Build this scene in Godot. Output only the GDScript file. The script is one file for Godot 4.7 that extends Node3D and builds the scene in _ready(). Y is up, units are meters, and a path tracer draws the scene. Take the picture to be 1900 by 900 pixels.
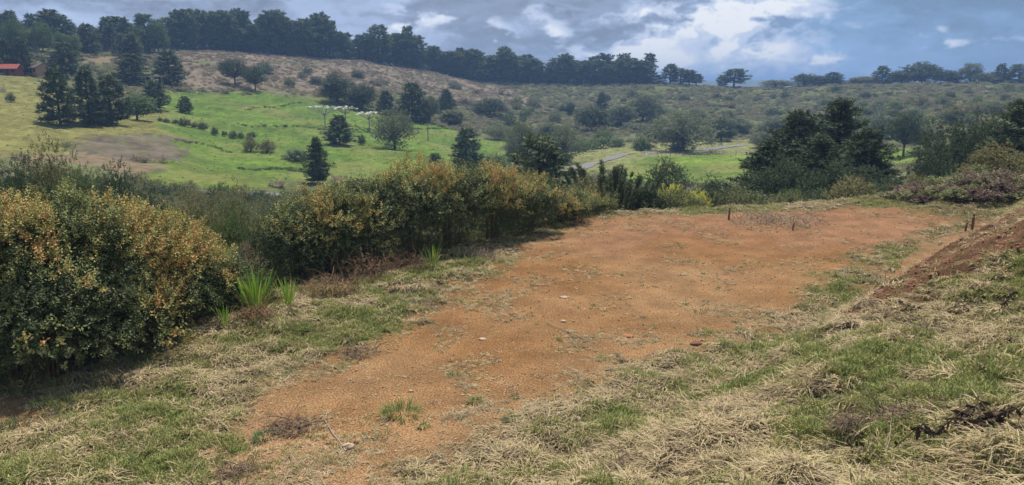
extends Node3D
# A levelled red-earth building plot above a valley of pastures, scrub and pine ridges.
# World: metres, y up, the view runs towards -Z; "f" below is the distance forward (-Z).

var rng := RandomNumberGenerator.new()
var taken := {}
var fine := FastNoiseLite.new()
var mid := FastNoiseLite.new()
var broad := FastNoiseLite.new()
var lumps := FastNoiseLite.new()

const BEARINGS := [-42.4, -34.76, -27.42, -19.14, -9.95, 0.0, 9.95, 19.14, 27.42, 34.76, 42.4]
const RANGES := [40.0, 60.0, 85.0, 115.0, 150.0, 190.0, 230.0, 270.0, 320.0, 370.0, 420.0, 470.0, 520.0, 620.0, 900.0, 1500.0, 2600.0, 4000.0]
const HEIGHTS := [
	[-2.5, -2.4, -4.5, -3.6, -1.0, 3.0, 7.6, 12.6, 19.8, 20.3, 17.4, 15.2, 13.0, 8.7, -25.0, -30.0, 20.0, 30.0],
	[-2.5, -2.4, -4.5, -3.6, -1.0, 3.0, 7.6, 12.6, 19.8, 20.3, 17.4, 15.2, 13.0, 8.7, -25.0, -30.0, 20.0, 30.0],
	[-2.5, -4.1, -5.4, -5.5, -3.1, -0.3, 3.9, 9.7, 17.1, 20.9, 17.4, 15.1, 12.8, 8.1, -25.0, -30.0, 20.0, 30.0],
	[-2.5, -5.7, -7.2, -8.3, -7.3, -4.9, -0.9, 4.4, 12.2, 19.9, 22.9, 19.3, 16.4, 10.5, -25.0, -30.0, 20.0, 30.0],
	[-2.5, -6.2, -8.1, -9.6, -9.6, -7.8, -4.1, -1.0, 4.0, 10.3, 18.1, 16.5, 12.8, 5.7, -25.0, -30.0, 20.0, 30.0],
	[-2.5, -6.4, -8.7, -10.5, -11.4, -12.0, -11.8, -9.9, -6.3, -1.9, 2.9, 7.7, 3.7, -6.3, -25.0, -30.0, 20.0, 30.0],
	[-2.5, -6.2, -8.4, -10.3, -11.9, -12.5, -12.8, -12.2, -8.8, -4.1, 1.1, 7.0, 3.0, -7.0, -25.0, -30.0, 20.0, 30.0],
	[-2.5, -5.7, -7.8, -9.6, -11.2, -11.6, -11.7, -11.1, -8.2, -4.5, -0.4, 4.3, 1.2, -9.2, -25.0, -30.0, 20.0, 30.0],
	[-2.5, -4.5, -6.7, -8.1, -8.4, -8.2, -7.3, -5.9, -3.1, 0.1, 3.4, 6.8, 4.3, -6.5, -25.0, -30.0, 20.0, 30.0],
	[-2.5, -2.1, -3.9, -4.6, -4.5, -3.7, -2.6, -1.3, 0.6, 2.4, 4.2, 5.9, 3.1, -7.7, -25.0, -30.0, 20.0, 30.0],
	[-2.5, -2.1, -3.9, -4.6, -4.5, -3.7, -2.6, -1.3, 0.6, 2.4, 4.2, 5.9, 3.1, -7.7, -25.0, -30.0, 20.0, 30.0],
]
const EDGE := [Vector2(-14.0, 6.0), Vector2(-11.2, 10.0), Vector2(-9.9, 13.2), Vector2(-7.3, 18.5), Vector2(-5.5, 21.7), Vector2(-2.4, 24.4), Vector2(0.2, 28.0), Vector2(3.2, 33.3), Vector2(9.7, 35.8), Vector2(20.0, 38.5), Vector2(26.0, 40.0)]
var SOIL_POLYS := [
	PackedVector2Array([Vector2(-4.69, 10.13), Vector2(-4.98, 12.0), Vector2(-5.07, 13.37), Vector2(-4.22, 15.45), Vector2(-2.66, 18.12), Vector2(-1.16, 21.67), Vector2(-0.19, 25.42), Vector2(1.07, 28.5), Vector2(3.18, 32.65), Vector2(5.81, 33.77), Vector2(9.84, 34.66), Vector2(18.6, 35.59), Vector2(20.3, 32.65), Vector2(16.16, 29.03), Vector2(12.43, 25.67), Vector2(9.14, 21.37), Vector2(6.26, 17.6), Vector2(3.09, 15.89), Vector2(1.7, 14.46), Vector2(0.96, 13.5), Vector2(-0.48, 12.0), Vector2(-1.11, 10.53), Vector2(-3.06, 9.62)]),
	PackedVector2Array([Vector2(9.94, 19.95), Vector2(12.24, 23.33), Vector2(15.97, 27.49), Vector2(20.12, 31.57), Vector2(21.73, 32.62), Vector2(15.39, 21.21), Vector2(12.01, 15.8), Vector2(11.39, 16.07), Vector2(11.04, 16.41), Vector2(10.11, 16.02), Vector2(9.2, 16.02), Vector2(8.34, 15.49), Vector2(7.94, 15.85)]),
	PackedVector2Array([Vector2(-10.6, 12.6), Vector2(-9.4, 13.6), Vector2(-9.0, 13.0), Vector2(-10.2, 11.9)]),
	PackedVector2Array([Vector2(21.0, 36.2), Vector2(31.0, 34.0), Vector2(31.0, 36.6), Vector2(25.0, 37.0)]),
]
var ZONE_POLYS := [
	[1, PackedVector2Array([Vector2(-218.73, 471.76), Vector2(-165.16, 493.07), Vector2(-112.4, 507.71), Vector2(-55.65, 517.01), Vector2(3.08, 426.88), Vector2(15.53, 356.91), Vector2(-24.03, 331.95), Vector2(-55.79, 309.17), Vector2(-73.93, 262.41), Vector2(-83.24, 256.23), Vector2(-100.3, 235.68), Vector2(-111.39, 241.89)])],
	[3, PackedVector2Array([Vector2(-115.67, 158.48), Vector2(-116.48, 169.89), Vector2(-115.89, 186.86), Vector2(-104.19, 192.19), Vector2(-87.11, 187.58), Vector2(-63.33, 141.85), Vector2(-70.62, 120.6), Vector2(-65.98, 94.34), Vector2(-69.1, 92.92)])],
	[2, PackedVector2Array([Vector2(-102.98, 216.12), Vector2(-81.57, 250.88), Vector2(-65.67, 259.4), Vector2(-44.41, 244.74), Vector2(-17.46, 239.2), Vector2(-2.51, 228.86), Vector2(1.3, 176.96), Vector2(-4.9, 132.29), Vector2(-31.86, 110.18), Vector2(-37.78, 96.04), Vector2(-44.86, 86.45), Vector2(-60.94, 135.21), Vector2(-72.73, 153.4), Vector2(-90.32, 188.75)])],
	[3, PackedVector2Array([Vector2(-140.61, 197.81), Vector2(-133.57, 211.32), Vector2(-114.34, 183.21), Vector2(-117.61, 164.55)])],
	[4, PackedVector2Array([Vector2(-69.74, 116.1), Vector2(-71.97, 124.59), Vector2(-72.39, 134.85), Vector2(-65.62, 148.35), Vector2(-55.7, 123.21), Vector2(-53.59, 110.19), Vector2(-59.37, 112.13), Vector2(-64.64, 111.45)])],
	[5, PackedVector2Array([Vector2(-66.68, 96.42), Vector2(-67.46, 103.18), Vector2(-67.48, 112.19), Vector2(-64.18, 111.34), Vector2(-62.1, 113.48), Vector2(-52.15, 107.13), Vector2(-49.54, 95.72), Vector2(-58.59, 99.38), Vector2(-62.94, 91.81)])],
	[5, PackedVector2Array([Vector2(-147.97, 258.68), Vector2(-153.79, 297.11), Vector2(-140.64, 273.87), Vector2(-139.6, 246.69)])],
	[7, PackedVector2Array([Vector2(9.19, 155.64), Vector2(16.8, 207.96), Vector2(33.25, 252.34), Vector2(52.79, 240.21), Vector2(83.82, 254.76), Vector2(64.9, 187.84), Vector2(40.01, 181.16), Vector2(24.42, 165.56)])],
	[6, PackedVector2Array([Vector2(20.15, 143.38), Vector2(28.14, 182.01), Vector2(46.42, 200.53), Vector2(68.24, 197.71), Vector2(46.69, 131.4), Vector2(32.27, 124.37)])],
	[6, PackedVector2Array([Vector2(88.86, 180.92), Vector2(90.82, 163.01), Vector2(69.2, 125.12), Vector2(67.27, 132.17)])],
]
var ROAD := [Vector2(-52.29, 71.06), Vector2(-50.97, 73.8), Vector2(-41.24, 83.52), Vector2(-32.84, 94.01), Vector2(-17.68, 95.01), Vector2(-3.88, 104.42), Vector2(6.21, 119.48), Vector2(12.35, 133.39), Vector2(13.71, 144.82), Vector2(11.13, 153.73), Vector2(13.48, 163.17), Vector2(19.64, 177.79), Vector2(28.17, 191.5), Vector2(40.63, 208.75), Vector2(55.44, 222.3), Vector2(71.77, 227.76)]
# openings in the cloud: bearing, height, half width, half height (degrees), strength
const BREAKS := [[-5.45, 4.88, 2.53, 0.76, 0.5], [-0.41, 3.54, 0.76, 0.59, 0.55], [3.66, 3.54, 1.1, 0.93, 0.6], [1.41, 5.48, 1.69, 0.59, 0.25], [6.52, 2.15, 1.69, 0.34, 0.4], [10.09, 3.3, 2.53, 1.1, 0.42], [15.02, 5.11, 3.8, 0.93, 0.75], [19.04, 5.62, 2.53, 0.59, 0.7], [17.77, 2.93, 1.6, 0.59, 0.55], [22.77, 2.29, 0.51, 0.21, 0.6], [30.45, 2.51, 1.01, 0.25, 0.55], [29.58, 3.52, 1.01, 0.25, 0.35], [33.21, 2.8, 2.11, 0.25, 0.3], [33.23, 4.98, 1.27, 0.34, 0.4], [-1.22, 4.71, 0.84, 1.69, 0.3], [12.11, 1.92, 2.11, 0.51, 0.35]]
# kind, variant, foliage, name, x, forward, height, width, label, category, group
const TREES := [
	["ridge", 0, "dark_pine", "ridge_pine", -159.8, 351.9, 15.0, 11.4, "tall dark pine in the front of the ridge row, leftmost and longest stand", "pine tree", "pines at the front of the ridge's leftmost and longest stand"],
	["ridge", 3, "dark_pine", "ridge_pine", -158.3, 356.8, 14.2, 11.2, "tall dark pine in the front of the ridge row, leftmost and longest stand", "pine tree", "pines at the front of the ridge's leftmost and longest stand"],
	["ridge", 1, "dark_pine", "ridge_pine", -154.4, 357.7, 18.3, 10.4, "tall dark pine in the front of the ridge row, leftmost and longest stand", "pine tree", "pines at the front of the ridge's leftmost and longest stand"],
	["ridge", 6, "dark_pine", "ridge_pine", -149.2, 355.4, 14.9, 5.1, "tall dark pine in the front of the ridge row, leftmost and longest stand", "pine tree", "pines at the front of the ridge's leftmost and longest stand"],
	["ridge", 1, "dark_pine", "ridge_pine", -152.3, 367.3, 16.4, 10.0, "tall dark pine in the front of the ridge row, leftmost and longest stand", "pine tree", "pines at the front of the ridge's leftmost and longest stand"],
	["ridge", 1, "dark_pine", "ridge_pine", -151.2, 368.8, 19.3, 8.2, "tall dark pine in the front of the ridge row, leftmost and longest stand", "pine tree", "pines at the front of the ridge's leftmost and longest stand"],
	["ridge", 2, "dark_pine", "ridge_pine", -145.5, 364.2, 15.4, 5.7, "tall dark pine in the front of the ridge row, leftmost and longest stand", "pine tree", "pines at the front of the ridge's leftmost and longest stand"],
	["ridge", 0, "dark_pine", "ridge_pine", -144.0, 368.9, 18.8, 12.1, "tall dark pine in the front of the ridge row, leftmost and longest stand", "pine tree", "pines at the front of the ridge's leftmost and longest stand"],
	["ridge", 3, "dark_pine", "ridge_pine", -139.5, 371.1, 19.1, 11.2, "tall dark pine in the front of the ridge row, leftmost and longest stand", "pine tree", "pines at the front of the ridge's leftmost and longest stand"],
	["ridge", 2, "dark_pine", "ridge_pine", -136.3, 370.4, 13.0, 11.8, "tall dark pine in the front of the ridge row, leftmost and longest stand", "pine tree", "pines at the front of the ridge's leftmost and longest stand"],
	["ridge", 2, "dark_pine", "ridge_pine", -136.4, 379.9, 19.0, 8.0, "tall dark pine in the front of the ridge row, leftmost and longest stand", "pine tree", "pines at the front of the ridge's leftmost and longest stand"],
	["ridge", 5, "dark_pine", "ridge_pine", -134.7, 381.6, 19.2, 7.8, "tall dark pine in the front of the ridge row, leftmost and longest stand", "pine tree", "pines at the front of the ridge's leftmost and longest stand"],
	["ridge", 3, "dark_pine", "ridge_pine", -130.2, 375.7, 11.2, 10.1, "tall dark pine in the front of the ridge row, leftmost and longest stand", "pine tree", "pines at the front of the ridge's leftmost and longest stand"],
	["ridge", 6, "dark_pine", "ridge_pine", -126.9, 373.9, 13.4, 9.4, "tall dark pine in the front of the ridge row, leftmost and longest stand", "pine tree", "pines at the front of the ridge's leftmost and longest stand"],
	["ridge", 1, "dark_pine", "ridge_pine", -126.0, 382.2, 18.6, 7.7, "tall dark pine in the front of the ridge row, leftmost and longest stand", "pine tree", "pines at the front of the ridge's leftmost and longest stand"],
	["ridge", 1, "dark_pine", "ridge_pine", -125.2, 383.9, 15.4, 8.5, "tall dark pine in the front of the ridge row, leftmost and longest stand", "pine tree", "pines at the front of the ridge's leftmost and longest stand"],
	["ridge", 3, "dark_pine", "ridge_pine", -122.1, 381.3, 20.5, 9.0, "tall dark pine in the front of the ridge row, leftmost and longest stand", "pine tree", "pines at the front of the ridge's leftmost and longest stand"],
	["ridge", 4, "dark_pine", "ridge_pine", -118.2, 381.9, 21.1, 11.1, "tall dark pine in the front of the ridge row, leftmost and longest stand", "pine tree", "pines at the front of the ridge's leftmost and longest stand"],
	["ridge", 6, "dark_pine", "ridge_pine", -114.7, 387.5, 16.5, 11.0, "tall dark pine in the front of the ridge row, leftmost and longest stand", "pine tree", "pines at the front of the ridge's leftmost and longest stand"],
	["ridge", 4, "dark_pine", "ridge_pine", -110.0, 382.4, 16.7, 7.4, "tall dark pine in the front of the ridge row, leftmost and longest stand", "pine tree", "pines at the front of the ridge's leftmost and longest stand"],
	["ridge", 5, "dark_pine", "ridge_pine", -106.5, 386.7, 17.9, 12.0, "tall dark pine in the front of the ridge row, leftmost and longest stand", "pine tree", "pines at the front of the ridge's leftmost and longest stand"],
	["ridge", 4, "dark_pine", "ridge_pine", -106.0, 394.3, 18.1, 7.5, "tall dark pine in the front of the ridge row, leftmost and longest stand", "pine tree", "pines at the front of the ridge's leftmost and longest stand"],
	["ridge", 6, "dark_pine", "ridge_pine", -101.2, 395.4, 19.6, 7.9, "tall dark pine in the front of the ridge row, leftmost and longest stand", "pine tree", "pines at the front of the ridge's leftmost and longest stand"],
	["ridge", 1, "dark_pine", "ridge_pine", -100.1, 396.9, 19.2, 12.5, "tall dark pine in the front of the ridge row, leftmost and longest stand", "pine tree", "pines at the front of the ridge's leftmost and longest stand"],
	["ridge", 6, "dark_pine", "ridge_pine", -95.6, 402.1, 17.9, 6.7, "tall dark pine in the front of the ridge row, leftmost and longest stand", "pine tree", "pines at the front of the ridge's leftmost and longest stand"],
	["ridge", 0, "dark_pine", "ridge_pine", -90.1, 401.7, 12.8, 7.4, "tall dark pine in the front of the ridge row, leftmost and longest stand", "pine tree", "pines at the front of the ridge's leftmost and longest stand"],
	["ridge", 3, "dark_pine", "ridge_pine", -89.2, 404.7, 9.8, 10.8, "tall dark pine in the front of the ridge row, leftmost and longest stand", "pine tree", "pines at the front of the ridge's leftmost and longest stand"],
	["ridge", 3, "conifer", "ridge_pine", -164.5, 361.3, 12.6, 9.1, "dark pine top showing behind the ridge row's front, leftmost and longest stand", "pine tree", "pines at the back of the ridge's leftmost and longest stand"],
	["ridge", 3, "conifer", "ridge_pine", -162.5, 367.1, 19.0, 5.3, "dark pine top showing behind the ridge row's front, leftmost and longest stand", "pine tree", "pines at the back of the ridge's leftmost and longest stand"],
	["ridge", 2, "conifer", "ridge_pine", -160.8, 376.9, 19.2, 9.4, "dark pine top showing behind the ridge row's front, leftmost and longest stand", "pine tree", "pines at the back of the ridge's leftmost and longest stand"],
	["ridge", 6, "conifer", "ridge_pine", -157.7, 375.5, 20.9, 8.4, "dark pine top showing behind the ridge row's front, leftmost and longest stand", "pine tree", "pines at the back of the ridge's leftmost and longest stand"],
	["ridge", 1, "conifer", "ridge_pine", -155.1, 378.6, 16.0, 6.9, "dark pine top showing behind the ridge row's front, leftmost and longest stand", "pine tree", "pines at the back of the ridge's leftmost and longest stand"],
	["ridge", 1, "conifer", "ridge_pine", -150.9, 380.2, 10.7, 9.9, "dark pine top showing behind the ridge row's front, leftmost and longest stand", "pine tree", "pines at the back of the ridge's leftmost and longest stand"],
	["ridge", 5, "conifer", "ridge_pine", -150.7, 388.7, 19.4, 9.1, "dark pine top showing behind the ridge row's front, leftmost and longest stand", "pine tree", "pines at the back of the ridge's leftmost and longest stand"],
	["ridge", 3, "conifer", "ridge_pine", -147.4, 392.8, 18.2, 9.2, "dark pine top showing behind the ridge row's front, leftmost and longest stand", "pine tree", "pines at the back of the ridge's leftmost and longest stand"],
	["ridge", 3, "conifer", "ridge_pine", -146.6, 393.3, 18.6, 10.5, "dark pine top showing behind the ridge row's front, leftmost and longest stand", "pine tree", "pines at the back of the ridge's leftmost and longest stand"],
	["ridge", 3, "conifer", "ridge_pine", -139.3, 385.0, 20.2, 7.2, "dark pine top showing behind the ridge row's front, leftmost and longest stand", "pine tree", "pines at the back of the ridge's leftmost and longest stand"],
	["ridge", 3, "conifer", "ridge_pine", -136.0, 389.6, 14.8, 9.9, "dark pine top showing behind the ridge row's front, leftmost and longest stand", "pine tree", "pines at the back of the ridge's leftmost and longest stand"],
	["ridge", 5, "conifer", "ridge_pine", -134.8, 398.5, 12.4, 7.7, "dark pine top showing behind the ridge row's front, leftmost and longest stand", "pine tree", "pines at the back of the ridge's leftmost and longest stand"],
	["ridge", 0, "conifer", "ridge_pine", -128.5, 394.0, 17.7, 9.8, "dark pine top showing behind the ridge row's front, leftmost and longest stand", "pine tree", "pines at the back of the ridge's leftmost and longest stand"],
	["ridge", 6, "conifer", "ridge_pine", -128.1, 397.8, 14.9, 8.7, "dark pine top showing behind the ridge row's front, leftmost and longest stand", "pine tree", "pines at the back of the ridge's leftmost and longest stand"],
	["ridge", 3, "conifer", "ridge_pine", -123.4, 400.1, 19.4, 8.4, "dark pine top showing behind the ridge row's front, leftmost and longest stand", "pine tree", "pines at the back of the ridge's leftmost and longest stand"],
	["ridge", 6, "conifer", "ridge_pine", -120.3, 403.6, 17.9, 5.6, "dark pine top showing behind the ridge row's front, leftmost and longest stand", "pine tree", "pines at the back of the ridge's leftmost and longest stand"],
	["ridge", 3, "conifer", "ridge_pine", -114.8, 400.4, 14.3, 9.6, "dark pine top showing behind the ridge row's front, leftmost and longest stand", "pine tree", "pines at the back of the ridge's leftmost and longest stand"],
	["ridge", 0, "conifer", "ridge_pine", -109.5, 405.8, 15.8, 7.6, "dark pine top showing behind the ridge row's front, leftmost and longest stand", "pine tree", "pines at the back of the ridge's leftmost and longest stand"],
	["ridge", 0, "conifer", "ridge_pine", -104.3, 409.5, 21.8, 10.8, "dark pine top showing behind the ridge row's front, leftmost and longest stand", "pine tree", "pines at the back of the ridge's leftmost and longest stand"],
	["ridge", 5, "conifer", "ridge_pine", -100.1, 404.4, 15.6, 12.9, "dark pine top showing behind the ridge row's front, leftmost and longest stand", "pine tree", "pines at the back of the ridge's leftmost and longest stand"],
	["ridge", 0, "conifer", "ridge_pine", -95.8, 410.0, 13.6, 5.9, "dark pine top showing behind the ridge row's front, leftmost and longest stand", "pine tree", "pines at the back of the ridge's leftmost and longest stand"],
	["ridge", 0, "conifer", "ridge_pine", -93.5, 421.4, 13.4, 10.5, "dark pine top showing behind the ridge row's front, leftmost and longest stand", "pine tree", "pines at the back of the ridge's leftmost and longest stand"],
	["ridge", 5, "dark_pine", "ridge_pine", -82.8, 409.5, 13.3, 6.0, "tall dark pine in the front of the ridge row, second stand from the left", "pine tree", "pines at the front of the ridge's second stand from the left"],
	["ridge", 0, "dark_pine", "ridge_pine", -80.3, 414.6, 14.3, 7.2, "tall dark pine in the front of the ridge row, second stand from the left", "pine tree", "pines at the front of the ridge's second stand from the left"],
	["ridge", 5, "dark_pine", "ridge_pine", -76.6, 413.4, 12.3, 8.3, "tall dark pine in the front of the ridge row, second stand from the left", "pine tree", "pines at the front of the ridge's second stand from the left"],
	["ridge", 4, "dark_pine", "ridge_pine", -73.6, 414.1, 19.7, 12.0, "tall dark pine in the front of the ridge row, second stand from the left", "pine tree", "pines at the front of the ridge's second stand from the left"],
	["ridge", 5, "dark_pine", "ridge_pine", -68.8, 418.3, 15.0, 5.8, "tall dark pine in the front of the ridge row, second stand from the left", "pine tree", "pines at the front of the ridge's second stand from the left"],
	["ridge", 5, "dark_pine", "ridge_pine", -66.8, 427.7, 15.2, 6.4, "tall dark pine in the front of the ridge row, second stand from the left", "pine tree", "pines at the front of the ridge's second stand from the left"],
	["ridge", 5, "dark_pine", "ridge_pine", -62.9, 422.6, 17.1, 12.7, "tall dark pine in the front of the ridge row, second stand from the left", "pine tree", "pines at the front of the ridge's second stand from the left"],
	["ridge", 6, "dark_pine", "ridge_pine", -59.2, 427.8, 21.4, 9.0, "tall dark pine in the front of the ridge row, second stand from the left", "pine tree", "pines at the front of the ridge's second stand from the left"],
	["ridge", 1, "dark_pine", "ridge_pine", -56.9, 426.5, 10.5, 6.0, "tall dark pine in the front of the ridge row, second stand from the left", "pine tree", "pines at the front of the ridge's second stand from the left"],
	["ridge", 4, "dark_pine", "ridge_pine", -54.4, 429.1, 18.1, 9.3, "tall dark pine in the front of the ridge row, second stand from the left", "pine tree", "pines at the front of the ridge's second stand from the left"],
	["ridge", 6, "conifer", "ridge_pine", -86.5, 425.2, 11.3, 12.4, "dark pine top showing behind the ridge row's front, second stand from the left", "pine tree", "pines at the back of the ridge's second stand from the left"],
	["ridge", 3, "conifer", "ridge_pine", -80.2, 427.3, 15.6, 7.6, "dark pine top showing behind the ridge row's front, second stand from the left", "pine tree", "pines at the back of the ridge's second stand from the left"],
	["ridge", 6, "conifer", "ridge_pine", -75.3, 433.5, 13.7, 9.4, "dark pine top showing behind the ridge row's front, second stand from the left", "pine tree", "pines at the back of the ridge's second stand from the left"],
	["ridge", 1, "conifer", "ridge_pine", -67.6, 435.1, 17.5, 7.1, "dark pine top showing behind the ridge row's front, second stand from the left", "pine tree", "pines at the back of the ridge's second stand from the left"],
	["ridge", 1, "conifer", "ridge_pine", -63.2, 444.7, 19.3, 11.4, "dark pine top showing behind the ridge row's front, second stand from the left", "pine tree", "pines at the back of the ridge's second stand from the left"],
	["ridge", 0, "conifer", "ridge_pine", -59.3, 445.2, 16.7, 11.3, "dark pine top showing behind the ridge row's front, second stand from the left", "pine tree", "pines at the back of the ridge's second stand from the left"],
	["ridge", 0, "conifer", "ridge_pine", -53.4, 451.7, 12.2, 9.3, "dark pine top showing behind the ridge row's front, second stand from the left", "pine tree", "pines at the back of the ridge's second stand from the left"],
	["ridge", 6, "dark_pine", "ridge_pine", -47.6, 446.5, 15.0, 7.8, "tall dark pine in the front of the ridge row, third stand from the left", "pine tree", "pines at the front of the ridge's third stand from the left"],
	["ridge", 2, "dark_pine", "ridge_pine", -44.4, 449.3, 15.4, 6.5, "tall dark pine in the front of the ridge row, third stand from the left", "pine tree", "pines at the front of the ridge's third stand from the left"],
	["ridge", 5, "dark_pine", "ridge_pine", -39.0, 445.5, 13.8, 11.4, "tall dark pine in the front of the ridge row, third stand from the left", "pine tree", "pines at the front of the ridge's third stand from the left"],
	["ridge", 4, "dark_pine", "ridge_pine", -34.7, 448.1, 14.7, 13.3, "tall dark pine in the front of the ridge row, third stand from the left", "pine tree", "pines at the front of the ridge's third stand from the left"],
	["ridge", 4, "dark_pine", "ridge_pine", -32.5, 451.4, 14.9, 12.2, "tall dark pine in the front of the ridge row, third stand from the left", "pine tree", "pines at the front of the ridge's third stand from the left"],
	["ridge", 0, "dark_pine", "ridge_pine", -27.1, 453.5, 15.5, 7.8, "tall dark pine in the front of the ridge row, third stand from the left", "pine tree", "pines at the front of the ridge's third stand from the left"],
	["ridge", 3, "dark_pine", "ridge_pine", -25.4, 451.8, 16.5, 10.3, "tall dark pine in the front of the ridge row, third stand from the left", "pine tree", "pines at the front of the ridge's third stand from the left"],
	["ridge", 0, "dark_pine", "ridge_pine", -22.1, 448.4, 18.1, 11.5, "tall dark pine in the front of the ridge row, third stand from the left", "pine tree", "pines at the front of the ridge's third stand from the left"],
	["ridge", 6, "dark_pine", "ridge_pine", -16.1, 459.1, 10.7, 9.2, "tall dark pine in the front of the ridge row, third stand from the left", "pine tree", "pines at the front of the ridge's third stand from the left"],
	["ridge", 5, "dark_pine", "ridge_pine", -12.3, 462.1, 14.6, 12.8, "tall dark pine in the front of the ridge row, third stand from the left", "pine tree", "pines at the front of the ridge's third stand from the left"],
	["ridge", 2, "dark_pine", "ridge_pine", -6.1, 453.7, 16.7, 10.5, "tall dark pine in the front of the ridge row, third stand from the left", "pine tree", "pines at the front of the ridge's third stand from the left"],
	["ridge", 4, "dark_pine", "ridge_pine", -4.9, 456.5, 19.3, 12.2, "tall dark pine in the front of the ridge row, third stand from the left", "pine tree", "pines at the front of the ridge's third stand from the left"],
	["ridge", 0, "dark_pine", "ridge_pine", -1.9, 456.9, 15.8, 13.7, "tall dark pine in the front of the ridge row, third stand from the left", "pine tree", "pines at the front of the ridge's third stand from the left"],
	["ridge", 5, "conifer", "ridge_pine", -49.1, 457.5, 15.4, 12.8, "dark pine top showing behind the ridge row's front, third stand from the left", "pine tree", "pines at the back of the ridge's third stand from the left"],
	["ridge", 3, "conifer", "ridge_pine", -41.5, 458.5, 11.7, 9.6, "dark pine top showing behind the ridge row's front, third stand from the left", "pine tree", "pines at the back of the ridge's third stand from the left"],
	["ridge", 1, "conifer", "ridge_pine", -38.8, 460.3, 12.6, 12.4, "dark pine top showing behind the ridge row's front, third stand from the left", "pine tree", "pines at the back of the ridge's third stand from the left"],
	["ridge", 0, "conifer", "ridge_pine", -34.3, 470.1, 11.8, 6.7, "dark pine top showing behind the ridge row's front, third stand from the left", "pine tree", "pines at the back of the ridge's third stand from the left"],
	["ridge", 1, "conifer", "ridge_pine", -31.3, 466.7, 17.5, 8.5, "dark pine top showing behind the ridge row's front, third stand from the left", "pine tree", "pines at the back of the ridge's third stand from the left"],
	["ridge", 5, "conifer", "ridge_pine", -25.7, 467.9, 17.1, 13.0, "dark pine top showing behind the ridge row's front, third stand from the left", "pine tree", "pines at the back of the ridge's third stand from the left"],
	["ridge", 0, "conifer", "ridge_pine", -19.1, 474.7, 13.5, 10.4, "dark pine top showing behind the ridge row's front, third stand from the left", "pine tree", "pines at the back of the ridge's third stand from the left"],
	["ridge", 3, "conifer", "ridge_pine", -15.6, 470.7, 14.6, 12.5, "dark pine top showing behind the ridge row's front, third stand from the left", "pine tree", "pines at the back of the ridge's third stand from the left"],
	["ridge", 4, "conifer", "ridge_pine", -11.2, 478.6, 15.5, 10.7, "dark pine top showing behind the ridge row's front, third stand from the left", "pine tree", "pines at the back of the ridge's third stand from the left"],
	["ridge", 4, "conifer", "ridge_pine", -4.2, 480.3, 21.6, 10.6, "dark pine top showing behind the ridge row's front, third stand from the left", "pine tree", "pines at the back of the ridge's third stand from the left"],
	["ridge", 4, "dark_pine", "ridge_pine", 5.1, 466.8, 13.3, 11.7, "tall dark pine in the front of the ridge row, fourth, lowest stand", "pine tree", "pines at the front of the ridge's fourth, lowest stand"],
	["ridge", 0, "dark_pine", "ridge_pine", 7.2, 467.4, 9.3, 8.6, "tall dark pine in the front of the ridge row, fourth, lowest stand", "pine tree", "pines at the front of the ridge's fourth, lowest stand"],
	["ridge", 2, "dark_pine", "ridge_pine", 10.3, 467.0, 15.1, 13.9, "tall dark pine in the front of the ridge row, fourth, lowest stand", "pine tree", "pines at the front of the ridge's fourth, lowest stand"],
	["ridge", 6, "dark_pine", "ridge_pine", 16.3, 466.2, 13.6, 9.1, "tall dark pine in the front of the ridge row, fourth, lowest stand", "pine tree", "pines at the front of the ridge's fourth, lowest stand"],
	["ridge", 6, "dark_pine", "ridge_pine", 23.5, 472.7, 10.3, 8.3, "tall dark pine in the front of the ridge row, fourth, lowest stand", "pine tree", "pines at the front of the ridge's fourth, lowest stand"],
	["ridge", 5, "dark_pine", "ridge_pine", 27.4, 469.0, 15.8, 13.7, "tall dark pine in the front of the ridge row, fourth, lowest stand", "pine tree", "pines at the front of the ridge's fourth, lowest stand"],
	["ridge", 0, "dark_pine", "ridge_pine", 32.4, 469.3, 18.7, 9.4, "tall dark pine in the front of the ridge row, fourth, lowest stand", "pine tree", "pines at the front of the ridge's fourth, lowest stand"],
	["ridge", 6, "dark_pine", "ridge_pine", 34.6, 468.0, 17.4, 11.5, "tall dark pine in the front of the ridge row, fourth, lowest stand", "pine tree", "pines at the front of the ridge's fourth, lowest stand"],
	["ridge", 1, "dark_pine", "ridge_pine", 38.8, 471.2, 15.1, 9.7, "tall dark pine in the front of the ridge row, fourth, lowest stand", "pine tree", "pines at the front of the ridge's fourth, lowest stand"],
	["ridge", 1, "dark_pine", "ridge_pine", 42.9, 468.4, 11.9, 14.3, "tall dark pine in the front of the ridge row, fourth, lowest stand", "pine tree", "pines at the front of the ridge's fourth, lowest stand"],
	["ridge", 0, "dark_pine", "ridge_pine", 46.2, 463.5, 14.6, 8.9, "tall dark pine in the front of the ridge row, fourth, lowest stand", "pine tree", "pines at the front of the ridge's fourth, lowest stand"],
	["ridge", 2, "dark_pine", "ridge_pine", 52.5, 469.4, 7.9, 14.3, "tall dark pine in the front of the ridge row, fourth, lowest stand", "pine tree", "pines at the front of the ridge's fourth, lowest stand"],
	["ridge", 6, "dark_pine", "ridge_pine", 55.0, 466.4, 14.8, 12.9, "tall dark pine in the front of the ridge row, fourth, lowest stand", "pine tree", "pines at the front of the ridge's fourth, lowest stand"],
	["ridge", 6, "dark_pine", "ridge_pine", 57.4, 462.8, 10.0, 7.1, "tall dark pine in the front of the ridge row, fourth, lowest stand", "pine tree", "pines at the front of the ridge's fourth, lowest stand"],
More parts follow.
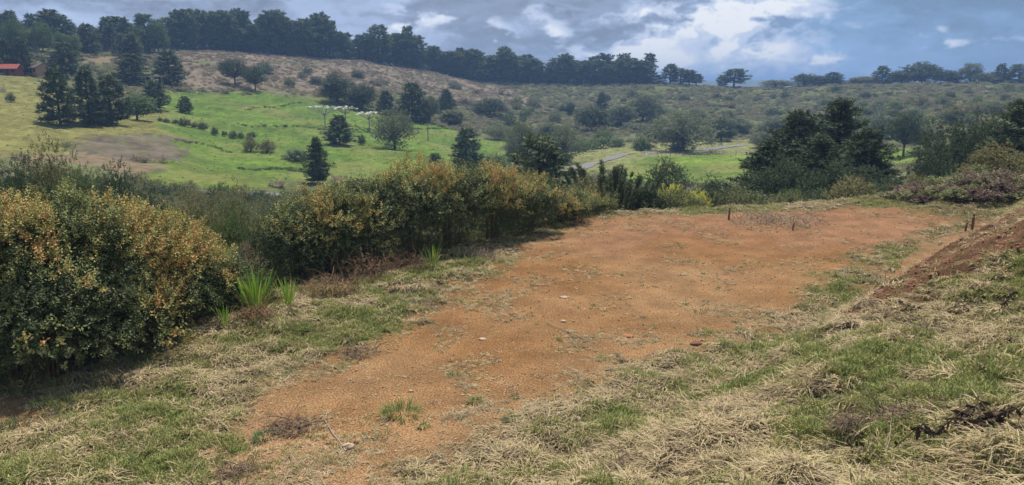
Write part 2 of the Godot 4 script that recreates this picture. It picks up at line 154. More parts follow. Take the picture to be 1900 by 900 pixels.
	["ridge", 6, "dark_pine", "ridge_pine", 61.6, 463.8, 10.0, 11.0, "tall dark pine in the front of the ridge row, fourth, lowest stand", "pine tree", "pines at the front of the ridge's fourth, lowest stand"],
	["ridge", 5, "dark_pine", "ridge_pine", 66.9, 460.4, 14.0, 9.9, "tall dark pine in the front of the ridge row, fourth, lowest stand", "pine tree", "pines at the front of the ridge's fourth, lowest stand"],
	["ridge", 2, "dark_pine", "ridge_pine", 73.4, 467.5, 15.3, 14.5, "tall dark pine in the front of the ridge row, fourth, lowest stand", "pine tree", "pines at the front of the ridge's fourth, lowest stand"],
	["ridge", 5, "dark_pine", "ridge_pine", 75.8, 457.8, 14.0, 13.9, "tall dark pine in the front of the ridge row, fourth, lowest stand", "pine tree", "pines at the front of the ridge's fourth, lowest stand"],
	["ridge", 2, "dark_pine", "ridge_pine", 80.3, 458.4, 13.5, 9.3, "tall dark pine in the front of the ridge row, fourth, lowest stand", "pine tree", "pines at the front of the ridge's fourth, lowest stand"],
	["ridge", 0, "dark_pine", "ridge_pine", 86.2, 463.8, 5.7, 14.1, "tall dark pine in the front of the ridge row, fourth, lowest stand", "pine tree", "pines at the front of the ridge's fourth, lowest stand"],
	["ridge", 0, "conifer", "ridge_pine", 3.9, 478.6, 17.3, 8.6, "dark pine top showing behind the ridge row's front, fourth, lowest stand", "pine tree", "pines at the back of the ridge's fourth, lowest stand"],
	["ridge", 1, "conifer", "ridge_pine", 10.1, 483.9, 18.6, 10.3, "dark pine top showing behind the ridge row's front, fourth, lowest stand", "pine tree", "pines at the back of the ridge's fourth, lowest stand"],
	["ridge", 3, "conifer", "ridge_pine", 16.9, 479.5, 9.8, 10.3, "dark pine top showing behind the ridge row's front, fourth, lowest stand", "pine tree", "pines at the back of the ridge's fourth, lowest stand"],
	["ridge", 2, "conifer", "ridge_pine", 23.7, 481.0, 8.6, 10.8, "dark pine top showing behind the ridge row's front, fourth, lowest stand", "pine tree", "pines at the back of the ridge's fourth, lowest stand"],
	["ridge", 6, "conifer", "ridge_pine", 31.8, 490.5, 10.4, 10.9, "dark pine top showing behind the ridge row's front, fourth, lowest stand", "pine tree", "pines at the back of the ridge's fourth, lowest stand"],
	["ridge", 3, "conifer", "ridge_pine", 36.3, 491.1, 13.1, 13.2, "dark pine top showing behind the ridge row's front, fourth, lowest stand", "pine tree", "pines at the back of the ridge's fourth, lowest stand"],
	["ridge", 2, "conifer", "ridge_pine", 44.7, 487.8, 13.1, 7.9, "dark pine top showing behind the ridge row's front, fourth, lowest stand", "pine tree", "pines at the back of the ridge's fourth, lowest stand"],
	["ridge", 2, "conifer", "ridge_pine", 47.2, 487.1, 15.2, 10.1, "dark pine top showing behind the ridge row's front, fourth, lowest stand", "pine tree", "pines at the back of the ridge's fourth, lowest stand"],
	["ridge", 5, "conifer", "ridge_pine", 51.6, 481.6, 17.1, 7.1, "dark pine top showing behind the ridge row's front, fourth, lowest stand", "pine tree", "pines at the back of the ridge's fourth, lowest stand"],
	["ridge", 4, "conifer", "ridge_pine", 57.3, 487.4, 5.1, 14.8, "dark pine top showing behind the ridge row's front, fourth, lowest stand", "pine tree", "pines at the back of the ridge's fourth, lowest stand"],
	["ridge", 0, "conifer", "ridge_pine", 60.2, 481.9, 18.9, 13.4, "dark pine top showing behind the ridge row's front, fourth, lowest stand", "pine tree", "pines at the back of the ridge's fourth, lowest stand"],
	["ridge", 5, "conifer", "ridge_pine", 66.0, 484.6, 14.5, 14.9, "dark pine top showing behind the ridge row's front, fourth, lowest stand", "pine tree", "pines at the back of the ridge's fourth, lowest stand"],
	["ridge", 3, "conifer", "ridge_pine", 71.6, 478.1, 18.4, 11.1, "dark pine top showing behind the ridge row's front, fourth, lowest stand", "pine tree", "pines at the back of the ridge's fourth, lowest stand"],
	["ridge", 3, "conifer", "ridge_pine", 78.6, 476.5, 13.3, 7.5, "dark pine top showing behind the ridge row's front, fourth, lowest stand", "pine tree", "pines at the back of the ridge's fourth, lowest stand"],
	["ridge", 2, "conifer", "ridge_pine", 84.1, 473.3, 13.2, 8.4, "dark pine top showing behind the ridge row's front, fourth, lowest stand", "pine tree", "pines at the back of the ridge's fourth, lowest stand"],
	["ridge", 3, "conifer", "ridge_pine", 86.9, 478.2, 18.2, 9.0, "dark pine top showing behind the ridge row's front, fourth, lowest stand", "pine tree", "pines at the back of the ridge's fourth, lowest stand"],
	["ridge", 3, "dark_pine", "ridge_pine", 97.1, 460.4, 12.0, 10.1, "slender pine in the thin-topped clump right of the long row, sky showing through", "pine tree", "pines of the thin-topped clump"],
	["ridge", 4, "dark_pine", "ridge_pine", 103.9, 461.1, 9.8, 11.2, "slender pine in the thin-topped clump right of the long row, sky showing through", "pine tree", "pines of the thin-topped clump"],
	["ridge", 0, "dark_pine", "ridge_pine", 108.4, 457.5, 9.2, 9.0, "slender pine in the thin-topped clump right of the long row, sky showing through", "pine tree", "pines of the thin-topped clump"],
	["ridge", 1, "dark_pine", "ridge_pine", 113.7, 462.0, 7.6, 8.3, "slender pine in the thin-topped clump right of the long row, sky showing through", "pine tree", "pines of the thin-topped clump"],
	["ridge", 2, "dark_pine", "ridge_pine", 134.7, 454.5, 11.1, 14.7, "lone wide-topped pine on the skyline right of the pine rows, beside a smaller one", "pine tree", ""],
	["ridge", 4, "dark_pine", "ridge_pine", 128.1, 456.4, 6.7, 6.1, "small narrow pine touching the lone wide-topped pine on the skyline", "pine tree", ""],
	["conifer", 0, "soft_pine", "hilltop_tree", -174.2, 253.5, 10.3, 7.8, "green mixed tree in the wood covering the top left hilltop", "tree", "trees of the top left hilltop wood"],
	["ridge", 1, "dark_pine", "hilltop_tree", -177.3, 265.3, 10.2, 9.7, "green mixed tree in the wood covering the top left hilltop", "tree", "trees of the top left hilltop wood"],
	["conifer", 1, "soft_pine", "hilltop_tree", -170.9, 259.4, 12.3, 8.9, "green mixed tree in the wood covering the top left hilltop", "tree", "trees of the top left hilltop wood"],
	["broad", 0, "mid_leaf", "hilltop_tree", -186.3, 290.4, 9.8, 10.4, "green mixed tree in the wood covering the top left hilltop", "tree", "trees of the top left hilltop wood"],
	["conifer", 3, "soft_pine", "hilltop_tree", -184.5, 291.5, 12.3, 8.1, "green mixed tree in the wood covering the top left hilltop", "tree", "trees of the top left hilltop wood"],
	["conifer", 0, "soft_pine", "hilltop_tree", -181.5, 293.4, 12.1, 10.5, "green mixed tree in the wood covering the top left hilltop", "tree", "trees of the top left hilltop wood"],
	["ridge", 3, "dark_pine", "hilltop_tree", -178.8, 295.0, 9.4, 8.9, "green mixed tree in the wood covering the top left hilltop", "tree", "trees of the top left hilltop wood"],
	["ridge", 2, "dark_pine", "hilltop_tree", -176.6, 296.4, 13.2, 8.1, "green mixed tree in the wood covering the top left hilltop", "tree", "trees of the top left hilltop wood"],
	["conifer", 2, "soft_pine", "hilltop_tree", -173.1, 298.5, 10.6, 9.7, "green mixed tree in the wood covering the top left hilltop", "tree", "trees of the top left hilltop wood"],
	["conifer", 2, "soft_pine", "hilltop_tree", -169.9, 300.3, 9.9, 8.9, "green mixed tree in the wood covering the top left hilltop", "tree", "trees of the top left hilltop wood"],
	["conifer", 3, "soft_pine", "hilltop_tree", -167.8, 301.4, 9.9, 9.4, "green mixed tree in the wood covering the top left hilltop", "tree", "trees of the top left hilltop wood"],
	["broad", 1, "mid_leaf", "hilltop_tree", -165.1, 302.9, 10.1, 10.4, "green mixed tree in the wood covering the top left hilltop", "tree", "trees of the top left hilltop wood"],
	["conifer", 3, "soft_pine", "hilltop_tree", -162.4, 304.4, 13.6, 8.7, "green mixed tree in the wood covering the top left hilltop", "tree", "trees of the top left hilltop wood"],
	["ridge", 1, "dark_pine", "hilltop_tree", -159.2, 306.1, 13.5, 10.3, "green mixed tree in the wood covering the top left hilltop", "tree", "trees of the top left hilltop wood"],
	["broad", 0, "mid_leaf", "hilltop_tree", -156.4, 307.5, 13.2, 8.4, "green mixed tree in the wood covering the top left hilltop", "tree", "trees of the top left hilltop wood"],
	["broad", 0, "mid_leaf", "hilltop_tree", -153.3, 309.1, 11.7, 11.5, "green mixed tree in the wood covering the top left hilltop", "tree", "trees of the top left hilltop wood"],
	["conifer", 2, "soft_pine", "hilltop_tree", -151.1, 310.1, 10.8, 11.1, "green mixed tree in the wood covering the top left hilltop", "tree", "trees of the top left hilltop wood"],
	["broad", 1, "mid_leaf", "hilltop_tree", -146.2, 312.5, 13.9, 10.2, "green mixed tree in the wood covering the top left hilltop", "tree", "trees of the top left hilltop wood"],
	["broad", 0, "mid_leaf", "hilltop_tree", -164.7, 247.8, 8.8, 7.5, "green mixed tree in the wood covering the top left hilltop", "tree", "trees of the top left hilltop wood"],
	["broad", 0, "mid_leaf", "hilltop_tree", -162.9, 248.9, 11.1, 6.8, "green mixed tree in the wood covering the top left hilltop", "tree", "trees of the top left hilltop wood"],
	["broad", 0, "mid_leaf", "hilltop_tree", -164.8, 257.7, 7.8, 8.2, "green mixed tree in the wood covering the top left hilltop", "tree", "trees of the top left hilltop wood"],
	["broad", 0, "mid_leaf", "hilltop_tree", -158.7, 255.4, 11.0, 8.8, "green mixed tree in the wood covering the top left hilltop", "tree", "trees of the top left hilltop wood"],
	["broad", 0, "mid_leaf", "hilltop_tree", -157.2, 262.9, 7.7, 7.3, "green mixed tree in the wood covering the top left hilltop", "tree", "trees of the top left hilltop wood"],
	["broad", 3, "mid_leaf", "hilltop_tree", -152.8, 262.9, 7.8, 7.1, "green mixed tree in the wood covering the top left hilltop", "tree", "trees of the top left hilltop wood"],
	["conifer", 1, "soft_pine", "hilltop_tree", -153.1, 272.8, 10.9, 9.8, "green mixed tree in the wood covering the top left hilltop", "tree", "trees of the top left hilltop wood"],
	["conifer", 1, "soft_pine", "hilltop_tree", -157.9, 298.0, 11.1, 8.6, "green mixed tree in the wood covering the top left hilltop", "tree", "trees of the top left hilltop wood"],
	["conifer", 3, "soft_pine", "hilltop_tree", -149.1, 289.6, 8.5, 8.2, "green mixed tree in the wood covering the top left hilltop", "tree", "trees of the top left hilltop wood"],
	["broad", 2, "mid_leaf", "hilltop_tree", -143.7, 286.5, 10.4, 7.6, "green mixed tree in the wood covering the top left hilltop", "tree", "trees of the top left hilltop wood"],
	["ridge", 1, "dark_pine", "hilltop_tree", -179.8, 294.4, 14.7, 9.5, "tallest dark tree poking above the top left hilltop wood", "tree", ""],
	["ridge", 3, "dark_pine", "hilltop_tree", -151.8, 315.4, 15.1, 11.2, "tall dark tree at the right end of the top left hilltop wood", "tree", ""],
	["conifer", 0, "conifer", "conifer", -135.1, 267.9, 10.1, 10.3, "upper of two dark trees, one above the other, above the grey lane", "tree", ""],
	["conifer", 1, "conifer", "conifer", -114.1, 225.0, 9.0, 10.9, "lower of two dark trees, one above the other, beside the grey lane", "tree", ""],
	["conifer", 3, "conifer", "conifer", -106.5, 233.0, 10.4, 11.0, "dark rounded conifer standing alone at the top edge of the pasture", "tree", ""],
	["conifer", 1, "conifer", "conifer", -130.9, 220.1, 10.1, 12.0, "broad dark tree right behind the tan house", "tree", ""],
	["conifer", 2, "conifer", "conifer", -140.9, 208.8, 9.3, 9.2, "dark tree left of the house with the red roof, at the photo's edge", "tree", ""],
	["conifer", 3, "conifer", "conifer", -137.6, 211.6, 10.0, 7.2, "dark tree rising between the two small houses", "tree", ""],
	["conifer", 0, "conifer", "conifer", -83.0, 136.0, 10.3, 7.8, "dark layered conifer, leftmost of the big clump on the meadow", "tree", ""],
	["conifer", 2, "conifer", "conifer", -81.3, 142.7, 10.5, 8.8, "tall dark conifer in the middle of the big clump on the meadow", "tree", ""],
	["conifer", 1, "conifer", "conifer", -80.0, 148.0, 9.5, 9.2, "dark conifer right of centre in the big clump on the meadow", "tree", ""],
	["broad", 0, "mid_leaf", "feathery_tree", -82.1, 162.1, 5.8, 8.8, "lighter green drooping tree at the right end of the big meadow clump", "tree", ""],
	["conifer", 3, "conifer", "conifer", -88.6, 184.5, 6.8, 7.3, "dark conifer just behind the right end of the big meadow clump", "tree", ""],
	["conifer", 3, "conifer", "small_conifer", -82.8, 188.1, 4.2, 4.4, "small round conifer alone on the open pasture", "tree", ""],
	["tree", 0, "dark_leaf", "round_tree", -95.4, 257.6, 9.4, 11.0, "dark round tree at the foot of the brown felled slope", "tree", ""],
	["tree", 1, "dark_leaf", "flat_topped_tree", -86.5, 251.8, 8.8, 9.6, "flat-topped tree with bare trunk at the pasture's upper edge", "tree", ""],
	["broad", 1, "dark_leaf", "dark_tree", -59.5, 253.4, 9.3, 13.8, "dark tree, left of the pair behind the pasture crest", "tree", ""],
	["broad", 2, "dark_leaf", "dark_tree", -50.6, 250.9, 8.9, 12.2, "dark tree, right of the pair behind the pasture crest", "tree", ""],
	["conifer", 0, "conifer", "conifer", -42.3, 249.1, 7.8, 8.1, "small dark conifer between the two dark tree groups behind the pasture crest", "tree", ""],
	["conifer", 1, "conifer", "conifer", -32.5, 241.4, 12.3, 12.5, "largest dark conifer behind the pasture crest", "tree", ""],
	["broad", 3, "grey_green", "grey_tree", -27.5, 246.7, 9.5, 7.3, "grey-green slim tree touching the largest dark conifer behind the crest", "tree", ""],
	["conifer", 2, "conifer", "conifer", -25.0, 282.1, 10.0, 10.4, "pointed dark conifer right of the pasture crest on the brown slope", "tree", ""],
	["broad", 0, "dark_leaf", "dark_tree", -9.5, 310.8, 7.5, 17.4, "low wide dark tree on the scrub slope right of the pointed conifer", "tree", ""],
	["broad", 1, "grey_green", "grey_shrub", -20.0, 254.0, 5.1, 12.4, "grey-green spreading shrub at the lower end of the pasture crest", "shrub", ""],
	["conifer", 0, "conifer", "conifer", -39.5, 168.5, 6.7, 8.2, "dark conifer standing alone on the middle pasture", "tree", ""],
	["leafy", 2, "grey_green", "round_tree", -27.9, 174.4, 10.1, 12.1, "big round grey-green tree casting shade on the pasture", "tree", ""],
	["conifer", 1, "conifer", "conifer", -9.5, 153.2, 8.5, 7.7, "dark green conifer behind the orange-topped hedge, at pasture's lower right", "tree", ""],
	["conifer", 3, "conifer", "small_conifer", -15.6, 148.9, 3.1, 4.2, "small conifer left of the dark green conifer behind the orange-topped hedge", "tree", ""],
	["fir", 2, "conifer", "ragged_sapling", -29.2, 109.4, 6.9, 4.5, "ragged young conifer rising above the shrubs left of the orange-topped hedge", "tree", ""],
	["leafy", 3, "grey_green", "grey_tree", 2.4, 183.8, 10.7, 11.4, "grey-green fuzzy tree, left of the pair in the valley", "tree", ""],
	["leafy", 0, "grey_green", "grey_tree", 13.3, 188.0, 10.4, 12.7, "grey-green fuzzy tree, right of the pair in the valley, beside the lane", "tree", ""],
	["conifer", 3, "soft_pine", "young_pine", 2.2, 60.0, 8.3, 7.5, "young pine with open branches behind the right end of the orange-topped hedge", "pine tree", ""],
	["broad", 1, "dark_leaf", "dark_tree", 31.3, 282.5, 9.3, 16.2, "dark rounded tree on the scrub slope above the valley lane", "tree", ""],
	["conifer", 3, "conifer", "small_conifer", 42.1, 349.5, 8.4, 6.7, "small upright conifer midway up the scrub slope", "tree", ""],
	["broad", 2, "dark_leaf", "small_dark_tree", 26.1, 332.8, 6.2, 5.4, "small round dark tree on the upper scrub slope", "tree", ""],
	["broad", 3, "grey_green", "grey_shrub", 44.6, 303.2, 9.1, 14.3, "grey shrub, left of two overlapping ones on the scrub slope", "shrub", ""],
	["broad", 0, "grey_green", "grey_shrub", 55.2, 313.6, 12.5, 17.6, "grey shrub, right and taller of two overlapping ones on the scrub slope", "shrub", ""],
	["leafy", 2, "grey_green", "spreading_tree", 50.3, 215.4, 12.4, 23.8, "wide spreading grey-green tree with dark trunk at the valley pasture's edge", "tree", ""],
	["leafy", 1, "grey_green", "grey_tree", 49.3, 253.2, 7.3, 13.4, "grey tree at the left side of the wide spreading valley tree", "tree", ""],
	["broad", 2, "dark_leaf", "dark_tree", 70.5, 248.3, 8.6, 11.0, "darker tree at the right side of the wide spreading valley tree", "tree", ""],
	["broad", 3, "mid_leaf", "shrub", 31.4, 252.2, 4.7, 7.4, "green shrub just above the pale valley grass", "shrub", ""],
	["upright", 0, "soft_pine", "upright_pine", 5.5, 39.1, 3.6, 4.8, "dark pine with many upswept arms beside the plot's far left corner", "pine tree", ""],
	["leafy", 0, "dark_leaf", "dark_tree", 17.0, 80.2, 6.7, 6.1, "dark tree behind the yellow-green bush in the valley bottom", "tree", ""],
	["leafy", 1, "dark_leaf", "dark_shrub", 20.5, 75.3, 4.9, 5.0, "low dark shrub mass right of the yellow-green bush, below valley pasture", "shrub", ""],
	["bush", 0, "yellow_green", "yellow_green_bush", 8.6, 40.1, 2.3, 2.6, "yellow-green bush at the far edge of the red plot, taller left one", "bush", ""],
	["bush", 1, "yellow_green", "yellow_green_bush", 10.1, 39.7, 1.5, 1.8, "yellow-green bush at the far edge of the red plot, lower right one", "bush", ""],
	["fir", 0, "conifer", "fir_tree", 21.8, 62.3, 7.9, 6.9, "dark fir, leftmost of the big fir group behind the plot", "fir tree", ""],
	["fir", 1, "conifer", "fir_tree", 26.1, 67.1, 10.3, 8.4, "tall dark fir, left of the two highest in the fir group", "fir tree", ""],
	["fir", 2, "conifer", "fir_tree", 30.8, 69.5, 11.3, 9.2, "tallest dark fir of the group behind the plot", "fir tree", ""],
	["fir", 3, "conifer", "fir_tree", 24.9, 59.0, 7.8, 7.4, "shorter dark fir standing between the two highest firs", "fir tree", ""],
	["fir", 4, "conifer", "fir_tree", 30.5, 63.0, 8.1, 7.4, "dark fir at the right end of the fir group", "fir tree", ""],
	["leafy", 0, "dark_leaf", "dark_tree", 20.9, 56.2, 6.5, 6.2, "dark leafy tree filling the left foot of the fir group", "tree", ""],
	["leafy", 1, "dark_leaf", "dark_tree", 23.1, 53.2, 5.9, 5.9, "dark leafy tree filling the middle foot of the fir group", "tree", ""],
	["leafy", 2, "dark_leaf", "dark_tree", 25.5, 52.1, 5.3, 5.8, "dark leafy tree filling the right foot of the fir group", "tree", ""],
	["tree", 0, "dark_leaf", "dark_tree", 78.4, 146.8, 9.1, 8.7, "dark tree with a visible trunk above the bright gap right of the firs", "tree", ""],
	["leafy", 2, "dark_leaf", "dark_tree", 35.9, 60.1, 7.8, 6.6, "large dark tree, left of the dark trees near the right edge", "tree", ""],
	["leafy", 0, "dark_leaf", "dark_tree", 40.2, 62.1, 7.6, 6.9, "large dark tree, middle of the dark trees near the right edge", "tree", ""],
	["fir", 2, "conifer", "fir_tree", 39.6, 57.7, 7.7, 6.4, "tall dark fir at the photo's right edge above the pale bush", "fir tree", ""],
	["leafy", 1, "olive", "pale_bush", 26.7, 39.9, 2.9, 4.4, "pale brownish bush above the soil mound on the right", "bush", ""],
	["bush", 2, "olive", "olive_bush", 19.1, 40.7, 1.7, 2.7, "olive rounded bush at the foot of the fir group", "bush", ""],
	["bush", 0, "dark_leaf", "edge_bush", 13.0, 44.1, 2.8, 2.6, "dark bush right of the lower yellow-green bush, at the plot's far edge", "bush", ""],
	["bush", 1, "dark_leaf", "edge_bush", 14.7, 43.6, 2.4, 2.6, "dark bush between the two stakes, below the leftmost fir", "bush", ""],
	["bush", 2, "mid_leaf", "edge_bush", 16.8, 43.9, 2.4, 2.6, "green bush below the tall left fir, at the plot's far edge", "bush", ""],
	["bush", 3, "dark_leaf", "edge_bush", 18.1, 42.3, 1.7, 2.5, "dark bush just left of the olive rounded bush", "bush", ""],
	["bush", 4, "dark_leaf", "edge_bush", 21.9, 42.7, 2.2, 2.5, "dark bush just right of the olive rounded bush", "bush", ""],
	["bush", 5, "olive", "edge_bush", 24.4, 43.6, 2.8, 2.9, "olive bush behind the left end of the soil mound", "bush", ""],
	["bush", 6, "mid_leaf", "edge_bush", 26.8, 44.5, 3.4, 3.0, "green bush behind the middle of the soil mound", "bush", ""],
	["bush", 7, "dark_leaf", "edge_bush", 30.1, 51.9, 5.8, 3.6, "dark bush in front of the large dark tree near the right edge", "bush", ""],
	["leafy", 0, "dark_leaf", "valley_bush", -24.8, 36.4, 8.0, 5.0, "dark bush above the large hedge shrubs at the left edge", "bush", ""],
	["leafy", 1, "olive", "valley_bush", -25.0, 39.8, 8.2, 5.1, "thin olive-green bush before the bare plot, second from the left edge", "bush", ""],
	["leafy", 2, "mid_leaf", "valley_bush", -23.6, 39.5, 7.1, 4.4, "green bush just above the large hedge, third from the left edge", "bush", ""],
	["leafy", 3, "dark_leaf", "valley_bush", -20.7, 37.7, 7.9, 4.9, "dark pointed bush below the bare plot, above the large hedge", "bush", ""],
	["bush", 4, "dark_leaf", "valley_bush", -19.3, 37.3, 6.6, 4.1, "low dark bush beside the grey lane above the large hedge", "bush", ""],
	["bush", 5, "olive", "valley_bush", -9.9, 21.9, 3.6, 2.2, "leafy olive shrub rising behind the large hedge's lower end", "bush", ""],
	["leafy", 6, "mid_leaf", "valley_bush", -9.9, 25.1, 3.9, 2.4, "taller leafy green shrub in the gap between the two hedges", "bush", ""],
	["bush", 7, "dark_leaf", "valley_bush", -8.7, 24.5, 3.1, 1.9, "dark leafy shrub in the gap, touching the orange-topped hedge", "bush", ""],
	["bush", 8, "grey_green", "valley_bush", -9.0, 21.2, 2.3, 1.4, "grey-green shrub behind the strap-leaved plants", "bush", ""],
	["bush", 9, "pale_brown", "valley_bush", -8.7, 23.4, 2.4, 1.5, "pale twiggy shrub above the grey twig heap between the hedges", "bush", ""],
	["bush", 10, "olive", "valley_bush", -10.3, 25.0, 3.6, 2.3, "olive shrub just behind the large hedge's right shoulder", "bush", ""],
	["bush", 11, "grey_green", "valley_bush", -8.4, 24.6, 2.5, 1.6, "grey-green shrub against the orange-topped hedge's left end", "bush", ""],
	["leafy", 12, "olive", "valley_bush", -14.5, 33.0, 7.0, 4.3, "olive shrub with rusty top between the two hedges", "bush", ""],
	["leafy", 13, "olive", "valley_bush", -13.5, 35.5, 7.0, 4.3, "olive-grey shrub left of the orange-topped hedge, farther back", "bush", ""],
	["leafy", 14, "grey_green", "valley_bush", -12.7, 37.9, 6.3, 3.9, "greyish shrub just left of the orange-topped hedge", "bush", ""],
	["shrub", 0, "dark_leaf", "pasture_shrub", -80.4, 169.3, 0.8, 1.1, "small dark shrub in the row crossing the upper pasture", "shrub", "shrubs in the row across the pasture"],
	["shrub", 1, "dark_leaf", "pasture_shrub", -79.1, 169.4, 1.0, 1.4, "small dark shrub in the row crossing the upper pasture", "shrub", "shrubs in the row across the pasture"],
	["shrub", 2, "dark_leaf", "pasture_shrub", -76.8, 168.8, 1.1, 1.5, "small dark shrub in the row crossing the upper pasture", "shrub", "shrubs in the row across the pasture"],
	["shrub", 3, "dark_leaf", "pasture_shrub", -74.5, 168.2, 1.8, 2.7, "small dark shrub in the row crossing the upper pasture", "shrub", "shrubs in the row across the pasture"],
	["shrub", 4, "dark_leaf", "pasture_shrub", -72.9, 170.0, 1.3, 1.8, "small dark shrub in the row crossing the upper pasture", "shrub", "shrubs in the row across the pasture"],
	["shrub", 5, "dark_leaf", "pasture_shrub", -70.7, 168.9, 1.7, 2.2, "small dark shrub in the row crossing the upper pasture", "shrub", "shrubs in the row across the pasture"],
	["shrub", 6, "dark_leaf", "pasture_shrub", -66.4, 164.7, 1.8, 1.5, "small dark shrub in the row crossing the upper pasture", "shrub", "shrubs in the row across the pasture"],
	["shrub", 7, "dark_leaf", "pasture_shrub", -64.8, 166.1, 1.1, 1.3, "small dark shrub in the row crossing the upper pasture", "shrub", "shrubs in the row across the pasture"],
	["shrub", 8, "dark_leaf", "pasture_shrub", -62.5, 165.2, 1.6, 1.9, "small dark shrub in the row crossing the upper pasture", "shrub", "shrubs in the row across the pasture"],
	["shrub", 9, "dark_leaf", "pasture_shrub", -61.3, 166.7, 1.3, 1.5, "small dark shrub in the row crossing the upper pasture", "shrub", "shrubs in the row across the pasture"],
	["shrub", 10, "dark_leaf", "pasture_shrub", -59.1, 166.8, 1.6, 2.2, "small dark shrub in the row crossing the upper pasture", "shrub", "shrubs in the row across the pasture"],
	["shrub", 0, "olive", "pasture_shrub", -52.5, 147.6, 2.8, 2.8, "brownish shrub below the pasture row, left of two", "shrub", ""],
	["shrub", 1, "olive", "pasture_shrub", -49.3, 148.1, 2.4, 2.8, "brownish shrub below the pasture row, right of two", "shrub", ""],
	["shrub", 2, "dark_leaf", "pasture_shrub", -42.4, 143.5, 2.1, 4.7, "low dark shrub left of the ragged young conifer", "shrub", ""],
	["shrub", 3, "dark_leaf", "pasture_shrub", -35.5, 174.0, 2.3, 1.8, "tiny tree between the lone conifer and the round grey-green tree", "shrub", ""],
	["shrub", 4, "dark_leaf", "pasture_shrub", -105.0, 156.0, 1.8, 1.6, "single small shrub on the meadow at the left edge", "shrub", ""],
	["shrub", 0, "grey_green", "slope_shrub", 71.0, 339.7, 2.0, 4.1, "grey-green rounded shrub on the green scrub slope behind the valley", "shrub", "grey-green shrubs dotting the green scrub slope"],
	["shrub", 3, "grey_green", "slope_shrub", 17.5, 302.2, 4.1, 5.4, "large grey-green rounded shrub on the green scrub slope behind the valley", "shrub", "large grey-green shrubs dotting the green scrub slope"],
	["shrub", 2, "mid_leaf", "slope_shrub", 12.0, 366.4, 1.8, 2.9, "small fresh green rounded shrub on the green scrub slope behind the valley", "shrub", "small fresh green shrubs dotting the green scrub slope"],
	["shrub", 2, "grey_green", "slope_shrub", 111.8, 386.0, 3.3, 5.3, "large grey-green rounded shrub on the green scrub slope behind the valley", "shrub", "large grey-green shrubs dotting the green scrub slope"],
	["shrub", 0, "grey_green", "slope_shrub", 26.0, 347.0, 1.4, 2.7, "small grey-green rounded shrub on the green scrub slope behind the valley", "shrub", "small grey-green shrubs dotting the green scrub slope"],
	["shrub", 2, "mid_leaf", "slope_shrub", -1.8, 301.1, 2.8, 4.4, "fresh green rounded shrub on the green scrub slope behind the valley", "shrub", "fresh green shrubs dotting the green scrub slope"],
	["shrub", 3, "olive", "slope_shrub", 2.1, 341.4, 2.6, 4.6, "olive rounded shrub on the green scrub slope behind the valley", "shrub", "olive shrubs dotting the green scrub slope"],
	["shrub", 0, "grey_green", "slope_shrub", 94.8, 364.4, 2.0, 3.3, "small grey-green rounded shrub on the green scrub slope behind the valley", "shrub", "small grey-green shrubs dotting the green scrub slope"],
	["shrub", 3, "olive", "slope_shrub", 11.5, 269.4, 2.9, 4.2, "olive rounded shrub on the green scrub slope behind the valley", "shrub", "olive shrubs dotting the green scrub slope"],
	["shrub", 2, "grey_green", "slope_shrub", 66.4, 338.8, 4.1, 6.2, "large grey-green rounded shrub on the green scrub slope behind the valley", "shrub", "large grey-green shrubs dotting the green scrub slope"],
	["shrub", 0, "mid_leaf", "slope_shrub", 61.0, 297.6, 1.9, 3.1, "small fresh green rounded shrub on the green scrub slope behind the valley", "shrub", "small fresh green shrubs dotting the green scrub slope"],
	["shrub", 0, "dark_leaf", "slope_shrub", 53.0, 337.0, 2.4, 4.0, "dark green rounded shrub on the green scrub slope behind the valley", "shrub", "dark green shrubs dotting the green scrub slope"],
	["shrub", 1, "grey_green", "slope_shrub", 10.1, 360.0, 4.2, 6.4, "large grey-green rounded shrub on the green scrub slope behind the valley", "shrub", "large grey-green shrubs dotting the green scrub slope"],
	["shrub", 2, "dark_leaf", "slope_shrub", 49.2, 386.9, 3.0, 4.2, "dark green rounded shrub on the green scrub slope behind the valley", "shrub", "dark green shrubs dotting the green scrub slope"],
	["shrub", 2, "grey_green", "slope_shrub", 21.1, 361.5, 1.6, 2.8, "small grey-green rounded shrub on the green scrub slope behind the valley", "shrub", "small grey-green shrubs dotting the green scrub slope"],
	["shrub", 3, "grey_green", "slope_shrub", 28.6, 301.5, 2.7, 4.0, "grey-green rounded shrub on the green scrub slope behind the valley", "shrub", "grey-green shrubs dotting the green scrub slope"],
	["shrub", 1, "grey_green", "slope_shrub", 70.0, 285.3, 2.7, 4.6, "grey-green rounded shrub on the green scrub slope behind the valley", "shrub", "grey-green shrubs dotting the green scrub slope"],
	["shrub", 3, "dark_leaf", "slope_shrub", 56.1, 374.2, 2.3, 3.3, "small dark green rounded shrub on the green scrub slope behind the valley", "shrub", "small dark green shrubs dotting the green scrub slope"],
	["shrub", 0, "grey_green", "slope_shrub", 102.6, 336.0, 2.5, 3.7, "grey-green rounded shrub on the green scrub slope behind the valley", "shrub", "grey-green shrubs dotting the green scrub slope"],
	["shrub", 1, "grey_green", "slope_shrub", 75.0, 319.7, 2.0, 4.4, "grey-green rounded shrub on the green scrub slope behind the valley", "shrub", "grey-green shrubs dotting the green scrub slope"],
	["shrub", 2, "grey_green", "slope_shrub", 81.1, 268.6, 1.7, 3.3, "small grey-green rounded shrub on the green scrub slope behind the valley", "shrub", "small grey-green shrubs dotting the green scrub slope"],
	["shrub", 0, "mid_leaf", "slope_shrub", 50.6, 287.1, 1.5, 3.2, "small fresh green rounded shrub on the green scrub slope behind the valley", "shrub", "small fresh green shrubs dotting the green scrub slope"],
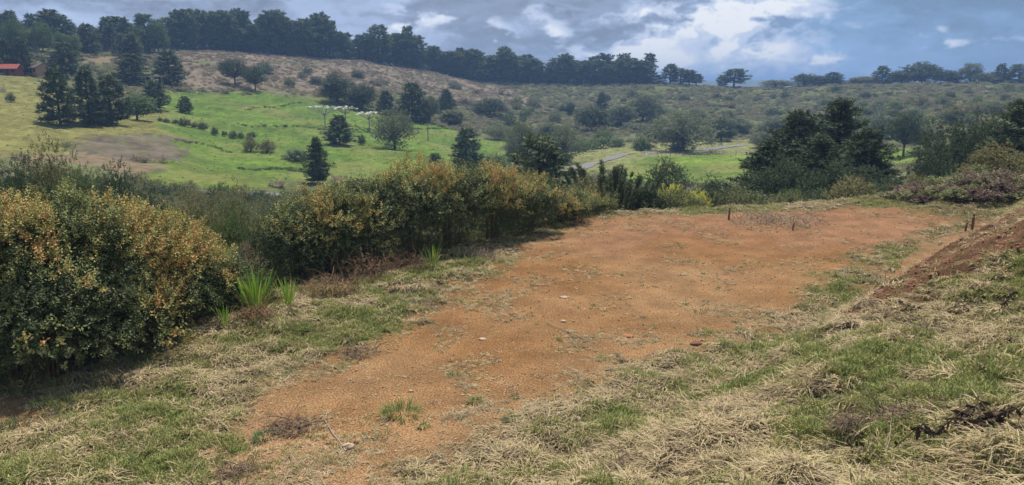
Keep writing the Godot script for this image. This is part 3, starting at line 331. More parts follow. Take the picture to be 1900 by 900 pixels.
	["shrub", 1, "mid_leaf", "slope_shrub", 2.2, 355.3, 4.1, 6.0, "large fresh green rounded shrub on the green scrub slope behind the valley", "shrub", "large fresh green shrubs dotting the green scrub slope"],
	["shrub", 3, "dark_leaf", "slope_shrub", 8.8, 334.7, 2.3, 3.3, "small dark green rounded shrub on the green scrub slope behind the valley", "shrub", "small dark green shrubs dotting the green scrub slope"],
	["shrub", 1, "grey_green", "slope_shrub", 10.3, 269.0, 2.4, 3.6, "small grey-green rounded shrub on the green scrub slope behind the valley", "shrub", "small grey-green shrubs dotting the green scrub slope"],
	["shrub", 3, "dark_leaf", "slope_shrub", 89.9, 307.5, 3.8, 5.6, "large dark green rounded shrub on the green scrub slope behind the valley", "shrub", "large dark green shrubs dotting the green scrub slope"],
	["shrub", 1, "mid_leaf", "slope_shrub", 41.8, 312.4, 2.6, 5.1, "large fresh green rounded shrub on the green scrub slope behind the valley", "shrub", "large fresh green shrubs dotting the green scrub slope"],
	["shrub", 1, "grey_green", "slope_shrub", 59.3, 307.0, 4.2, 6.0, "large grey-green rounded shrub on the green scrub slope behind the valley", "shrub", "large grey-green shrubs dotting the green scrub slope"],
	["shrub", 3, "grey_green", "slope_shrub", 127.0, 385.5, 2.8, 5.0, "large grey-green rounded shrub on the green scrub slope behind the valley", "shrub", "large grey-green shrubs dotting the green scrub slope"],
	["shrub", 3, "dark_leaf", "slope_shrub", 12.8, 350.1, 1.9, 2.5, "small dark green rounded shrub on the green scrub slope behind the valley", "shrub", "small dark green shrubs dotting the green scrub slope"],
	["shrub", 0, "olive", "slope_shrub", 77.1, 307.9, 2.6, 4.4, "olive rounded shrub on the green scrub slope behind the valley", "shrub", "olive shrubs dotting the green scrub slope"],
	["shrub", 3, "olive", "slope_shrub", 32.1, 274.1, 2.9, 5.4, "large olive rounded shrub on the green scrub slope behind the valley", "shrub", "large olive shrubs dotting the green scrub slope"],
	["shrub", 3, "grey_green", "slope_shrub", 54.5, 287.4, 1.9, 3.8, "grey-green rounded shrub on the green scrub slope behind the valley", "shrub", "grey-green shrubs dotting the green scrub slope"],
	["shrub", 3, "dark_leaf", "slope_shrub", 46.6, 339.7, 3.1, 5.8, "large dark green rounded shrub on the green scrub slope behind the valley", "shrub", "large dark green shrubs dotting the green scrub slope"],
	["shrub", 0, "dark_leaf", "slope_shrub", 110.4, 401.7, 3.0, 4.6, "dark green rounded shrub on the green scrub slope behind the valley", "shrub", "dark green shrubs dotting the green scrub slope"],
	["shrub", 1, "mid_leaf", "slope_shrub", 76.8, 391.4, 3.0, 5.4, "large fresh green rounded shrub on the green scrub slope behind the valley", "shrub", "large fresh green shrubs dotting the green scrub slope"],
	["shrub", 0, "grey_green", "slope_shrub", 86.0, 295.3, 2.5, 3.7, "grey-green rounded shrub on the green scrub slope behind the valley", "shrub", "grey-green shrubs dotting the green scrub slope"],
	["shrub", 3, "mid_leaf", "slope_shrub", 91.0, 307.4, 1.5, 2.8, "small fresh green rounded shrub on the green scrub slope behind the valley", "shrub", "small fresh green shrubs dotting the green scrub slope"],
	["shrub", 0, "grey_green", "slope_shrub", 31.8, 339.7, 3.7, 5.0, "grey-green rounded shrub on the green scrub slope behind the valley", "shrub", "grey-green shrubs dotting the green scrub slope"],
	["shrub", 2, "grey_green", "slope_shrub", 49.0, 287.8, 2.7, 5.8, "large grey-green rounded shrub on the green scrub slope behind the valley", "shrub", "large grey-green shrubs dotting the green scrub slope"],
	["shrub", 0, "mid_leaf", "slope_shrub", 40.9, 342.5, 2.3, 3.1, "small fresh green rounded shrub on the green scrub slope behind the valley", "shrub", "small fresh green shrubs dotting the green scrub slope"],
	["shrub", 0, "olive", "slope_shrub", 104.4, 353.7, 2.0, 2.9, "small olive rounded shrub on the green scrub slope behind the valley", "shrub", "small olive shrubs dotting the green scrub slope"],
	["shrub", 1, "grey_green", "slope_shrub", 64.3, 398.3, 4.6, 6.4, "large grey-green rounded shrub on the green scrub slope behind the valley", "shrub", "large grey-green shrubs dotting the green scrub slope"],
	["shrub", 2, "grey_green", "slope_shrub", 32.1, 335.3, 3.7, 6.1, "large grey-green rounded shrub on the green scrub slope behind the valley", "shrub", "large grey-green shrubs dotting the green scrub slope"],
	["shrub", 1, "mid_leaf", "slope_shrub", 5.9, 316.5, 3.8, 6.0, "large fresh green rounded shrub on the green scrub slope behind the valley", "shrub", "large fresh green shrubs dotting the green scrub slope"],
	["shrub", 2, "mid_leaf", "slope_shrub", 44.3, 341.2, 2.2, 3.0, "small fresh green rounded shrub on the green scrub slope behind the valley", "shrub", "small fresh green shrubs dotting the green scrub slope"],
	["shrub", 0, "grey_green", "slope_shrub", 32.8, 347.5, 2.5, 4.9, "grey-green rounded shrub on the green scrub slope behind the valley", "shrub", "grey-green shrubs dotting the green scrub slope"],
	["shrub", 0, "grey_green", "slope_shrub", 44.0, 304.0, 1.3, 2.7, "small grey-green rounded shrub on the green scrub slope behind the valley", "shrub", "small grey-green shrubs dotting the green scrub slope"],
	["shrub", 0, "dark_leaf", "slope_shrub", 4.4, 301.5, 2.1, 3.6, "dark green rounded shrub on the green scrub slope behind the valley", "shrub", "dark green shrubs dotting the green scrub slope"],
	["shrub", 3, "grey_green", "slope_shrub", 27.9, 306.0, 3.2, 4.6, "grey-green rounded shrub on the green scrub slope behind the valley", "shrub", "grey-green shrubs dotting the green scrub slope"],
	["shrub", 2, "mid_leaf", "slope_shrub", 60.3, 291.7, 2.3, 3.2, "small fresh green rounded shrub on the green scrub slope behind the valley", "shrub", "small fresh green shrubs dotting the green scrub slope"],
	["shrub", 0, "olive", "slope_shrub", 5.5, 325.2, 2.0, 3.6, "small olive rounded shrub on the green scrub slope behind the valley", "shrub", "small olive shrubs dotting the green scrub slope"],
	["shrub", 3, "grey_green", "slope_shrub", 78.6, 268.9, 1.7, 3.0, "small grey-green rounded shrub on the green scrub slope behind the valley", "shrub", "small grey-green shrubs dotting the green scrub slope"],
	["shrub", 2, "mid_leaf", "slope_shrub", 13.5, 268.4, 1.3, 2.5, "small fresh green rounded shrub on the green scrub slope behind the valley", "shrub", "small fresh green shrubs dotting the green scrub slope"],
	["shrub", 0, "mid_leaf", "slope_shrub", 70.4, 342.1, 2.7, 5.0, "fresh green rounded shrub on the green scrub slope behind the valley", "shrub", "fresh green shrubs dotting the green scrub slope"],
	["shrub", 3, "dark_leaf", "slope_shrub", -0.5, 275.4, 3.7, 5.1, "large dark green rounded shrub on the green scrub slope behind the valley", "shrub", "large dark green shrubs dotting the green scrub slope"],
	["shrub", 2, "grey_green", "slope_shrub", 89.9, 404.9, 1.4, 3.0, "small grey-green rounded shrub on the green scrub slope behind the valley", "shrub", "small grey-green shrubs dotting the green scrub slope"],
	["shrub", 0, "grey_green", "slope_shrub", 36.9, 350.5, 3.0, 5.9, "large grey-green rounded shrub on the green scrub slope behind the valley", "shrub", "large grey-green shrubs dotting the green scrub slope"],
	["shrub", 2, "dark_leaf", "slope_shrub", -0.9, 314.3, 2.3, 3.3, "small dark green rounded shrub on the green scrub slope behind the valley", "shrub", "small dark green shrubs dotting the green scrub slope"],
	["shrub", 1, "grey_green", "slope_shrub", 21.3, 332.5, 1.3, 2.6, "small grey-green rounded shrub on the green scrub slope behind the valley", "shrub", "small grey-green shrubs dotting the green scrub slope"],
	["shrub", 2, "grey_green", "slope_shrub", 90.3, 390.3, 4.2, 6.1, "large grey-green rounded shrub on the green scrub slope behind the valley", "shrub", "large grey-green shrubs dotting the green scrub slope"],
	["shrub", 3, "grey_green", "slope_shrub", 28.4, 373.7, 1.8, 3.6, "small grey-green rounded shrub on the green scrub slope behind the valley", "shrub", "small grey-green shrubs dotting the green scrub slope"],
	["shrub", 3, "olive", "slope_shrub", 81.1, 335.4, 1.8, 2.5, "small olive rounded shrub on the green scrub slope behind the valley", "shrub", "small olive shrubs dotting the green scrub slope"],
	["shrub", 1, "grey_green", "slope_shrub", 87.2, 301.7, 3.1, 5.4, "large grey-green rounded shrub on the green scrub slope behind the valley", "shrub", "large grey-green shrubs dotting the green scrub slope"],
	["shrub", 0, "olive", "slope_shrub", 68.6, 362.5, 1.6, 2.6, "small olive rounded shrub on the green scrub slope behind the valley", "shrub", "small olive shrubs dotting the green scrub slope"],
	["shrub", 1, "olive", "slope_shrub", 10.7, 378.6, 2.6, 3.5, "small olive rounded shrub on the green scrub slope behind the valley", "shrub", "small olive shrubs dotting the green scrub slope"],
	["shrub", 2, "grey_green", "slope_shrub", 46.6, 292.6, 3.3, 5.5, "large grey-green rounded shrub on the green scrub slope behind the valley", "shrub", "large grey-green shrubs dotting the green scrub slope"],
	["shrub", 2, "grey_green", "slope_shrub", 40.1, 361.7, 2.0, 3.4, "small grey-green rounded shrub on the green scrub slope behind the valley", "shrub", "small grey-green shrubs dotting the green scrub slope"],
	["shrub", 2, "grey_green", "slope_shrub", 74.1, 322.4, 1.6, 3.3, "small grey-green rounded shrub on the green scrub slope behind the valley", "shrub", "small grey-green shrubs dotting the green scrub slope"],
	["shrub", 2, "dark_leaf", "slope_shrub", 23.9, 342.8, 3.6, 5.1, "large dark green rounded shrub on the green scrub slope behind the valley", "shrub", "large dark green shrubs dotting the green scrub slope"],
	["shrub", 3, "grey_green", "slope_shrub", 108.0, 276.2, 1.6, 3.2, "small grey-green rounded shrub on the scrub slope behind the firs at right", "shrub", "small grey-green shrubs dotting the right scrub slope"],
	["shrub", 1, "grey_green", "slope_shrub", 154.3, 312.8, 2.2, 3.5, "small grey-green rounded shrub on the scrub slope behind the firs at right", "shrub", "small grey-green shrubs dotting the right scrub slope"],
	["shrub", 3, "olive", "slope_shrub", 137.1, 220.8, 3.8, 5.2, "large olive rounded shrub on the scrub slope behind the firs at right", "shrub", "large olive shrubs dotting the right scrub slope"],
	["shrub", 1, "dark_leaf", "slope_shrub", 222.6, 326.1, 1.7, 2.6, "small dark green rounded shrub on the scrub slope behind the firs at right", "shrub", "small dark green shrubs dotting the right scrub slope"],
	["shrub", 2, "grey_green", "slope_shrub", 149.6, 333.3, 2.1, 4.4, "grey-green rounded shrub on the scrub slope behind the firs at right", "shrub", "grey-green shrubs dotting the right scrub slope"],
	["shrub", 0, "grey_green", "slope_shrub", 135.2, 272.0, 2.4, 3.3, "small grey-green rounded shrub on the scrub slope behind the firs at right", "shrub", "small grey-green shrubs dotting the right scrub slope"],
	["shrub", 2, "dark_leaf", "slope_shrub", 122.8, 303.5, 1.9, 3.3, "small dark green rounded shrub on the scrub slope behind the firs at right", "shrub", "small dark green shrubs dotting the right scrub slope"],
	["shrub", 1, "grey_green", "slope_shrub", 205.2, 313.3, 1.8, 3.9, "grey-green rounded shrub on the scrub slope behind the firs at right", "shrub", "grey-green shrubs dotting the right scrub slope"],
	["shrub", 2, "mid_leaf", "slope_shrub", 144.3, 343.6, 2.9, 6.1, "large fresh green rounded shrub on the scrub slope behind the firs at right", "shrub", "large fresh green shrubs dotting the right scrub slope"],
	["shrub", 0, "mid_leaf", "slope_shrub", 106.2, 220.5, 2.8, 4.1, "fresh green rounded shrub on the scrub slope behind the firs at right", "shrub", "fresh green shrubs dotting the right scrub slope"],
	["shrub", 2, "grey_green", "slope_shrub", 142.5, 211.1, 1.5, 2.7, "small grey-green rounded shrub on the scrub slope behind the firs at right", "shrub", "small grey-green shrubs dotting the right scrub slope"],
	["shrub", 1, "grey_green", "slope_shrub", 159.6, 275.8, 3.6, 5.0, "grey-green rounded shrub on the scrub slope behind the firs at right", "shrub", "grey-green shrubs dotting the right scrub slope"],
	["shrub", 0, "dark_leaf", "slope_shrub", 131.6, 223.4, 2.8, 5.3, "large dark green rounded shrub on the scrub slope behind the firs at right", "shrub", "large dark green shrubs dotting the right scrub slope"],
	["shrub", 3, "dark_leaf", "slope_shrub", 162.5, 238.2, 2.6, 4.4, "dark green rounded shrub on the scrub slope behind the firs at right", "shrub", "dark green shrubs dotting the right scrub slope"],
	["shrub", 2, "dark_leaf", "slope_shrub", 132.3, 257.9, 2.3, 3.5, "small dark green rounded shrub on the scrub slope behind the firs at right", "shrub", "small dark green shrubs dotting the right scrub slope"],
	["shrub", 3, "mid_leaf", "slope_shrub", 154.8, 371.8, 1.8, 3.0, "small fresh green rounded shrub on the scrub slope behind the firs at right", "shrub", "small fresh green shrubs dotting the right scrub slope"],
	["shrub", 1, "mid_leaf", "slope_shrub", 120.4, 194.6, 2.3, 3.1, "small fresh green rounded shrub on the scrub slope behind the firs at right", "shrub", "small fresh green shrubs dotting the right scrub slope"],
	["shrub", 3, "mid_leaf", "slope_shrub", 122.8, 197.0, 2.0, 2.8, "small fresh green rounded shrub on the scrub slope behind the firs at right", "shrub", "small fresh green shrubs dotting the right scrub slope"],
	["shrub", 2, "mid_leaf", "slope_shrub", 129.8, 193.0, 2.5, 3.8, "fresh green rounded shrub on the scrub slope behind the firs at right", "shrub", "fresh green shrubs dotting the right scrub slope"],
	["shrub", 2, "grey_green", "slope_shrub", 154.1, 227.0, 2.1, 4.5, "grey-green rounded shrub on the scrub slope behind the firs at right", "shrub", "grey-green shrubs dotting the right scrub slope"],
	["shrub", 1, "grey_green", "slope_shrub", 172.6, 256.2, 2.3, 4.5, "grey-green rounded shrub on the scrub slope behind the firs at right", "shrub", "grey-green shrubs dotting the right scrub slope"],
	["shrub", 3, "dark_leaf", "slope_shrub", 176.7, 266.5, 2.4, 3.7, "dark green rounded shrub on the scrub slope behind the firs at right", "shrub", "dark green shrubs dotting the right scrub slope"],
	["shrub", 3, "olive", "slope_shrub", 116.4, 214.9, 2.3, 4.4, "olive rounded shrub on the scrub slope behind the firs at right", "shrub", "olive shrubs dotting the right scrub slope"],
	["shrub", 1, "dark_leaf", "slope_shrub", 179.1, 384.9, 1.6, 3.0, "small dark green rounded shrub on the scrub slope behind the firs at right", "shrub", "small dark green shrubs dotting the right scrub slope"],
	["shrub", 2, "dark_leaf", "slope_shrub", 114.7, 187.5, 1.9, 3.9, "dark green rounded shrub on the scrub slope behind the firs at right", "shrub", "dark green shrubs dotting the right scrub slope"],
	["shrub", 0, "olive", "slope_shrub", 165.4, 309.5, 2.3, 4.6, "olive rounded shrub on the scrub slope behind the firs at right", "shrub", "olive shrubs dotting the right scrub slope"],
	["shrub", 1, "dark_leaf", "slope_shrub", 194.1, 317.2, 2.3, 4.3, "dark green rounded shrub on the scrub slope behind the firs at right", "shrub", "dark green shrubs dotting the right scrub slope"],
	["shrub", 3, "mid_leaf", "slope_shrub", 213.9, 320.5, 2.7, 6.1, "large fresh green rounded shrub on the scrub slope behind the firs at right", "shrub", "large fresh green shrubs dotting the right scrub slope"],
	["shrub", 0, "grey_green", "slope_shrub", 101.1, 232.8, 2.4, 5.4, "large grey-green rounded shrub on the scrub slope behind the firs at right", "shrub", "large grey-green shrubs dotting the right scrub slope"],
	["shrub", 2, "dark_leaf", "slope_shrub", 135.3, 302.0, 4.6, 6.1, "large dark green rounded shrub on the scrub slope behind the firs at right", "shrub", "large dark green shrubs dotting the right scrub slope"],
	["shrub", 0, "mid_leaf", "slope_shrub", 160.4, 300.9, 1.7, 2.8, "small fresh green rounded shrub on the scrub slope behind the firs at right", "shrub", "small fresh green shrubs dotting the right scrub slope"],
	["shrub", 0, "olive", "slope_shrub", 105.5, 233.5, 2.3, 4.4, "olive rounded shrub on the scrub slope behind the firs at right", "shrub", "olive shrubs dotting the right scrub slope"],
	["shrub", 3, "grey_green", "slope_shrub", 172.1, 353.9, 2.1, 3.5, "small grey-green rounded shrub on the scrub slope behind the firs at right", "shrub", "small grey-green shrubs dotting the right scrub slope"],
	["shrub", 1, "olive", "slope_shrub", 134.0, 232.3, 2.3, 4.6, "olive rounded shrub on the scrub slope behind the firs at right", "shrub", "olive shrubs dotting the right scrub slope"],
	["shrub", 3, "grey_green", "slope_shrub", 138.7, 396.2, 2.3, 4.1, "grey-green rounded shrub on the scrub slope behind the firs at right", "shrub", "grey-green shrubs dotting the right scrub slope"],
	["shrub", 1, "dark_leaf", "slope_shrub", 142.1, 336.9, 3.2, 4.5, "dark green rounded shrub on the scrub slope behind the firs at right", "shrub", "dark green shrubs dotting the right scrub slope"],
	["shrub", 2, "grey_green", "slope_shrub", 179.7, 354.4, 2.1, 2.8, "small grey-green rounded shrub on the scrub slope behind the firs at right", "shrub", "small grey-green shrubs dotting the right scrub slope"],
	["shrub", 1, "grey_green", "slope_shrub", 127.3, 258.2, 2.0, 4.4, "grey-green rounded shrub on the scrub slope behind the firs at right", "shrub", "grey-green shrubs dotting the right scrub slope"],
	["shrub", 2, "dark_leaf", "slope_shrub", 116.4, 236.8, 2.5, 4.9, "dark green rounded shrub on the scrub slope behind the firs at right", "shrub", "dark green shrubs dotting the right scrub slope"],
	["shrub", 3, "mid_leaf", "slope_shrub", 115.7, 318.1, 2.0, 3.2, "small fresh green rounded shrub on the scrub slope behind the firs at right", "shrub", "small fresh green shrubs dotting the right scrub slope"],
	["shrub", 3, "olive", "slope_shrub", 156.6, 244.1, 1.5, 3.2, "small olive rounded shrub on the scrub slope behind the firs at right", "shrub", "small olive shrubs dotting the right scrub slope"],
	["shrub", 1, "olive", "slope_shrub", 178.4, 355.3, 2.1, 4.3, "olive rounded shrub on the scrub slope behind the firs at right", "shrub", "olive shrubs dotting the right scrub slope"],
	["shrub", 0, "grey_green", "slope_shrub", 121.6, 276.6, 4.1, 6.1, "large grey-green rounded shrub on the scrub slope behind the firs at right", "shrub", "large grey-green shrubs dotting the right scrub slope"],
	["shrub", 3, "mid_leaf", "slope_shrub", 117.7, 249.1, 3.3, 5.9, "large fresh green rounded shrub on the scrub slope behind the firs at right", "shrub", "large fresh green shrubs dotting the right scrub slope"],
	["shrub", 1, "grey_green", "slope_shrub", 136.9, 315.5, 4.2, 6.3, "large grey-green rounded shrub on the scrub slope behind the firs at right", "shrub", "large grey-green shrubs dotting the right scrub slope"],
	["shrub", 1, "grey_green", "slope_shrub", 215.3, 325.0, 4.4, 6.0, "large grey-green rounded shrub on the scrub slope behind the firs at right", "shrub", "large grey-green shrubs dotting the right scrub slope"],
	["shrub", 3, "grey_green", "slope_shrub", 136.8, 278.9, 4.5, 6.1, "large grey-green rounded shrub on the scrub slope behind the firs at right", "shrub", "large grey-green shrubs dotting the right scrub slope"],
	["shrub", 2, "mid_leaf", "slope_shrub", 143.7, 305.9, 3.5, 4.8, "fresh green rounded shrub on the scrub slope behind the firs at right", "shrub", "fresh green shrubs dotting the right scrub slope"],
	["shrub", 3, "olive", "slope_shrub", 141.3, 305.6, 2.0, 3.6, "olive rounded shrub on the scrub slope behind the firs at right", "shrub", "olive shrubs dotting the right scrub slope"],
	["shrub", 2, "mid_leaf", "slope_shrub", 105.5, 248.9, 3.1, 6.1, "large fresh green rounded shrub on the scrub slope behind the firs at right", "shrub", "large fresh green shrubs dotting the right scrub slope"],
	["shrub", 1, "olive", "slope_shrub", 159.0, 282.4, 2.3, 3.7, "olive rounded shrub on the scrub slope behind the firs at right", "shrub", "olive shrubs dotting the right scrub slope"],
	["shrub", 1, "mid_leaf", "slope_shrub", 143.0, 276.8, 3.8, 5.2, "large fresh green rounded shrub on the scrub slope behind the firs at right", "shrub", "large fresh green shrubs dotting the right scrub slope"],
	["shrub", 0, "grey_green", "slope_shrub", 119.7, 241.3, 4.3, 6.2, "large grey-green rounded shrub on the scrub slope behind the firs at right", "shrub", "large grey-green shrubs dotting the right scrub slope"],
	["shrub", 0, "dark_leaf", "slope_shrub", 179.0, 304.9, 2.8, 4.2, "dark green rounded shrub on the scrub slope behind the firs at right", "shrub", "dark green shrubs dotting the right scrub slope"],
	["shrub", 2, "grey_green", "slope_shrub", 130.2, 240.0, 4.1, 5.6, "large grey-green rounded shrub on the scrub slope behind the firs at right", "shrub", "large grey-green shrubs dotting the right scrub slope"],
	["shrub", 1, "grey_green", "slope_shrub", 117.9, 202.3, 1.9, 3.0, "small grey-green rounded shrub on the scrub slope behind the firs at right", "shrub", "small grey-green shrubs dotting the right scrub slope"],
	["shrub", 2, "olive", "slope_shrub", 133.4, 220.5, 4.2, 6.4, "large olive rounded shrub on the scrub slope behind the firs at right", "shrub", "large olive shrubs dotting the right scrub slope"],
	["shrub", 3, "grey_green", "slope_shrub", 134.2, 325.9, 1.7, 3.1, "small grey-green rounded shrub on the scrub slope behind the firs at right", "shrub", "small grey-green shrubs dotting the right scrub slope"],
	["shrub", 2, "olive", "slope_shrub", 128.5, 230.2, 2.1, 3.8, "olive rounded shrub on the scrub slope behind the firs at right", "shrub", "olive shrubs dotting the right scrub slope"],
	["shrub", 1, "grey_green", "slope_shrub", 138.9, 203.4, 2.3, 4.4, "grey-green rounded shrub on the scrub slope behind the firs at right", "shrub", "grey-green shrubs dotting the right scrub slope"],
	["shrub", 3, "grey_green", "slope_shrub", 144.8, 395.6, 3.6, 4.8, "grey-green rounded shrub on the scrub slope behind the firs at right", "shrub", "grey-green shrubs dotting the right scrub slope"],
	["shrub", 3, "mid_leaf", "slope_shrub", 120.1, 214.6, 3.0, 6.4, "large fresh green rounded shrub on the scrub slope behind the firs at right", "shrub", "large fresh green shrubs dotting the right scrub slope"],
	["shrub", 0, "olive", "slope_shrub", 161.0, 292.9, 3.6, 5.1, "large olive rounded shrub on the scrub slope behind the firs at right", "shrub", "large olive shrubs dotting the right scrub slope"],
	["shrub", 0, "dark_leaf", "slope_shrub", 128.3, 186.5, 3.0, 5.0, "large dark green rounded shrub on the scrub slope behind the firs at right", "shrub", "large dark green shrubs dotting the right scrub slope"],
	["shrub", 1, "grey_green", "slope_shrub", 207.1, 317.1, 2.5, 3.6, "grey-green rounded shrub on the scrub slope behind the firs at right", "shrub", "grey-green shrubs dotting the right scrub slope"],
	["shrub", 3, "dark_leaf", "slope_shrub", 167.2, 352.6, 3.6, 5.5, "large dark green rounded shrub on the scrub slope behind the firs at right", "shrub", "large dark green shrubs dotting the right scrub slope"],
	["shrub", 1, "dark_leaf", "slope_shrub", 171.7, 395.7, 3.0, 4.9, "dark green rounded shrub on the scrub slope behind the firs at right", "shrub", "dark green shrubs dotting the right scrub slope"],
	["shrub", 1, "grey_green", "slope_shrub", 151.3, 232.1, 2.2, 4.5, "grey-green rounded shrub on the scrub slope behind the firs at right", "shrub", "grey-green shrubs dotting the right scrub slope"],
	["shrub", 0, "mid_leaf", "slope_shrub", 151.6, 297.5, 3.3, 5.1, "large fresh green rounded shrub on the scrub slope behind the firs at right", "shrub", "large fresh green shrubs dotting the right scrub slope"],
	["shrub", 3, "grey_green", "slope_shrub", 154.2, 275.6, 2.4, 3.6, "small grey-green rounded shrub on the scrub slope behind the firs at right", "shrub", "small grey-green shrubs dotting the right scrub slope"],
	["shrub", 3, "mid_leaf", "slope_shrub", 106.2, 217.3, 2.9, 4.9, "fresh green rounded shrub on the scrub slope behind the firs at right", "shrub", "fresh green shrubs dotting the right scrub slope"],
	["shrub", 0, "mid_leaf", "slope_shrub", 167.5, 268.3, 2.8, 3.9, "fresh green rounded shrub on the scrub slope behind the firs at right", "shrub", "fresh green shrubs dotting the right scrub slope"],
	["shrub", 1, "grey_green", "slope_shrub", 111.6, 318.2, 3.9, 5.9, "large grey-green rounded shrub on the scrub slope behind the firs at right", "shrub", "large grey-green shrubs dotting the right scrub slope"],
	["shrub", 3, "olive", "slope_shrub", 153.4, 259.4, 2.3, 3.1, "small olive rounded shrub on the scrub slope behind the firs at right", "shrub", "small olive shrubs dotting the right scrub slope"],
	["shrub", 0, "grey_green", "slope_shrub", 142.5, 310.5, 2.0, 3.0, "small grey-green rounded shrub on the scrub slope behind the firs at right", "shrub", "small grey-green shrubs dotting the right scrub slope"],
	["shrub", 3, "dark_leaf", "slope_shrub", -69.6, 338.5, 4.1, 6.1, "large dark green shrub on the brown felled slope below the pine row", "shrub", "large dark green shrubs dotting the felled slope"],
	["shrub", 0, "grey_green", "slope_shrub", -86.1, 307.6, 2.9, 4.0, "grey-green shrub on the brown felled slope below the pine row", "shrub", "grey-green shrubs dotting the felled slope"],
	["shrub", 3, "pale_brown", "slope_shrub", -15.0, 336.5, 2.6, 3.6, "small pale brown shrub on the brown felled slope below the pine row", "shrub", "small pale brown shrubs dotting the felled slope"],
	["shrub", 1, "grey_green", "slope_shrub", -57.6, 335.6, 2.2, 4.9, "grey-green shrub on the brown felled slope below the pine row", "shrub", "grey-green shrubs dotting the felled slope"],
	["shrub", 2, "pale_brown", "slope_shrub", -76.2, 320.1, 4.0, 5.9, "large pale brown shrub on the brown felled slope below the pine row", "shrub", "large pale brown shrubs dotting the felled slope"],
	["shrub", 2, "grey_green", "slope_shrub", -65.0, 302.7, 2.2, 4.3, "grey-green shrub on the brown felled slope below the pine row", "shrub", "grey-green shrubs dotting the felled slope"],
	["shrub", 0, "grey_green", "slope_shrub", -29.7, 381.4, 3.7, 6.0, "large grey-green shrub on the brown felled slope below the pine row", "shrub", "large grey-green shrubs dotting the felled slope"],
	["shrub", 1, "grey_green", "slope_shrub", -26.8, 379.4, 1.9, 3.0, "small grey-green shrub on the brown felled slope below the pine row", "shrub", "small grey-green shrubs dotting the felled slope"],
	["shrub", 0, "grey_green", "slope_shrub", -18.7, 331.6, 2.7, 4.0, "grey-green shrub on the brown felled slope below the pine row", "shrub", "grey-green shrubs dotting the felled slope"],
	["shrub", 3, "dark_leaf", "slope_shrub", -39.8, 329.9, 2.2, 3.6, "small dark green shrub on the brown felled slope below the pine row", "shrub", "small dark green shrubs dotting the felled slope"],
	["shrub", 0, "grey_green", "slope_shrub", -99.1, 302.7, 4.2, 6.2, "large grey-green shrub on the brown felled slope below the pine row", "shrub", "large grey-green shrubs dotting the felled slope"],
	["shrub", 3, "dark_leaf", "slope_shrub", -77.3, 294.8, 2.7, 5.2, "large dark green shrub on the brown felled slope below the pine row", "shrub", "large dark green shrubs dotting the felled slope"],
	["shrub", 1, "grey_green", "slope_shrub", -93.6, 279.6, 2.4, 4.2, "grey-green shrub on the brown felled slope below the pine row", "shrub", "grey-green shrubs dotting the felled slope"],
	["shrub", 2, "pale_brown", "slope_shrub", -18.4, 380.0, 2.5, 4.6, "pale brown shrub on the brown felled slope below the pine row", "shrub", "pale brown shrubs dotting the felled slope"],
	["shrub", 2, "pale_brown", "slope_shrub", -93.6, 272.4, 2.4, 4.7, "pale brown shrub on the brown felled slope below the pine row", "shrub", "pale brown shrubs dotting the felled slope"],
	["shrub", 0, "dark_leaf", "slope_shrub", -77.8, 321.2, 1.7, 3.5, "small dark green shrub on the brown felled slope below the pine row", "shrub", "small dark green shrubs dotting the felled slope"],
	["shrub", 1, "dark_leaf", "slope_shrub", -43.0, 321.1, 2.7, 3.7, "dark green shrub on the brown felled slope below the pine row", "shrub", "dark green shrubs dotting the felled slope"],
	["shrub", 2, "grey_green", "slope_shrub", -10.6, 315.8, 2.0, 3.0, "small grey-green shrub on the brown felled slope below the pine row", "shrub", "small grey-green shrubs dotting the felled slope"],
	["shrub", 3, "grey_green", "slope_shrub", -87.9, 322.5, 2.9, 4.3, "grey-green shrub on the brown felled slope below the pine row", "shrub", "grey-green shrubs dotting the felled slope"],
	["shrub", 2, "pale_brown", "slope_shrub", -99.7, 303.7, 2.0, 3.1, "small pale brown shrub on the brown felled slope below the pine row", "shrub", "small pale brown shrubs dotting the felled slope"],
	["shrub", 2, "grey_green", "slope_shrub", -93.4, 272.0, 3.5, 6.3, "large grey-green shrub on the brown felled slope below the pine row", "shrub", "large grey-green shrubs dotting the felled slope"],
	["shrub", 3, "pale_brown", "slope_shrub", -101.9, 307.9, 4.0, 6.0, "large pale brown shrub on the brown felled slope below the pine row", "shrub", "large pale brown shrubs dotting the felled slope"],
	["shrub", 0, "pale_brown", "slope_shrub", -58.1, 325.1, 3.4, 4.5, "pale brown shrub on the brown felled slope below the pine row", "shrub", "pale brown shrubs dotting the felled slope"],
	["shrub", 0, "pale_brown", "slope_shrub", -29.3, 342.9, 2.8, 4.5, "pale brown shrub on the brown felled slope below the pine row", "shrub", "pale brown shrubs dotting the felled slope"],
	["shrub", 3, "grey_green", "slope_shrub", -82.5, 277.5, 3.3, 4.5, "grey-green shrub on the brown felled slope below the pine row", "shrub", "grey-green shrubs dotting the felled slope"],
	["shrub", 3, "dark_leaf", "slope_shrub", -5.8, 401.3, 1.9, 2.8, "small dark green shrub on the brown felled slope below the pine row", "shrub", "small dark green shrubs dotting the felled slope"],
	["shrub", 1, "dark_leaf", "slope_shrub", -61.4, 328.4, 1.5, 2.9, "small dark green shrub on the brown felled slope below the pine row", "shrub", "small dark green shrubs dotting the felled slope"],
	["shrub", 0, "dark_leaf", "slope_shrub", -2.0, 399.2, 1.4, 2.8, "small dark green shrub on the brown felled slope below the pine row", "shrub", "small dark green shrubs dotting the felled slope"],
	["shrub", 2, "pale_brown", "slope_shrub", -22.1, 332.9, 3.8, 6.0, "large pale brown shrub on the brown felled slope below the pine row", "shrub", "large pale brown shrubs dotting the felled slope"],
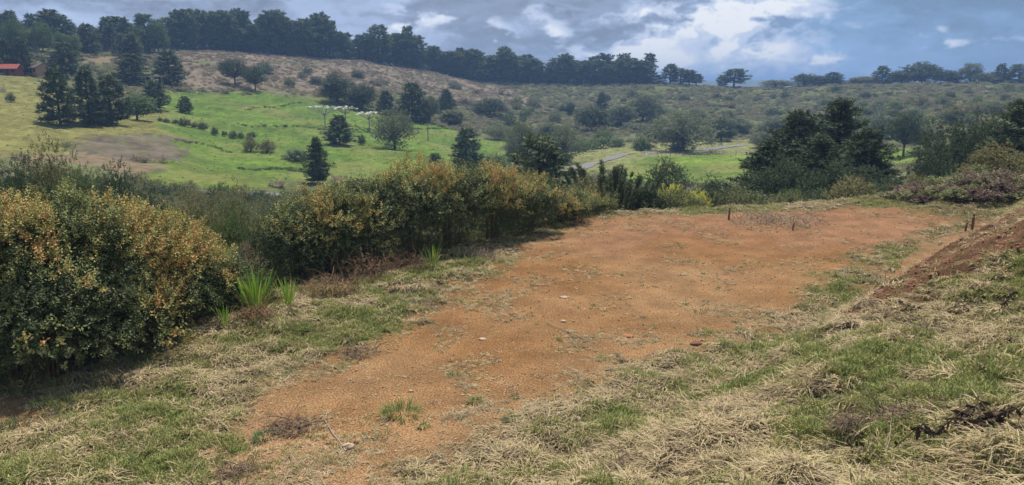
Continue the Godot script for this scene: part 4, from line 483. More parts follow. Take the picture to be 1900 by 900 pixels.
	["shrub", 3, "dark_leaf", "slope_shrub", -109.3, 288.5, 3.4, 6.5, "large dark green shrub on the brown felled slope below the pine row", "shrub", "large dark green shrubs dotting the felled slope"],
	["shrub", 2, "pale_brown", "slope_shrub", -2.3, 324.2, 2.1, 3.0, "small pale brown shrub on the brown felled slope below the pine row", "shrub", "small pale brown shrubs dotting the felled slope"],
	["shrub", 2, "dark_leaf", "slope_shrub", -98.2, 298.6, 2.3, 4.0, "dark green shrub on the brown felled slope below the pine row", "shrub", "dark green shrubs dotting the felled slope"],
	["shrub", 0, "dark_leaf", "slope_shrub", -9.0, 346.7, 2.2, 3.6, "dark green shrub on the brown felled slope below the pine row", "shrub", "dark green shrubs dotting the felled slope"],
	["shrub", 3, "pale_brown", "slope_shrub", -102.7, 284.8, 1.3, 2.8, "small pale brown shrub on the brown felled slope below the pine row", "shrub", "small pale brown shrubs dotting the felled slope"],
	["shrub", 3, "mid_leaf", "slope_shrub", 14.6, 231.1, 1.6, 2.6, "small fresh green shrub between the pasture's lower right and the valley lane", "shrub", "small fresh green shrubs beside the valley lane"],
	["shrub", 2, "dark_leaf", "slope_shrub", -12.2, 191.9, 1.4, 2.8, "small dark green shrub between the pasture's lower right and the valley lane", "shrub", "small dark green shrubs beside the valley lane"],
	["shrub", 3, "grey_green", "slope_shrub", 15.3, 219.9, 1.2, 2.5, "small grey-green shrub between the pasture's lower right and the valley lane", "shrub", "small grey-green shrubs beside the valley lane"],
	["shrub", 1, "mid_leaf", "slope_shrub", 10.8, 227.3, 3.1, 5.0, "fresh green shrub between the pasture's lower right and the valley lane", "shrub", "fresh green shrubs beside the valley lane"],
	["shrub", 1, "grey_green", "slope_shrub", 7.5, 235.8, 1.8, 3.5, "small grey-green shrub between the pasture's lower right and the valley lane", "shrub", "small grey-green shrubs beside the valley lane"],
	["shrub", 3, "grey_green", "slope_shrub", 1.3, 213.6, 2.5, 3.5, "small grey-green shrub between the pasture's lower right and the valley lane", "shrub", "small grey-green shrubs beside the valley lane"],
	["shrub", 1, "dark_leaf", "slope_shrub", -13.9, 231.5, 2.5, 5.5, "large dark green shrub between the pasture's lower right and the valley lane", "shrub", "large dark green shrubs beside the valley lane"],
	["shrub", 0, "dark_leaf", "slope_shrub", -3.7, 159.9, 2.9, 5.9, "large dark green shrub between the pasture's lower right and the valley lane", "shrub", "large dark green shrubs beside the valley lane"],
	["shrub", 3, "grey_green", "slope_shrub", -0.2, 186.4, 2.3, 3.1, "small grey-green shrub between the pasture's lower right and the valley lane", "shrub", "small grey-green shrubs beside the valley lane"],
	["shrub", 3, "grey_green", "slope_shrub", 7.4, 251.3, 2.7, 5.3, "large grey-green shrub between the pasture's lower right and the valley lane", "shrub", "large grey-green shrubs beside the valley lane"],
	["shrub", 1, "mid_leaf", "slope_shrub", 7.7, 226.1, 2.9, 4.3, "fresh green shrub between the pasture's lower right and the valley lane", "shrub", "fresh green shrubs beside the valley lane"],
	["shrub", 0, "grey_green", "slope_shrub", -6.3, 248.7, 2.7, 5.7, "large grey-green shrub between the pasture's lower right and the valley lane", "shrub", "large grey-green shrubs beside the valley lane"],
	["shrub", 3, "mid_leaf", "slope_shrub", -4.6, 164.9, 2.0, 3.4, "small fresh green shrub between the pasture's lower right and the valley lane", "shrub", "small fresh green shrubs beside the valley lane"],
	["shrub", 1, "dark_leaf", "slope_shrub", 1.3, 219.4, 2.6, 4.4, "dark green shrub between the pasture's lower right and the valley lane", "shrub", "dark green shrubs beside the valley lane"],
	["shrub", 2, "mid_leaf", "slope_shrub", 14.6, 193.3, 1.7, 3.0, "small fresh green shrub between the pasture's lower right and the valley lane", "shrub", "small fresh green shrubs beside the valley lane"],
	["shrub", 3, "mid_leaf", "slope_shrub", 11.8, 181.9, 1.4, 2.8, "small fresh green shrub between the pasture's lower right and the valley lane", "shrub", "small fresh green shrubs beside the valley lane"],
	["shrub", 1, "mid_leaf", "slope_shrub", 21.1, 227.1, 2.7, 4.9, "fresh green shrub on the pale valley grass by the lane", "shrub", "fresh green shrubs on the pale valley grass"],
	["shrub", 1, "mid_leaf", "slope_shrub", 34.4, 238.5, 2.8, 3.9, "fresh green shrub on the pale valley grass by the lane", "shrub", "fresh green shrubs on the pale valley grass"],
	["shrub", 3, "mid_leaf", "slope_shrub", 25.1, 227.6, 1.7, 2.8, "small fresh green shrub on the pale valley grass by the lane", "shrub", "small fresh green shrubs on the pale valley grass"],
	["shrub", 2, "mid_leaf", "slope_shrub", 27.8, 226.9, 3.6, 6.4, "large fresh green shrub on the pale valley grass by the lane", "shrub", "large fresh green shrubs on the pale valley grass"],
	["shrub", 3, "dark_leaf", "slope_shrub", 49.4, 220.4, 1.6, 3.3, "small dark green shrub on the pale valley grass by the lane", "shrub", "small dark green shrubs on the pale valley grass"],
	["shrub", 0, "dark_leaf", "slope_shrub", 39.7, 222.4, 3.3, 6.0, "large dark green shrub on the pale valley grass by the lane", "shrub", "large dark green shrubs on the pale valley grass"],
	["shrub", 1, "mid_leaf", "slope_shrub", 21.2, 213.6, 3.6, 6.5, "large fresh green shrub on the pale valley grass by the lane", "shrub", "large fresh green shrubs on the pale valley grass"],
	["shrub", 1, "mid_leaf", "slope_shrub", 32.9, 237.5, 2.9, 4.8, "fresh green shrub on the pale valley grass by the lane", "shrub", "fresh green shrubs on the pale valley grass"],
	["shrub", 3, "mid_leaf", "slope_shrub", 38.7, 218.9, 4.2, 5.7, "large fresh green shrub on the pale valley grass by the lane", "shrub", "large fresh green shrubs on the pale valley grass"],
	["shrub", 1, "mid_leaf", "slope_shrub", 48.2, 217.1, 2.6, 3.6, "small fresh green shrub on the pale valley grass by the lane", "shrub", "small fresh green shrubs on the pale valley grass"],
	["broad", 0, "dark_leaf", "skyline_tree", 174.4, 445.1, 8.5, 17.1, "dark rounded tree, left of the pair on the right skyline", "tree", ""],
	["conifer", 1, "conifer", "skyline_tree", 188.3, 439.4, 7.7, 16.8, "dark tree, right of the pair on the right skyline", "tree", ""],
	["broad", 2, "dark_leaf", "skyline_tree", 181.7, 442.1, 6.2, 15.2, "lower tree joining the pair of dark trees on the right skyline", "tree", ""],
	["broad", 3, "grey_green", "skyline_tree", 202.8, 432.9, 5.6, 20.7, "hazy pale tree right of the dark skyline pair", "tree", ""],
	["conifer", 4, "dark_pine", "skyline_tree", 211.8, 428.5, 11.1, 15.6, "dark pointed tree left of the highest right skyline tree", "tree", ""],
	["broad", 5, "dark_leaf", "skyline_tree", 220.3, 424.2, 8.4, 16.3, "dark tree filling the gap left of the highest right skyline tree", "tree", ""],
	["broad", 6, "dark_leaf", "skyline_tree", 229.3, 419.4, 13.6, 26.5, "highest round-topped tree on the right skyline", "tree", ""],
	["broad", 7, "dark_leaf", "skyline_tree", 240.6, 413.0, 8.4, 19.8, "dark tree just right of the highest right skyline tree", "tree", ""],
	["tree", 8, "grey_green", "skyline_tree", 249.3, 407.8, 11.4, 14.1, "flat-topped hazy tree standing out on the right skyline", "tree", ""],
	["broad", 9, "grey_green", "skyline_tree", 254.8, 404.4, 6.9, 19.4, "pale tree below the flat-topped one on the right skyline", "tree", ""],
	["conifer", 10, "dark_pine", "skyline_tree", 261.1, 400.4, 11.5, 13.0, "dark pointed tree near the right end of the skyline", "tree", ""],
	["conifer", 11, "dark_pine", "skyline_tree", 267.9, 395.9, 11.5, 19.0, "large dark tree at the right end of the skyline", "tree", ""],
	["broad", 12, "grey_green", "skyline_tree", 159.3, 450.7, 5.2, 21.6, "faint hazy tree left of the dark skyline pair", "tree", ""],
	["broad", 0, "grey_green", "slope_tree", 92.2, 257.6, 7.4, 13.3, "grey-green tree on the slope just left of the tallest firs", "tree", ""],
	["leafy", 1, "grey_green", "slope_tree", 110.4, 275.5, 5.3, 12.2, "grey tree on the slope between the two highest firs", "tree", ""],
	["broad", 2, "dark_leaf", "slope_tree", 96.2, 191.9, 5.5, 7.9, "dark tree on the slope just right of the tallest fir", "tree", ""],
	["leafy", 3, "grey_green", "slope_tree", 100.6, 178.6, 4.1, 7.9, "grey tree on the slope right of the trunked dark tree", "tree", ""],
	["broad", 4, "dark_leaf", "slope_tree", 121.9, 202.8, 4.1, 9.0, "dark round tree high on the slope above the right dark trees", "tree", ""],
	["leafy", 5, "grey_green", "slope_tree", 141.2, 218.4, 4.4, 9.7, "grey round tree high on the slope near the right edge", "tree", ""],
	["broad", 6, "grey_green", "slope_tree", 129.6, 274.2, 4.7, 10.1, "small grey tree on the slope above the fir group", "tree", ""],
	["leafy", 7, "dark_leaf", "slope_tree", 74.9, 219.7, 5.1, 9.7, "dark tree at the right end of the bright valley pasture", "tree", ""],
	["broad", 8, "grey_green", "slope_tree", 84.3, 275.0, 5.9, 11.3, "grey tree on the slope above the bright valley pasture", "tree", ""],
	["leafy", 9, "grey_green", "slope_tree", 74.8, 301.8, 6.9, 13.3, "grey tree on the slope above the wide spreading valley tree", "tree", ""],
	["broad", 10, "grey_green", "slope_tree", 12.7, 247.3, 6.6, 10.9, "grey tree on the slope behind the valley pair", "tree", ""],
	["leafy", 11, "grey_green", "slope_tree", -3.4, 234.1, 5.1, 10.4, "grey tree at the right foot of the pasture crest", "tree", ""],
	["shrub", 0, "dark_leaf", "ridge_shrub", -160.6, 352.7, 5.1, 9.0, "dark shrub at the foot of the ridge pines, leftmost stand", "shrub", "shrubs under the ridge pines, leftmost stand"],
	["shrub", 2, "dark_leaf", "ridge_shrub", -156.9, 352.3, 4.2, 9.5, "dark shrub at the foot of the ridge pines, leftmost stand", "shrub", "shrubs under the ridge pines, leftmost stand"],
	["shrub", 3, "dark_leaf", "ridge_shrub", -159.0, 364.2, 3.2, 6.1, "dark shrub at the foot of the ridge pines, leftmost stand", "shrub", "shrubs under the ridge pines, leftmost stand"],
	["shrub", 0, "dark_leaf", "ridge_shrub", -151.9, 357.1, 4.0, 8.9, "dark shrub at the foot of the ridge pines, leftmost stand", "shrub", "shrubs under the ridge pines, leftmost stand"],
	["shrub", 2, "dark_leaf", "ridge_shrub", -152.2, 366.9, 4.2, 9.6, "dark shrub at the foot of the ridge pines, leftmost stand", "shrub", "shrubs under the ridge pines, leftmost stand"],
	["shrub", 0, "dark_leaf", "ridge_shrub", -147.3, 366.0, 3.5, 7.5, "dark shrub at the foot of the ridge pines, leftmost stand", "shrub", "shrubs under the ridge pines, leftmost stand"],
	["shrub", 0, "dark_leaf", "ridge_shrub", -144.4, 370.3, 5.3, 6.6, "dark shrub at the foot of the ridge pines, leftmost stand", "shrub", "shrubs under the ridge pines, leftmost stand"],
	["shrub", 1, "dark_leaf", "ridge_shrub", -140.4, 372.0, 5.3, 9.0, "dark shrub at the foot of the ridge pines, leftmost stand", "shrub", "shrubs under the ridge pines, leftmost stand"],
	["shrub", 2, "dark_leaf", "ridge_shrub", -139.9, 381.9, 3.2, 9.4, "dark shrub at the foot of the ridge pines, leftmost stand", "shrub", "shrubs under the ridge pines, leftmost stand"],
	["shrub", 1, "dark_leaf", "ridge_shrub", -134.6, 376.6, 5.7, 10.0, "dark shrub at the foot of the ridge pines, leftmost stand", "shrub", "shrubs under the ridge pines, leftmost stand"],
	["shrub", 3, "dark_leaf", "ridge_shrub", -131.3, 377.0, 5.1, 7.0, "dark shrub at the foot of the ridge pines, leftmost stand", "shrub", "shrubs under the ridge pines, leftmost stand"],
	["shrub", 3, "dark_leaf", "ridge_shrub", -129.3, 383.9, 5.4, 8.0, "dark shrub at the foot of the ridge pines, leftmost stand", "shrub", "shrubs under the ridge pines, leftmost stand"],
	["shrub", 1, "dark_leaf", "ridge_shrub", -123.9, 381.2, 6.0, 9.1, "dark shrub at the foot of the ridge pines, leftmost stand", "shrub", "shrubs under the ridge pines, leftmost stand"],
	["shrub", 1, "dark_leaf", "ridge_shrub", -122.2, 389.7, 5.7, 8.2, "dark shrub at the foot of the ridge pines, leftmost stand", "shrub", "shrubs under the ridge pines, leftmost stand"],
	["shrub", 1, "dark_leaf", "ridge_shrub", -116.6, 384.3, 6.0, 8.5, "dark shrub at the foot of the ridge pines, leftmost stand", "shrub", "shrubs under the ridge pines, leftmost stand"],
	["shrub", 2, "dark_leaf", "ridge_shrub", -114.0, 389.3, 4.8, 8.0, "dark shrub at the foot of the ridge pines, leftmost stand", "shrub", "shrubs under the ridge pines, leftmost stand"],
	["shrub", 0, "dark_leaf", "ridge_shrub", -111.0, 396.7, 5.2, 8.9, "dark shrub at the foot of the ridge pines, leftmost stand", "shrub", "shrubs under the ridge pines, leftmost stand"],
	["shrub", 2, "dark_leaf", "ridge_shrub", -106.5, 393.1, 5.6, 6.6, "dark shrub at the foot of the ridge pines, leftmost stand", "shrub", "shrubs under the ridge pines, leftmost stand"],
	["shrub", 2, "dark_leaf", "ridge_shrub", -101.3, 391.2, 5.5, 7.6, "dark shrub at the foot of the ridge pines, leftmost stand", "shrub", "shrubs under the ridge pines, leftmost stand"],
	["shrub", 1, "dark_leaf", "ridge_shrub", -98.4, 392.1, 5.1, 7.4, "dark shrub at the foot of the ridge pines, leftmost stand", "shrub", "shrubs under the ridge pines, leftmost stand"],
	["shrub", 1, "dark_leaf", "ridge_shrub", -94.8, 395.7, 5.3, 9.1, "dark shrub at the foot of the ridge pines, leftmost stand", "shrub", "shrubs under the ridge pines, leftmost stand"],
	["shrub", 0, "dark_leaf", "ridge_shrub", -92.5, 404.8, 4.4, 7.0, "dark shrub at the foot of the ridge pines, leftmost stand", "shrub", "shrubs under the ridge pines, leftmost stand"],
	["shrub", 1, "dark_leaf", "ridge_shrub", -89.2, 411.3, 5.9, 8.7, "dark shrub at the foot of the ridge pines, leftmost stand", "shrub", "shrubs under the ridge pines, leftmost stand"],
	["shrub", 1, "dark_leaf", "ridge_shrub", -84.2, 417.6, 4.9, 7.7, "dark shrub at the foot of the ridge pines, second stand", "shrub", "shrubs under the ridge pines, second stand"],
	["shrub", 3, "dark_leaf", "ridge_shrub", -81.2, 423.9, 3.5, 9.3, "dark shrub at the foot of the ridge pines, second stand", "shrub", "shrubs under the ridge pines, second stand"],
	["shrub", 2, "dark_leaf", "ridge_shrub", -75.4, 418.9, 3.8, 9.0, "dark shrub at the foot of the ridge pines, second stand", "shrub", "shrubs under the ridge pines, second stand"],
	["shrub", 0, "dark_leaf", "ridge_shrub", -71.8, 424.9, 4.6, 9.1, "dark shrub at the foot of the ridge pines, second stand", "shrub", "shrubs under the ridge pines, second stand"],
	["shrub", 2, "dark_leaf", "ridge_shrub", -67.2, 424.8, 5.2, 6.5, "dark shrub at the foot of the ridge pines, second stand", "shrub", "shrubs under the ridge pines, second stand"],
	["shrub", 3, "dark_leaf", "ridge_shrub", -63.0, 427.9, 5.8, 6.9, "dark shrub at the foot of the ridge pines, second stand", "shrub", "shrubs under the ridge pines, second stand"],
	["shrub", 1, "dark_leaf", "ridge_shrub", -59.6, 428.8, 5.7, 9.0, "dark shrub at the foot of the ridge pines, second stand", "shrub", "shrubs under the ridge pines, second stand"],
	["shrub", 0, "dark_leaf", "ridge_shrub", -56.4, 430.4, 4.1, 7.0, "dark shrub at the foot of the ridge pines, second stand", "shrub", "shrubs under the ridge pines, second stand"],
	["shrub", 2, "dark_leaf", "ridge_shrub", -52.6, 432.8, 3.2, 8.2, "dark shrub at the foot of the ridge pines, second stand", "shrub", "shrubs under the ridge pines, second stand"],
	["shrub", 1, "dark_leaf", "ridge_shrub", -47.7, 443.3, 5.8, 7.4, "dark shrub at the foot of the ridge pines, third stand", "shrub", "shrubs under the ridge pines, third stand"],
	["shrub", 1, "dark_leaf", "ridge_shrub", -42.9, 446.1, 5.4, 9.5, "dark shrub at the foot of the ridge pines, third stand", "shrub", "shrubs under the ridge pines, third stand"],
	["shrub", 1, "dark_leaf", "ridge_shrub", -39.2, 448.6, 4.9, 6.8, "dark shrub at the foot of the ridge pines, third stand", "shrub", "shrubs under the ridge pines, third stand"],
	["shrub", 3, "dark_leaf", "ridge_shrub", -34.5, 449.0, 4.9, 7.6, "dark shrub at the foot of the ridge pines, third stand", "shrub", "shrubs under the ridge pines, third stand"],
	["shrub", 2, "dark_leaf", "ridge_shrub", -30.4, 449.9, 5.4, 8.0, "dark shrub at the foot of the ridge pines, third stand", "shrub", "shrubs under the ridge pines, third stand"],
	["shrub", 2, "dark_leaf", "ridge_shrub", -26.8, 457.0, 5.8, 9.2, "dark shrub at the foot of the ridge pines, third stand", "shrub", "shrubs under the ridge pines, third stand"],
	["shrub", 2, "dark_leaf", "ridge_shrub", -22.7, 458.3, 4.1, 9.8, "dark shrub at the foot of the ridge pines, third stand", "shrub", "shrubs under the ridge pines, third stand"],
	["shrub", 3, "dark_leaf", "ridge_shrub", -17.7, 456.9, 4.8, 9.7, "dark shrub at the foot of the ridge pines, third stand", "shrub", "shrubs under the ridge pines, third stand"],
	["shrub", 2, "dark_leaf", "ridge_shrub", -11.7, 464.8, 4.6, 8.0, "dark shrub at the foot of the ridge pines, third stand", "shrub", "shrubs under the ridge pines, third stand"],
	["shrub", 1, "dark_leaf", "ridge_shrub", -6.5, 460.4, 5.1, 8.6, "dark shrub at the foot of the ridge pines, third stand", "shrub", "shrubs under the ridge pines, third stand"],
	["shrub", 2, "dark_leaf", "ridge_shrub", -1.9, 458.9, 4.4, 9.1, "dark shrub at the foot of the ridge pines, third stand", "shrub", "shrubs under the ridge pines, third stand"],
	["shrub", 2, "dark_leaf", "ridge_shrub", 4.8, 475.9, 3.6, 6.6, "dark shrub at the foot of the ridge pines, fourth stand", "shrub", "shrubs under the ridge pines, fourth stand"],
	["shrub", 1, "dark_leaf", "ridge_shrub", 9.0, 475.8, 4.0, 8.9, "dark shrub at the foot of the ridge pines, fourth stand", "shrub", "shrubs under the ridge pines, fourth stand"],
	["shrub", 1, "dark_leaf", "ridge_shrub", 13.9, 471.3, 4.1, 8.6, "dark shrub at the foot of the ridge pines, fourth stand", "shrub", "shrubs under the ridge pines, fourth stand"],
	["shrub", 0, "dark_leaf", "ridge_shrub", 19.9, 473.8, 4.6, 8.2, "dark shrub at the foot of the ridge pines, fourth stand", "shrub", "shrubs under the ridge pines, fourth stand"],
	["shrub", 3, "dark_leaf", "ridge_shrub", 25.3, 477.5, 5.6, 7.3, "dark shrub at the foot of the ridge pines, fourth stand", "shrub", "shrubs under the ridge pines, fourth stand"],
	["shrub", 0, "dark_leaf", "ridge_shrub", 29.0, 473.5, 3.6, 9.7, "dark shrub at the foot of the ridge pines, fourth stand", "shrub", "shrubs under the ridge pines, fourth stand"],
	["shrub", 2, "dark_leaf", "ridge_shrub", 33.1, 476.0, 5.1, 7.3, "dark shrub at the foot of the ridge pines, fourth stand", "shrub", "shrubs under the ridge pines, fourth stand"],
	["shrub", 1, "dark_leaf", "ridge_shrub", 38.8, 474.7, 3.3, 8.2, "dark shrub at the foot of the ridge pines, fourth stand", "shrub", "shrubs under the ridge pines, fourth stand"],
	["shrub", 3, "dark_leaf", "ridge_shrub", 43.2, 477.0, 4.9, 6.2, "dark shrub at the foot of the ridge pines, fourth stand", "shrub", "shrubs under the ridge pines, fourth stand"],
	["shrub", 3, "dark_leaf", "ridge_shrub", 49.3, 474.7, 4.5, 7.4, "dark shrub at the foot of the ridge pines, fourth stand", "shrub", "shrubs under the ridge pines, fourth stand"],
	["shrub", 1, "dark_leaf", "ridge_shrub", 54.2, 465.3, 3.1, 7.9, "dark shrub at the foot of the ridge pines, fourth stand", "shrub", "shrubs under the ridge pines, fourth stand"],
	["shrub", 2, "dark_leaf", "ridge_shrub", 58.5, 469.1, 4.7, 8.7, "dark shrub at the foot of the ridge pines, fourth stand", "shrub", "shrubs under the ridge pines, fourth stand"],
	["shrub", 1, "dark_leaf", "ridge_shrub", 62.4, 466.1, 3.6, 7.5, "dark shrub at the foot of the ridge pines, fourth stand", "shrub", "shrubs under the ridge pines, fourth stand"],
	["shrub", 3, "dark_leaf", "ridge_shrub", 68.6, 472.1, 5.9, 7.8, "dark shrub at the foot of the ridge pines, fourth stand", "shrub", "shrubs under the ridge pines, fourth stand"],
	["shrub", 0, "dark_leaf", "ridge_shrub", 73.1, 464.1, 5.5, 7.7, "dark shrub at the foot of the ridge pines, fourth stand", "shrub", "shrubs under the ridge pines, fourth stand"],
	["shrub", 3, "dark_leaf", "ridge_shrub", 79.3, 471.2, 4.2, 6.8, "dark shrub at the foot of the ridge pines, fourth stand", "shrub", "shrubs under the ridge pines, fourth stand"],
	["shrub", 2, "dark_leaf", "ridge_shrub", 83.6, 463.3, 4.6, 7.3, "dark shrub at the foot of the ridge pines, fourth stand", "shrub", "shrubs under the ridge pines, fourth stand"],
]
const HEDGE_A := [
	[-11.36, 14.22, 4.04, 3.14, 2200, 0.3, "dense hedge shrub cut off by the photo's left edge"],
	[-10.52, 15.09, 3.86, 3.23, 4400, 0.36, "largest orange-flushed hedge shrub at the left, nearest the edge of the photo"],
	[-9.8, 16.05, 3.69, 3.19, 4400, 0.36, "broad orange-flushed hedge shrub, second from the left edge"],
	[-9.23, 17.06, 3.41, 2.77, 3500, 0.42, "orange-topped hedge shrub below the grey lane, third from the left edge"],
	[-8.83, 18.17, 2.71, 2.95, 3000, 0.34, "hedge shrub stepping down towards the bright strap-leaved plants"],
	[-8.31, 19.18, 1.69, 2.69, 2200, 0.3, "low green hedge shrub left of the bright strap-leaved plants"],
	[-7.69, 19.54, 0.56, 1.73, 1200, 0.1, "lowest hedge shrub tip touching the bright strap-leaved plants"],
	[-9.8, 14.62, 2.59, 3.23, 2600, 0.1, "low dark green skirt shrub in front of the leftmost hedge shrubs"],
	[-9.01, 16.27, 1.69, 2.76, 2200, 0.12, "dark green shrub in the lower front of the large hedge"],
]
const HEDGE_B := [
	[-7.12, 23.34, 2.76, 2.06, 1500, 0.1, "leftmost and lowest shrub of the orange-topped hedge"],
	[-6.24, 24.0, 3.2, 2.48, 2000, 0.26, "second shrub from the left in the orange-topped hedge"],
	[-5.07, 25.09, 3.26, 2.77, 2200, 0.26, "third shrub from the left in the orange-topped hedge"],
	[-3.74, 26.13, 3.29, 2.89, 2200, 0.26, "fourth shrub from the left in the orange-topped hedge"],
	[-2.35, 27.3, 3.2, 3.12, 2300, 0.28, "fifth shrub from the left, at the orange-topped hedge's highest point"],
	[-0.87, 28.79, 2.91, 3.18, 2200, 0.26, "sixth shrub from the left in the orange-topped hedge"],
	[0.57, 30.49, 2.28, 3.15, 2000, 0.24, "seventh shrub from the left, where the orange-topped hedge slopes down"],
	[2.11, 32.93, 1.47, 2.91, 1600, 0.2, "last but one shrub at the right of the orange-topped hedge"],
	[3.46, 34.83, 0.84, 2.31, 1200, 0.1, "rightmost low shrub of the orange-topped hedge"],
]
const STRAPS := [[-6.78, 18.57, 1.29, 1.11, 110, "large bright green strap-leaved clump between the two hedges"], [-6.15, 19.34, 0.89, 0.9, 50, "smaller arching strap-leaved plant right of the large bright clump"], [-2.65, 23.69, 0.81, 0.7, 30, "bright green strap-leaved plant at the foot of the orange-topped hedge"], [-12.63, 42.75, 0.98, 1.51, 22, "small dull strap-leaved plant in the gap behind the brush"], [-7.18, 17.52, 0.75, 0.56, 18, "strap leaves poking out beside the lowest hedge shrub"]]
const BRUSH := [[-15.84, 41.98, 4.3, 2.48, 60, "grey_twig", "grey heap of dry twigs behind the large bright strap-leaved clump"], [-6.54, 17.81, 0.98, 0.39, 26, "brown_twig", "brown heap of dead leaves under the large bright strap-leaved clump"], [-5.41, 20.78, 1.9, 0.71, 40, "brown_twig", "brown dead bracken heap at the left foot of the orange-topped hedge"], [-4.67, 22.73, 2.05, 1.2, 50, "brown_twig", "tall brown dead fern tangle under the middle of the orange-topped hedge"], [-3.43, 23.78, 1.59, 0.6, 30, "brown_twig", "brown litter heap left of the single strap-leaved plant"], [-1.15, 25.42, 1.69, 0.49, 28, "grey_twig", "pale dry sticks at the hedge foot right of the single strap-leaved plant"], [-4.39, 10.66, 0.76, 0.07, 16, "dark_twig", "dark clump of dead weeds in the lower left grass"], [-3.93, 12.17, 1.04, 0.07, 18, "dark_twig", "dark patch of dead growth left of the bleached stick"], [4.39, 8.6, 0.85, 0.09, 22, "dark_twig", "dark heap of dead weeds left of the leaning dead weeds, lower right"], [5.0, 8.5, 0.95, 0.1, 24, "dark_twig", "larger dark heap of dead weeds among the leaning dead weeds"], [3.38, 10.75, 0.58, 0.07, 14, "dark_twig", "dark hollow clump in the pale thatch, lower right of centre"], [1.82, 9.39, 1.06, 0.06, 24, "dark_twig", "long dark clump of dead weeds at the bottom edge"], [5.39, 7.53, 0.96, 0.1, 26, "dark_twig", "dark mass of dead weeds under the thick weed at the right edge"], [8.79, 16.61, 1.11, 0.12, 14, "dark_twig", "dark dead clump on the toe of the red bank"], [7.77, 12.86, 1.0, 0.1, 14, "dark_twig", "dark dead clump on the slope below the red bank"], [11.24, 21.66, 1.26, 0.29, 16, "grey_twig", "grey dead clump where the plot meets the red bank"], [9.38, 13.16, 1.31, 0.14, 18, "dark_twig", "dark dead clump high on the right slope at the photo's edge"], [-3.53, 15.89, 1.08, 0.08, 14, "dark_twig", "dark dead clump on the grass strip left of the plot"], [-2.72, 19.69, 1.17, 0.09, 12, "grey_twig", "grey dead clump on the grass strip below the orange-topped hedge"], [11.89, 32.39, 4.19, 0.41, 90, "grey_twig", "long low heap of greyish dry cuttings on the far end of the plot"]]
const STAKES := [[9.91, 32.93, 0.56, 0.045, 0.02, "short wooden stake left of the dry cuttings heap"], [19.31, 30.13, 0.69, 0.05, 0.0, "wooden stake standing on the top of the red bank"], [18.98, 30.03, 0.34, 0.04, 0.03, "stub of a stake just left of the stake on the red bank"], [11.93, 30.5, 0.31, 0.03, 0.04, "tiny leaning stake in front of the dry cuttings heap"]]
const TUFTS := [[-2.07, 12.7, 0.9, 0.27, 240, "tuft_green", "widest green grass tuft on the lower bare soil"], [-0.73, 13.27, 0.33, 0.17, 70, "tuft_green", "small grass tuft right of the widest one"], [-1.28, 14.63, 0.28, 0.14, 50, "tuft_green", "lone small tuft higher on the bare soil"], [0.0, 12.52, 0.31, 0.16, 70, "tuft_blue", "blue-green tuft at the edge of the grass slope"], [-4.35, 11.84, 0.52, 0.18, 110, "tuft_blue", "flat blue-green weed near the fallen stick"], [0.05, 13.48, 0.24, 0.11, 50, "tuft_blue", "tiny blue-green tuft above the blue-green tuft at the slope"], [5.13, 19.04, 0.58, 0.13, 50, "tuft_green", "thin flat tuft in the middle of the bare soil"], [3.64, 17.77, 0.4, 0.12, 40, "tuft_green", "sparse dull tuft left of the middle of the bare soil"], [-1.6, 12.17, 0.27, 0.12, 60, "tuft_green", "little tuft just below the widest grass tuft"], [2.07, 15.58, 0.42, 0.13, 50, "tuft_green", "flat dull tuft close to the right grass edge"]]
const WEEDS := [[4.83, 7.63, 5.21, 2.59, 7.56, 0.009, 9, "dark dead weed leaning right with a withered head, lower right"], [4.24, 7.65, 4.63, 2.37, 7.54, 0.008, 5, "thin dark dead weed leaning over green grass, lower right"], [4.8, 7.4, 5.37, 2.76, 7.11, 0.012, 16, "thick dark dead weed with hanging withered leaves at the right edge"], [4.44, 7.48, 4.93, 2.54, 7.41, 0.009, 9, "dark dead weed stem crossing the leaning ones, lower right"], [4.81, 7.05, 5.19, 2.61, 6.89, 0.01, 12, "low dark dead weed drooping at the right edge"], [3.99, 7.94, 4.11, 2.03, 7.94, 0.007, 4, "short dark dead weed left of the leaning ones, lower right"], [8.54, 14.8, 8.16, 1.66, 15.02, 0.006, 5, "small dark dead weed on the crest of the grass slope"], [8.74, 12.6, 8.98, 2.42, 12.56, 0.01, 8, "dark forked dead weed high on the right slope"], [1.48, 9.14, 3.48, -99, 8.15, 0.008, 3, "long dark dead stem lying across the bottom grass"]]
const ROCKS := [[-2.78, 11.41, 0.1, 0.061, "rock", "stone", "pale stone beside the lower end of the fallen stick", "stone"], [-2.68, 11.56, 0.05, 0.039, "clod", "soil_clod", "dark clod touching the pale stone", "soil clod"], [4.38, 16.5, 0.14, 0.057, "clod", "soil_clod", "dark soil clod near the right grass edge of the bare soil", "soil clod"], [2.84, 17.03, 0.13, 0.045, "red_clod", "soil_clod", "reddish soil clod left of the dark one near the grass edge", "soil clod"], [-0.72, 16.8, 0.09, 0.031, "rock", "stone", "flat pale stone on the open bare soil", "stone"], [1.49, 20.28, 0.12, 0.037, "rock", "stone", "flat pale stone high on the open bare soil", "stone"], [1.33, 18.12, 0.07, 0.033, "rock", "stone", "small pale stone beside the long thin twig on the soil", "stone"], [-2.04, 13.76, 0.05, 0.031, "rock", "stone", "small pale stone above the widest grass tuft", "stone"], [7.24, 18.03, 0.13, 0.072, "clod", "soil_clod", "dark clod at the right edge of the bare soil", "soil clod"]]
